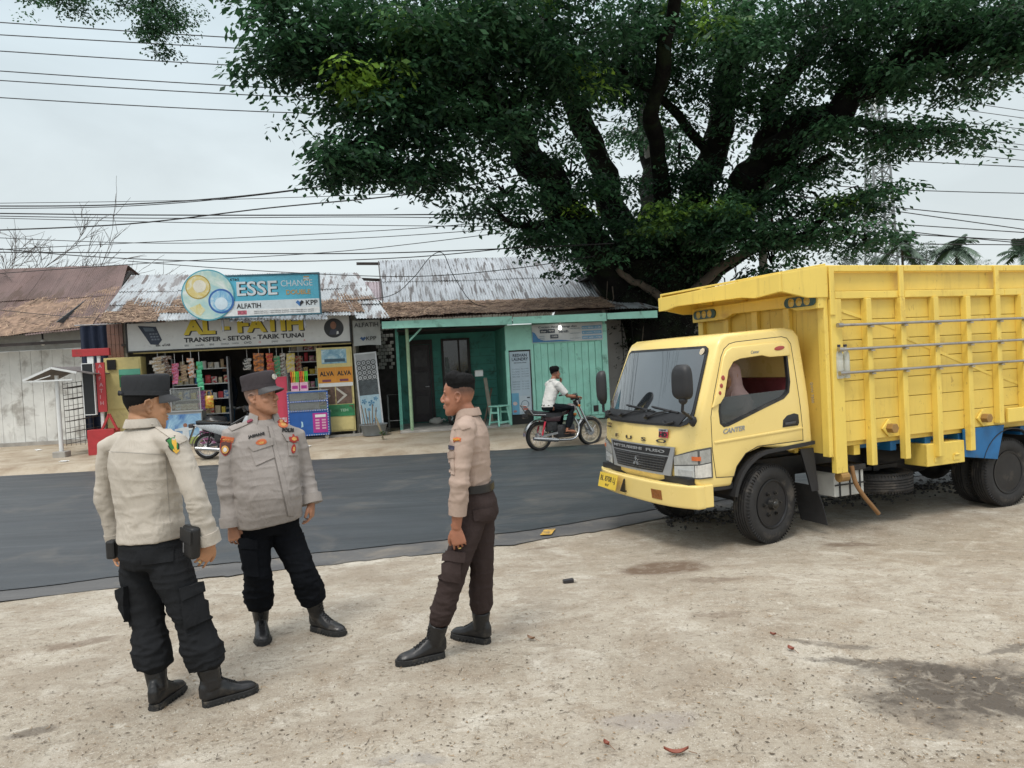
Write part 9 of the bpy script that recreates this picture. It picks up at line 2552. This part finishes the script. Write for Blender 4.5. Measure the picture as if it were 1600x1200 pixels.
def foliage(name, sprays, parent, m_, leaf=(0.10, 0.045), per=26, seed=1):
	"""sprays: (centre, radius, outward dir, tone, lime). Every spray is a drooping fan of small leaflets"""
	rs = np.random.RandomState(seed); n = len(sprays)
	C = np.array([s[0] for s in sprays]); Rr = np.array([s[1] for s in sprays]); O = np.array([s[2] for s in sprays]); T = np.array([s[3] for s in sprays]); Lm = np.array([s[4] for s in sprays])
	C = np.repeat(C, per, 0); Rr = np.repeat(Rr, per); O = np.repeat(O, per, 0); T = np.repeat(T, per); Lm = np.repeat(Lm, per)
	k = len(C)
	ang = rs.uniform(0, 2 * np.pi, k); fan = np.floor(ang / (2 * np.pi / 7)) * (2 * np.pi / 7) + rs.normal(0, 0.16, k) + np.repeat(rs.uniform(0, 6.28, n), per)
	rad = Rr * np.sqrt(rs.uniform(0.01, 1, k))
	d = np.stack([np.cos(fan), np.sin(fan), np.zeros(k)], 1)
	pos = C + d * rad[:, None] + O * (rad * 0.35)[:, None]
	pos[:, 2] -= 0.55 * rad ** 2 / Rr + rs.uniform(0, 0.06, k) * Rr / 0.4
	pos += rs.normal(0, 0.035, (k, 3)) * (Rr / 0.4)[:, None]
	side = np.stack([-d[:, 1], d[:, 0], np.zeros(k)], 1) * rs.choice([-1, 1], k)[:, None]
	ax = d * 0.55 + side * rs.uniform(0.3, 1.0, k)[:, None]; ax[:, 2] -= rs.uniform(0.1, 0.9, k)
	ax /= np.linalg.norm(ax, axis=1)[:, None]
	up = rs.normal(0, 0.45, (k, 3)); up[:, 2] += 1
	w = np.cross(ax, up); w /= np.linalg.norm(w, axis=1)[:, None]
	L = leaf[0] * rs.uniform(0.45, 1.45, k)[:, None]; Wd = leaf[1] * rs.uniform(0.7, 1.2, k)[:, None]
	v = np.empty((k, 4, 3)); v[:, 0] = pos; v[:, 1] = pos + ax * L * 0.55 + w * Wd; v[:, 2] = pos + ax * L; v[:, 3] = pos + ax * L * 0.5 - w * Wd
	me = bpy.data.meshes.new(name); me.vertices.add(k * 4); me.loops.add(k * 4); me.polygons.add(k)
	me.vertices.foreach_set('co', v.ravel()); me.loops.foreach_set('vertex_index', np.arange(k * 4)); me.polygons.foreach_set('loop_start', np.arange(k) * 4)
	me.update(calc_edges=True)
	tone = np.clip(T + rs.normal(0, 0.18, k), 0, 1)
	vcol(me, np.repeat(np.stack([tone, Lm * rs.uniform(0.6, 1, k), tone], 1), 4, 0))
	return obj(name, me, m_, parent)


def blob_sprays(b, B, rs, sr=(0.30, 0.58)):
	"""b = (px, py, rx, ry, Y, dY, count[, lime chance]) -> sprays inside a real ellipsoid"""
	px, py, rx, ry, Y, dY, ct = b[:7]; lime = b[7] if len(b) > 7 else 0.03
	c = at(px, py, Y); ex, ez = rx / FPX * Y, ry / FPX * Y
	out = []
	lc = []
	for k in range(0 if lime <= 0.03 else 1 + int(rs.rand() < 0.5)):
		a = rs.uniform(0, 6.28); lc.append(np.array((c.x + math.cos(a) * ex * 0.55, c.y - dY * 0.75, c.z + abs(math.sin(a)) * ez * 0.6)) - np.array(B))
	tiers = []
	for k in range(max(3, ct // 9)):
		d = rs.normal(0, 1, 3); d /= np.linalg.norm(d); t = rs.uniform(0.2, 1) ** 0.5
		tiers.append((d, np.array((c.x + d[0] * ex * t * 0.92, c.y + d[1] * dY * t, c.z + d[2] * ez * t * 0.86)) - np.array(B)))
	for k in range(ct):
		d, q_ = tiers[k % len(tiers)]; s_ = 0.42 * min(1.0, ex * 1.2)
		p = q_ + rs.normal(0, 1, 3) * np.array((s_, s_, s_ * 0.35))
		out.append((p, rs.uniform(*sr), d * np.array((1, 1, 0.4)), np.clip(0.40 + 0.32 * d[2] - 0.12 * d[1] + rs.normal(0, 0.22), 0, 1), max([0.0] + [float(np.clip(1.5 - np.linalg.norm((p - q) * np.array((1, 0.5, 1.4))) / 0.42, 0, 1)) for q in lc])))  # top and near-side sprays toned lighter: skylight painted into leaf colour
	return out


def limb_mesh(pts, r0, r1, seed=0, n=12, gnarl=0.12):
	P_ = [V(p) for p in catmull([tuple(p) for p in pts], 6)]; k = len(P_)
	rad = [(r0 + (r1 - r0) * (i / (k - 1)) ** 0.8) * (1 + gnarl * mnoise.noise((i * 0.4, seed, 0))) for i in range(k)]
	P_ = [p + V((mnoise.noise((i * 0.35, seed, 1)), mnoise.noise((i * 0.35, seed, 2)), mnoise.noise((i * 0.35, seed, 3)))) * rad[i] * 0.7 * (0 < i) for i, p in enumerate(P_)]
	mb = MB().tube(P_, rad, n)
	mb.v = [tuple(V(p) * 1.0 + V((mnoise.noise(V(p) * 2.2), mnoise.noise(V(p) * 2.2 + V((9, 0, 0))), 0)) * r0 * 0.14) for p in mb.v]
	return mb


TB = at(1030, 585, 22.0); TB.z = 0.0
tree = thing('shade_tree', 'huge dark spreading roadside tree towering behind the lorry', 'tree', TB)
lp_ = lambda px, py, Y: at(px, py, Y) - TB
trunk = MB()
rings = []
for z, rx, ry, ox in ((-0.3, 1.25, 1.1, 0), (0.2, 1.0, 0.95, 0), (1.0, 0.86, 0.8, 0), (2.0, 0.92, 0.8, 0.05), (2.9, 1.15, 0.85, 0.05), (3.7, 1.5, 0.9, 0.1), (4.4, 1.7, 0.85, 0.15)):
	rings.append([V((ox + math.cos(2 * math.pi * k / 36) * rx, math.sin(2 * math.pi * k / 36) * ry, z)) * 1 + V((math.cos(2 * math.pi * k / 36), math.sin(2 * math.pi * k / 36), 0)) * 0.16 * mnoise.noise((math.cos(2 * math.pi * k / 36) * 2.2, math.sin(2 * math.pi * k / 36) * 2.2, z * 0.5)) for k in range(36)])
trunk.loft(rings)
obj('trunk', trunk, BARK, tree, smooth=70)
LIMBS = [
	([(985, 480, 21.8), (940, 400, 21.2), (885, 330, 20.2), (835, 255, 19), (790, 185, 17.6), (735, 120, 16.4), (690, 50, 15.2)], 0.62, 0.2),
	([(1010, 450, 22), (965, 340, 21.6), (930, 240, 21), (900, 170, 20.2), (870, 90, 19.4), (850, 10, 18.6)], 0.46, 0.18),
	([(1050, 470, 22), (1062, 400, 21.8), (1080, 330, 21.4), (1112, 250, 21), (1132, 150, 20.6), (1150, 50, 20), (1165, -40, 19.6)], 0.60, 0.25),
	([(1080, 440, 22), (1130, 350, 21.4), (1170, 285, 20.8), (1215, 232, 20.2), (1295, 178, 19.2), (1385, 118, 18), (1490, 58, 17), (1610, 15, 16)], 0.62, 0.22),
	([(1195, 250, 20.6), (1205, 170, 20.4), (1250, 95, 20), (1320, 30, 19.4), (1380, -30, 19)], 0.34, 0.14),
	([(1100, 400, 21.6), (1165, 330, 21), (1235, 285, 20), (1300, 240, 19)], 0.24, 0.07),
	([(1120, 430, 21.4), (1180, 390, 21), (1240, 370, 20), (1320, 355, 19)], 0.14, 0.04),
	([(1020, 420, 22.4), (1015, 320, 23), (1010, 230, 24), (1000, 120, 25), (990, 20, 26)], 0.34, 0.14),
	([(1035, 400, 21.6), (1035, 300, 20.5), (1020, 190, 19), (1040, 80, 17.5), (1060, -30, 16.4)], 0.30, 0.12),
	([(1090, 420, 22.6), (1150, 330, 23.5), (1240, 240, 25), (1330, 150, 26), (1420, 60, 27)], 0.34, 0.14),
	([(790, 185, 17.6), (700, 190, 16.4), (620, 200, 15.4), (530, 235, 14.6)], 0.16, 0.05),
	([(740, 120, 16.4), (640, 90, 15.4), (540, 70, 14.6), (440, 60, 14)], 0.18, 0.05),
	([(900, 340, 20.4), (850, 350, 19.6), (800, 350, 19), (760, 310, 18.6)], 0.14, 0.05),
	([(1300, 190, 19), (1360, 195, 18.4), (1430, 205, 18), (1510, 205, 17.6)], 0.13, 0.04),
	([(1260, 370, 19.8), (1300, 330, 19.2), (1360, 305, 18.8), (1395, 300, 18.6)], 0.10, 0.03),
	([(900, 170, 20.2), (960, 110, 19.4), (985, 60, 19), (1000, 0, 18.6)], 0.16, 0.07),
	([(1112, 250, 21), (1060, 180, 20), (1000, 130, 19), (930, 90, 18.4)], 0.16, 0.06),
]
for i, (pts, r0, r1) in enumerate(LIMBS):
	obj('limb', limb_mesh([lp_(*p) for p in pts], r0, r1, i), BARK, tree, smooth=70)
for i, (pts, r0, r1) in enumerate([([(1068, 470, 20.9), (1100, 440, 20.8), (1130, 415, 20.7), (1165, 395, 20.6)], 0.16, 0.10), ([(1045, 480, 20.9), (1020, 455, 20.9), (990, 440, 20.9), (965, 420, 20.8)], 0.13, 0.08)]):
	obj('limb', limb_mesh([lp_(*p) for p in pts], r0, r1, 40 + i), BARKP, tree, smooth=70)
rs = np.random.RandomState(5)
BL = [(425, 10, 45, 22, 14, 0.9, 40), (455, 85, 46, 36, 14, 1.1, 85), (525, 45, 75, 50, 14.6, 1.5, 170), (570, 165, 62, 52, 15, 1.3, 130, 0.05), (512, 246, 48, 20, 14.5, 0.8, 55), (600, 238, 55, 30, 15, 1.1, 80),
	  (650, 110, 95, 85, 15.6, 1.8, 280, 0.06), (710, 40, 105, 60, 15.5, 2.0, 260), (715, 210, 70, 50, 16.5, 1.5, 130), (680, 262, 36, 16, 16.5, 0.8, 35), (800, 90, 110, 90, 17, 2.2, 330, 0.08), (790, 300, 60, 24, 18.5, 1.0, 60), (835, 352, 48, 36, 19, 1.2, 90),
	  (800, 200, 60, 60, 17.6, 1.5, 110), (905, 45, 120, 60, 17.5, 2.4, 300, 0.06), (880, 150, 70, 60, 18.5, 2.0, 130, 0.08), (890, 270, 50, 50, 19.6, 1.4, 90), (950, 335, 90, 50, 20.2, 1.6, 210, 0.10), (930, 398, 55, 28, 20.8, 1.2, 80), (1000, 190, 70, 80, 22, 2.0, 120, 0.06),
	  (1010, 60, 100, 70, 18.5, 2.4, 260, 0.05), (1060, 350, 90, 50, 20.6, 1.5, 230, 0.12), (1075, 405, 80, 28, 21.2, 1.2, 90), (1060, 240, 60, 60, 20.5, 1.6, 110, 0.05), (1130, 90, 100, 90, 18.8, 2.2, 320, 0.06), (1170, 170, 70, 50, 19.5, 1.6, 120),
	  (1150, 350, 70, 55, 20.2, 1.4, 180, 0.08), (1190, 290, 55, 45, 20.4, 1.3, 100), (1260, 20, 120, 40, 18.5, 2.2, 230), (1350, 55, 90, 55, 18.2, 2.0, 190), (1450, 40, 110, 55, 17, 2.0, 260), (1560, 45, 70, 70, 16.4, 1.8, 180), (1360, 125, 70, 32, 18.4, 1.4, 90), (1500, 112, 95, 28, 17, 1.4, 140), (1575, 100, 40, 35, 16.6, 1.2, 60),
	  (1290, 205, 55, 32, 19, 1.2, 75), (1370, 212, 65, 20, 18.4, 1.0, 70), (1450, 207, 75, 17, 18, 0.9, 70), (1245, 262, 58, 28, 19.8, 1.2, 75), (1290, 322, 55, 36, 19.2, 1.1, 75, 0.06), (1350, 306, 45, 20, 18.8, 0.8, 45), (1300, 366, 65, 18, 19.2, 0.9, 60), (1352, 374, 28, 12, 19, 0.6, 18),
	  (1205, 405, 24, 20, 20, 0.7, 22), (1230, 345, 40, 30, 19.8, 1.0, 50), (1100, -60, 400, 60, 18, 3, 300), (700, -50, 300, 50, 16, 3, 200)]
sp_all = []
for b in BL: sp_all += blob_sprays((*b[:6], int(b[6] * (0.78 if b[0] < 800 else 0.58)), *b[7:]), TB, rs)
LEAFM = leaf_material('tree_leaves', (0.009, 0.028, 0.018), (0.068, 0.175, 0.075), (0.36, 0.60, 0.07), 0.32)
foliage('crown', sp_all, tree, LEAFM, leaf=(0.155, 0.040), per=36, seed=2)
# twigs carry the sprays
tw = MB()
for b in BL[:45]:
	c = lp_(b[0], b[1], b[4])
	for k in range(5):
		px, py = b[0] + rnd.uniform(-0.8, 0.8) * b[2], b[1] + rnd.uniform(-0.7, 0.7) * b[3]
		e = lp_(px, py, b[4] + rnd.uniform(-0.6, 0.6) * b[5]); m_ = c.lerp(e, 0.5) + V((0, 0, 0.15))
		tw.tube([c + V((0, 0, -0.1)), m_, e], [0.035, 0.022, 0.008], 5)
obj('twigs', tw, BARK, tree)['kind'] = 'stuff'
# climbing ferns and hanging roots on the trunk
cs = []
for k in range(620):
	a = rs.uniform(0, 6.28); z = rs.uniform(0.6, 5.4); rr_ = np.interp(z, [0.6, 2.5, 4.5, 5.4], [0.95, 1.1, 1.75, 2.0])
	cs.append((np.array((math.cos(a) * rr_ + 0.05, math.sin(a) * rr_ * 0.75, z)), rs.uniform(0.16, 0.34), np.array((math.cos(a), math.sin(a), -0.5)) * 0.6, rs.uniform(0, 0.5), 0.0))
foliage('creeper', cs, tree, leaf_material('creeper_leaves', (0.008, 0.014, 0.009), (0.030, 0.048, 0.022), (0.1, 0.18, 0.03), 0.1), leaf=(0.09, 0.028), per=16, seed=8)
for k in range(26):
	x = rs.uniform(-1.9, 2.4); z = rs.uniform(2.6, 5.2); L = rs.uniform(0.5, 2.0); y = -rs.uniform(0.6, 1.2)
	obj('aerial_root', MB().tube([(x, y, z), (x + rs.uniform(-.1, .1), y, z - L * 0.5), (x + rs.uniform(-.15, .15), y, z - L)], [0.02, 0.014, 0.006], 5), BARKP if k % 3 == 0 else BARK, tree)

# the end of another branch hanging into the picture at the upper left
OB = at(235, -160, 9.0)
ob = thing('overhanging_branch', 'leafy branch ends hanging into the sky at the upper left corner', 'branch', OB)
lq = lambda px, py, Y: at(px, py, Y) - OB
obj('limb', limb_mesh([lq(420, -420, 9.4), lq(330, -260, 9.2), lq(240, -130, 9.0), (lq(230, -40, 9))], 0.09, 0.03, 3), BARK, ob, smooth=70)
obj('limb', limb_mesh([lq(330, -260, 9.2), lq(200, -160, 9.0), lq(110, -60, 9)], 0.05, 0.02, 4), BARK, ob, smooth=70)
obj('twigs', MB().tube([lq(230, -60, 9), lq(238, 0, 9), lq(245, 60, 9)], [0.02, 0.012, 0.005], 6).tube([lq(110, -70, 9), lq(100, -20, 9), lq(90, 10, 9)], [0.015, 0.01, 0.004], 6), BARK, ob)
os_ = []
for b in ((215, 0, 22, 14, 9, 0.3, 26), (248, 8, 34, 28, 9, 0.35, 60), (255, 40, 26, 22, 9, 0.3, 44), (244, 66, 13, 14, 9, 0.2, 16), (90, 0, 40, 12, 9, 0.3, 40), (120, -6, 24, 12, 9, 0.3, 20), (200, -60, 150, 40, 9, 0.8, 120)):
	os_ += blob_sprays(b, OB, rs, (0.08, 0.15))
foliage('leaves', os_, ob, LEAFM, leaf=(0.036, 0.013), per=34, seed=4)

# bare tree behind the shed
TB2 = V(at(-120, 540, 27)); TB2.z = 0
bt = thing('bare_tree', 'leafless thin-branched tree behind the rusty shed at the far left', 'tree', TB2)
br = MB(); rr = random.Random(12)
def grow(p, d, L, r, n):
	pts = [p]; q = V(p); dd = V(d)
	for k in range(4):
		dd = (dd + V((rr.uniform(-.22, .22), rr.uniform(-.22, .22), rr.uniform(-.14, .16)))).normalized(); q = q + dd * (L / 4); pts.append(V(q))
	br.tube(pts, list(np.linspace(r, r * 0.6, 5)), 5 if r > 0.02 else 4)
	if n:
		for k in range(3 if n > 1 else 4):
			i = rr.choice((2, 3, 4)); a = pts[i]
			nd = (dd + V((rr.uniform(-.7, .7), rr.uniform(-.6, .6), rr.uniform(-.35, .5)))).normalized()
			grow(a, nd, L * rr.uniform(0.5, 0.8), max(r * 0.55, 0.009), n - 1)
obj('trunk', MB().tube([(0, 0, -0.2), (0.1, 0, 2), (0.4, 0.1, 4.3)], [0.28, 0.22, 0.16], 12), BARK, bt, smooth=60)
grow(V((0.4, 0.1, 4.2)), V((0.9, -0.05, 0.16)), 3.6, 0.05, 4); grow(V((0.3, 0.1, 4.2)), V((0.85, 0.1, 0.36)), 2.8, 0.04, 4); grow(V((0.4, 0, 4.1)), V((0.97, 0, 0.05)), 3.6, 0.05, 4)
grow(V((3.0, 0.1, 4.7)), V((0.9, 0, 0.08)), 2.6, 0.03, 3)
obj('crown', br, mat('bare_twig', (0.10, 0.085, 0.075), 0.9), bt)

# shrubs and trees farther back
def far_tree(name, label, px, py_top, Y, wpx, seed, ct, cols, trunk_h=None, lime=0.0):
	c = at(px, py_top, Y); base = V((c.x, c.y, 0)); t = thing(name, label, 'tree', base, 0, 'trees in the distance')
	rs_ = np.random.RandomState(seed); ex = wpx / FPX * Y; H_ = c.z
	sps = []
	lobes = [(rs_.uniform(-.6, .6) * ex, rs_.uniform(-.4, .4) * ex, H_ - ex * rs_.uniform(0.25, 0.9), ex * rs_.uniform(0.3, 0.5)) for _ in range(6)]
	for k in range(ct):
		l_ = lobes[k % 6]; d = rs_.normal(0, 1, 3); d /= np.linalg.norm(d); q = rs_.uniform(0.3, 1) ** 0.5
		sps.append((np.array((l_[0] + d[0] * l_[3] * q, l_[1] + d[1] * l_[3] * q, min(l_[2] + d[2] * l_[3] * 0.7 * q, H_))), ex * rs_.uniform(0.07, 0.13), d, np.clip(0.5 + 0.35 * d[2] + rs_.normal(0, .15), 0, 1), lime))  # upper sprays get a lighter tone, light from above painted in
	foliage('crown', sps, t, cols, leaf=(ex * 0.05, ex * 0.022), per=14, seed=seed)
	tb_ = MB().tube([(0, 0, -0.3), (0.1, 0, H_ * 0.4), (0.0, 0, H_ * 0.75)], [ex * 0.06, ex * 0.045, ex * 0.02], 8)
	for l_ in lobes[:4]: tb_.tube([(0.05, 0, H_ * 0.45), (l_[0] * 0.5, l_[1] * 0.5, H_ * 0.6), (l_[0], l_[1], l_[2])], [ex * 0.03, ex * 0.02, ex * 0.008], 6)
	obj('trunk', tb_, BARKP, t)
FARL = leaf_material('far_leaves', (0.045, 0.085, 0.055), (0.11, 0.17, 0.10), (0.25, 0.2, 0.06), 0.15)  # greens paled to stand for distance haze
NEARL = leaf_material('bright_leaves', (0.05, 0.12, 0.02), (0.16, 0.30, 0.05), (0.3, 0.42, 0.08), 0.35)
far_tree('bright_bush_tree', 'bright green leafy tree glimpsed between the zinc roof and the trunk', 915, 398, 30, 45, 3, 320, NEARL)
FARL2 = leaf_material('far_leaves2', (0.05, 0.075, 0.06), (0.12, 0.165, 0.125), (0.25, 0.2, 0.06), 0.15)  # greyer pale greens, aerial haze put into the colour
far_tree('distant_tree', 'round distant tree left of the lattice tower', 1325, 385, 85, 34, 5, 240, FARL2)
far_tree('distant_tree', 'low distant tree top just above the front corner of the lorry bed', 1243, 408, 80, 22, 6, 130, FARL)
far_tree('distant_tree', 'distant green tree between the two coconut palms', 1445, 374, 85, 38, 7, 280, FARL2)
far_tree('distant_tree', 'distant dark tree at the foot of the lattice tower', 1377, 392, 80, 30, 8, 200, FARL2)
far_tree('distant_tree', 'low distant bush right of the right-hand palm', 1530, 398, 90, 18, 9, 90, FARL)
far_tree('distant_tree', 'small dark tree top above the roof gap beside the round sign', 232, 430, 40, 14, 10, 80, LEAFM)

PF = mat('palm_leaf', (0.075, 0.115, 0.08), 0.6, var=0.3, vs=1)  # frond colour lightened for haze at that distance
PD_ = mat('palm_dead', (0.25, 0.16, 0.06), 0.8, var=0.3, vs=1)
def palm(base, H_, label, seed):
	t = thing('coconut_palm', label, 'palm', base, 0, 'coconut palms in the distance'); rr = random.Random(seed)
	obj('trunk', MB().tube([(0, 0, -0.3), (0.15, 0, H_ * 0.5), (0.05, 0, H_)], [0.2, 0.13, 0.10], 10), BARKP, t, smooth=60)
	for k in range(17):
		a = k * 2.4 + rr.uniform(-.2, .2); el = rr.uniform(-0.3, 1.4); L = rr.uniform(2.0, 2.7); mb = MB()
		hz = V((math.cos(a), math.sin(a), 0)); pts = []
		for i in range(9):
			s = i / 8; pts.append(V((0, 0, H_)) + hz * (L * s * math.cos(el) ) + V((0, 0, L * s * math.sin(el) - 1.7 * s * s * (1.1 - 0.4 * el))))
		mb.tube(pts, list(np.linspace(0.05, 0.01, 9)), 5)
		sd = V((-hz.y, hz.x, 0))
		for i in range(1, 9):
			for j in (0, 0.34, 0.67):
				if i == 8 and j: continue
				p = pts[i].lerp(pts[min(i + 1, 8)], j); ll = 0.95 * math.sin(math.pi * (0.15 + 0.8 * (i + j) / 9)) + 0.12
				tg = (pts[i] - pts[i - 1]).normalized()
				for s in (-1, 1):
					e = p + sd * (s * ll * 0.75) + tg * ll * 0.45 - V((0, 0, ll * rr.uniform(0.25, 0.6)))
					mb.add([p - tg * 0.10, p + tg * 0.12, e], [(0, 1, 2)])
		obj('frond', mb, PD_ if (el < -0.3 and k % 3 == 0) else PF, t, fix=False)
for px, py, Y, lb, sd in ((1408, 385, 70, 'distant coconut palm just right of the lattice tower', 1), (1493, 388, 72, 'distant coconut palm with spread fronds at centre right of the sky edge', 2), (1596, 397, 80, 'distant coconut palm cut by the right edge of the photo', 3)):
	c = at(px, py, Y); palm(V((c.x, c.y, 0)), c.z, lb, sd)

# lattice mast
c = at(1377, 405, 110)
tw_ = thing('lattice_tower', 'tall grey lattice telecom mast in the distance', 'tower', (c.x, c.y, 0))
TM_ = mat('mast_grey', (0.22, 0.23, 0.24), 0.5, 0.3)
HT = 38.0; wd_ = lambda z: 1.95 - 1.05 * z / HT
lg, bc_ = MB(), MB()
for sx in (-1, 1):
	for sy in (-1, 1):
		obj('leg', MB().tube([(sx * wd_(0), sy * wd_(0), 0), (sx * wd_(HT), sy * wd_(HT), HT)], 0.15, 6), TM_, tw_)
z = 0.0
while z < HT - 1.5:
	h = 1.7; a, b = wd_(z), wd_(z + h)
	for q in ((-1, -1, 1, -1), (1, -1, 1, 1), (1, 1, -1, 1), (-1, 1, -1, -1)):
		bc_.tube([(q[0] * a, q[1] * a, z), (q[2] * b, q[3] * b, z + h)], 0.085, 4).tube([(q[2] * a, q[3] * a, z), (q[0] * b, q[1] * b, z + h)], 0.085, 4).tube([(q[0] * b, q[1] * b, z + h), (q[2] * b, q[3] * b, z + h)], 0.07, 4)
	z += h
obj('bracing', bc_, TM_, tw_)
for k in range(3):
	obj('antenna', MB().box((1.3 * math.cos(k * 2.1), 1.3 * math.sin(k * 2.1), HT - 2), (0.3, 0.2, 2)), WHITE, tw_)

# ------------------------------------------------------------------ poles and wires
CONC = mat('pole_concrete', (0.34, 0.33, 0.31), 0.8, var=0.15)
def pole(px, Y, H_, label):
	c = at(px, 560, Y); t = thing('utility_pole', label, 'pole', (c.x, c.y, ground_h(c.x, c.y)), 0, 'utility poles')
	obj('shaft', MB().cyl((0, 0, -0.2), (0, 0, H_), 0.15, 0.10, 14), CONC, t, smooth=40)
	obj('crossarm', MB().box((0, -0.12, H_ - 0.5), (1.6, 0.09, 0.1)), STEEL, t)
	for k in (-0.7, -0.25, 0.25, 0.7):
		obj('insulator', MB().lathe([(0.03, 0), (0.05, 0.03), (0.03, 0.06), (0.05, 0.09), (0.02, 0.14)], (k, -0.12, H_ - 0.45), (0, 0, 1), 10), mat('insulator_brown', (0.15, 0.07, 0.05), 0.3), t)
pole(1027, 23.6, 9.0, 'pale concrete pole seen through the branches of the big tree')
pole(1199, 21.0, 5.6, 'grey concrete pole just right of the big trunk, above the lorry visor')
WIRE = mat('wire_black', (0.012, 0.012, 0.013), 0.6)
def wire(label, pts, Y=17.5, r=0.011):
	ps = [at(p[0], p[1], Y if len(p) < 3 else p[2]) for p in pts]; o = ps[0]
	ob_ = obj('overhead_wire', MB().tube([V(q) - o for q in catmull([tuple(q) for q in ps], 8)], r, 5), WIRE)
	ob_.location = o; tag(ob_, label, 'wire', 'overhead wires')
for k, (a, b, c2, d) in enumerate(((34, 62, 112, 176), (54, 78, 128, 187), (79, 105, 150, 204), (110, 137, 180, 228), (125, 150, 190, 236), (152, 175, 206, 252))):
	wire(('uppermost', 'second highest', 'third highest', 'fourth highest', 'fifth highest', 'lowest')[k] + ' of the six parallel power lines crossing the upper sky', [(-60, a - 3, 17), (420, b, 17.5), (1000, c2 - (c2 - b) * 0.42, 23), (1640, d + 3, 28)], 17.5, 0.012)
wire('power line crossing just below the six upper lines right of the tree', [(1180, 240), (1400, 251), (1640, 263)], 25, 0.015)
wire('lone wire at mid height in the sky right of the tree', [(1200, 284), (1420, 297), (1640, 303)], 25, 0.015)
LOWW = [('thick cable rising from the left edge to the tree canopy', [(-40, 322), (180, 320), (400, 304), (640, 270), (760, 240)], 0.016), ('twin cable just under the thick rising cable', [(-40, 326), (200, 322), (420, 303), (650, 268), (760, 246)], 0.011),
		('nearly level wire below the twin cable', [(-40, 318), (300, 313), (620, 303), (760, 298)], 0.008), ('heavy sagging cable from the left edge up to the middle of the tree', [(-40, 361), (200, 350), (420, 325), (600, 308), (720, 292), (830, 270)], 0.017),
		('upper of the level black bundle above the shop roofs', [(-40, 333), (240, 336), (560, 336), (800, 334)], 0.016), ('lower of the level black bundle above the shop roofs', [(-40, 337), (240, 341), (560, 339), (800, 342)], 0.011),
		('thin wire falling slightly to the right under the black bundle', [(-40, 340), (300, 348), (560, 352), (800, 354)], 0.009), ('thin wire rising to the right through the middle of the sky', [(-40, 392), (240, 378), (600, 360), (800, 344)], 0.009),
		('wire touching the tops of the bare twigs', [(-40, 370), (250, 380), (560, 372), (800, 356)], 0.009), ('straight dark wire level just above the shed ridge', [(-40, 394), (240, 395), (560, 396), (800, 388), (960, 380)], 0.014),
		('sagging wire running to the ridge of the mint house', [(-40, 385), (160, 402), (400, 409), (640, 402), (830, 384)], 0.012), ('thin wire slanting up over the blue billboard', [(-40, 430), (250, 410), (540, 392), (800, 362)], 0.009),
		('lowest sagging wire passing in front of the zinc roof', [(200, 408), (420, 424), (640, 432), (800, 420), (930, 400)], 0.010), ('wire hanging low across the rusty shed roof', [(-40, 480), (100, 494), (250, 500), (420, 497)], 0.008)]
for lb, pts, r_ in LOWW: wire(lb, pts, 18.6, r_)
wire('loop of slack cable drooping over the zinc roof of the mint house', [(540, 470, 19.6), (610, 462, 19.6), (645, 435, 19.6), (672, 402, 19.2), (692, 396, 19.2), (708, 430, 19.6), (735, 470, 19.6), (760, 480, 19.9)], 19, 0.010)
for lb, pts in (('upper strand of the low wires right of the tree', [(1200, 300), (1380, 322), (1600, 344), (1660, 348)]), ('dark middle strand of the low wires right of the tree', [(1200, 300), (1400, 330), (1640, 364)]), ('third strand of the low wires right of the tree', [(1200, 335), (1400, 350), (1640, 366)]), ('fourth strand of the low wires above the palms', [(1180, 350), (1420, 366), (1640, 378)]), ('fifth strand crossing the palm crowns', [(1180, 330), (1420, 362), (1640, 384)]), ('lowest level strand just above the lorry bed', [(1180, 379), (1400, 381), (1640, 383)]), ('strand slanting down to the top of the lorry bed', [(1180, 366), (1330, 388), (1500, 416), (1640, 440)])):
	wire(lb, pts, 24, 0.016)
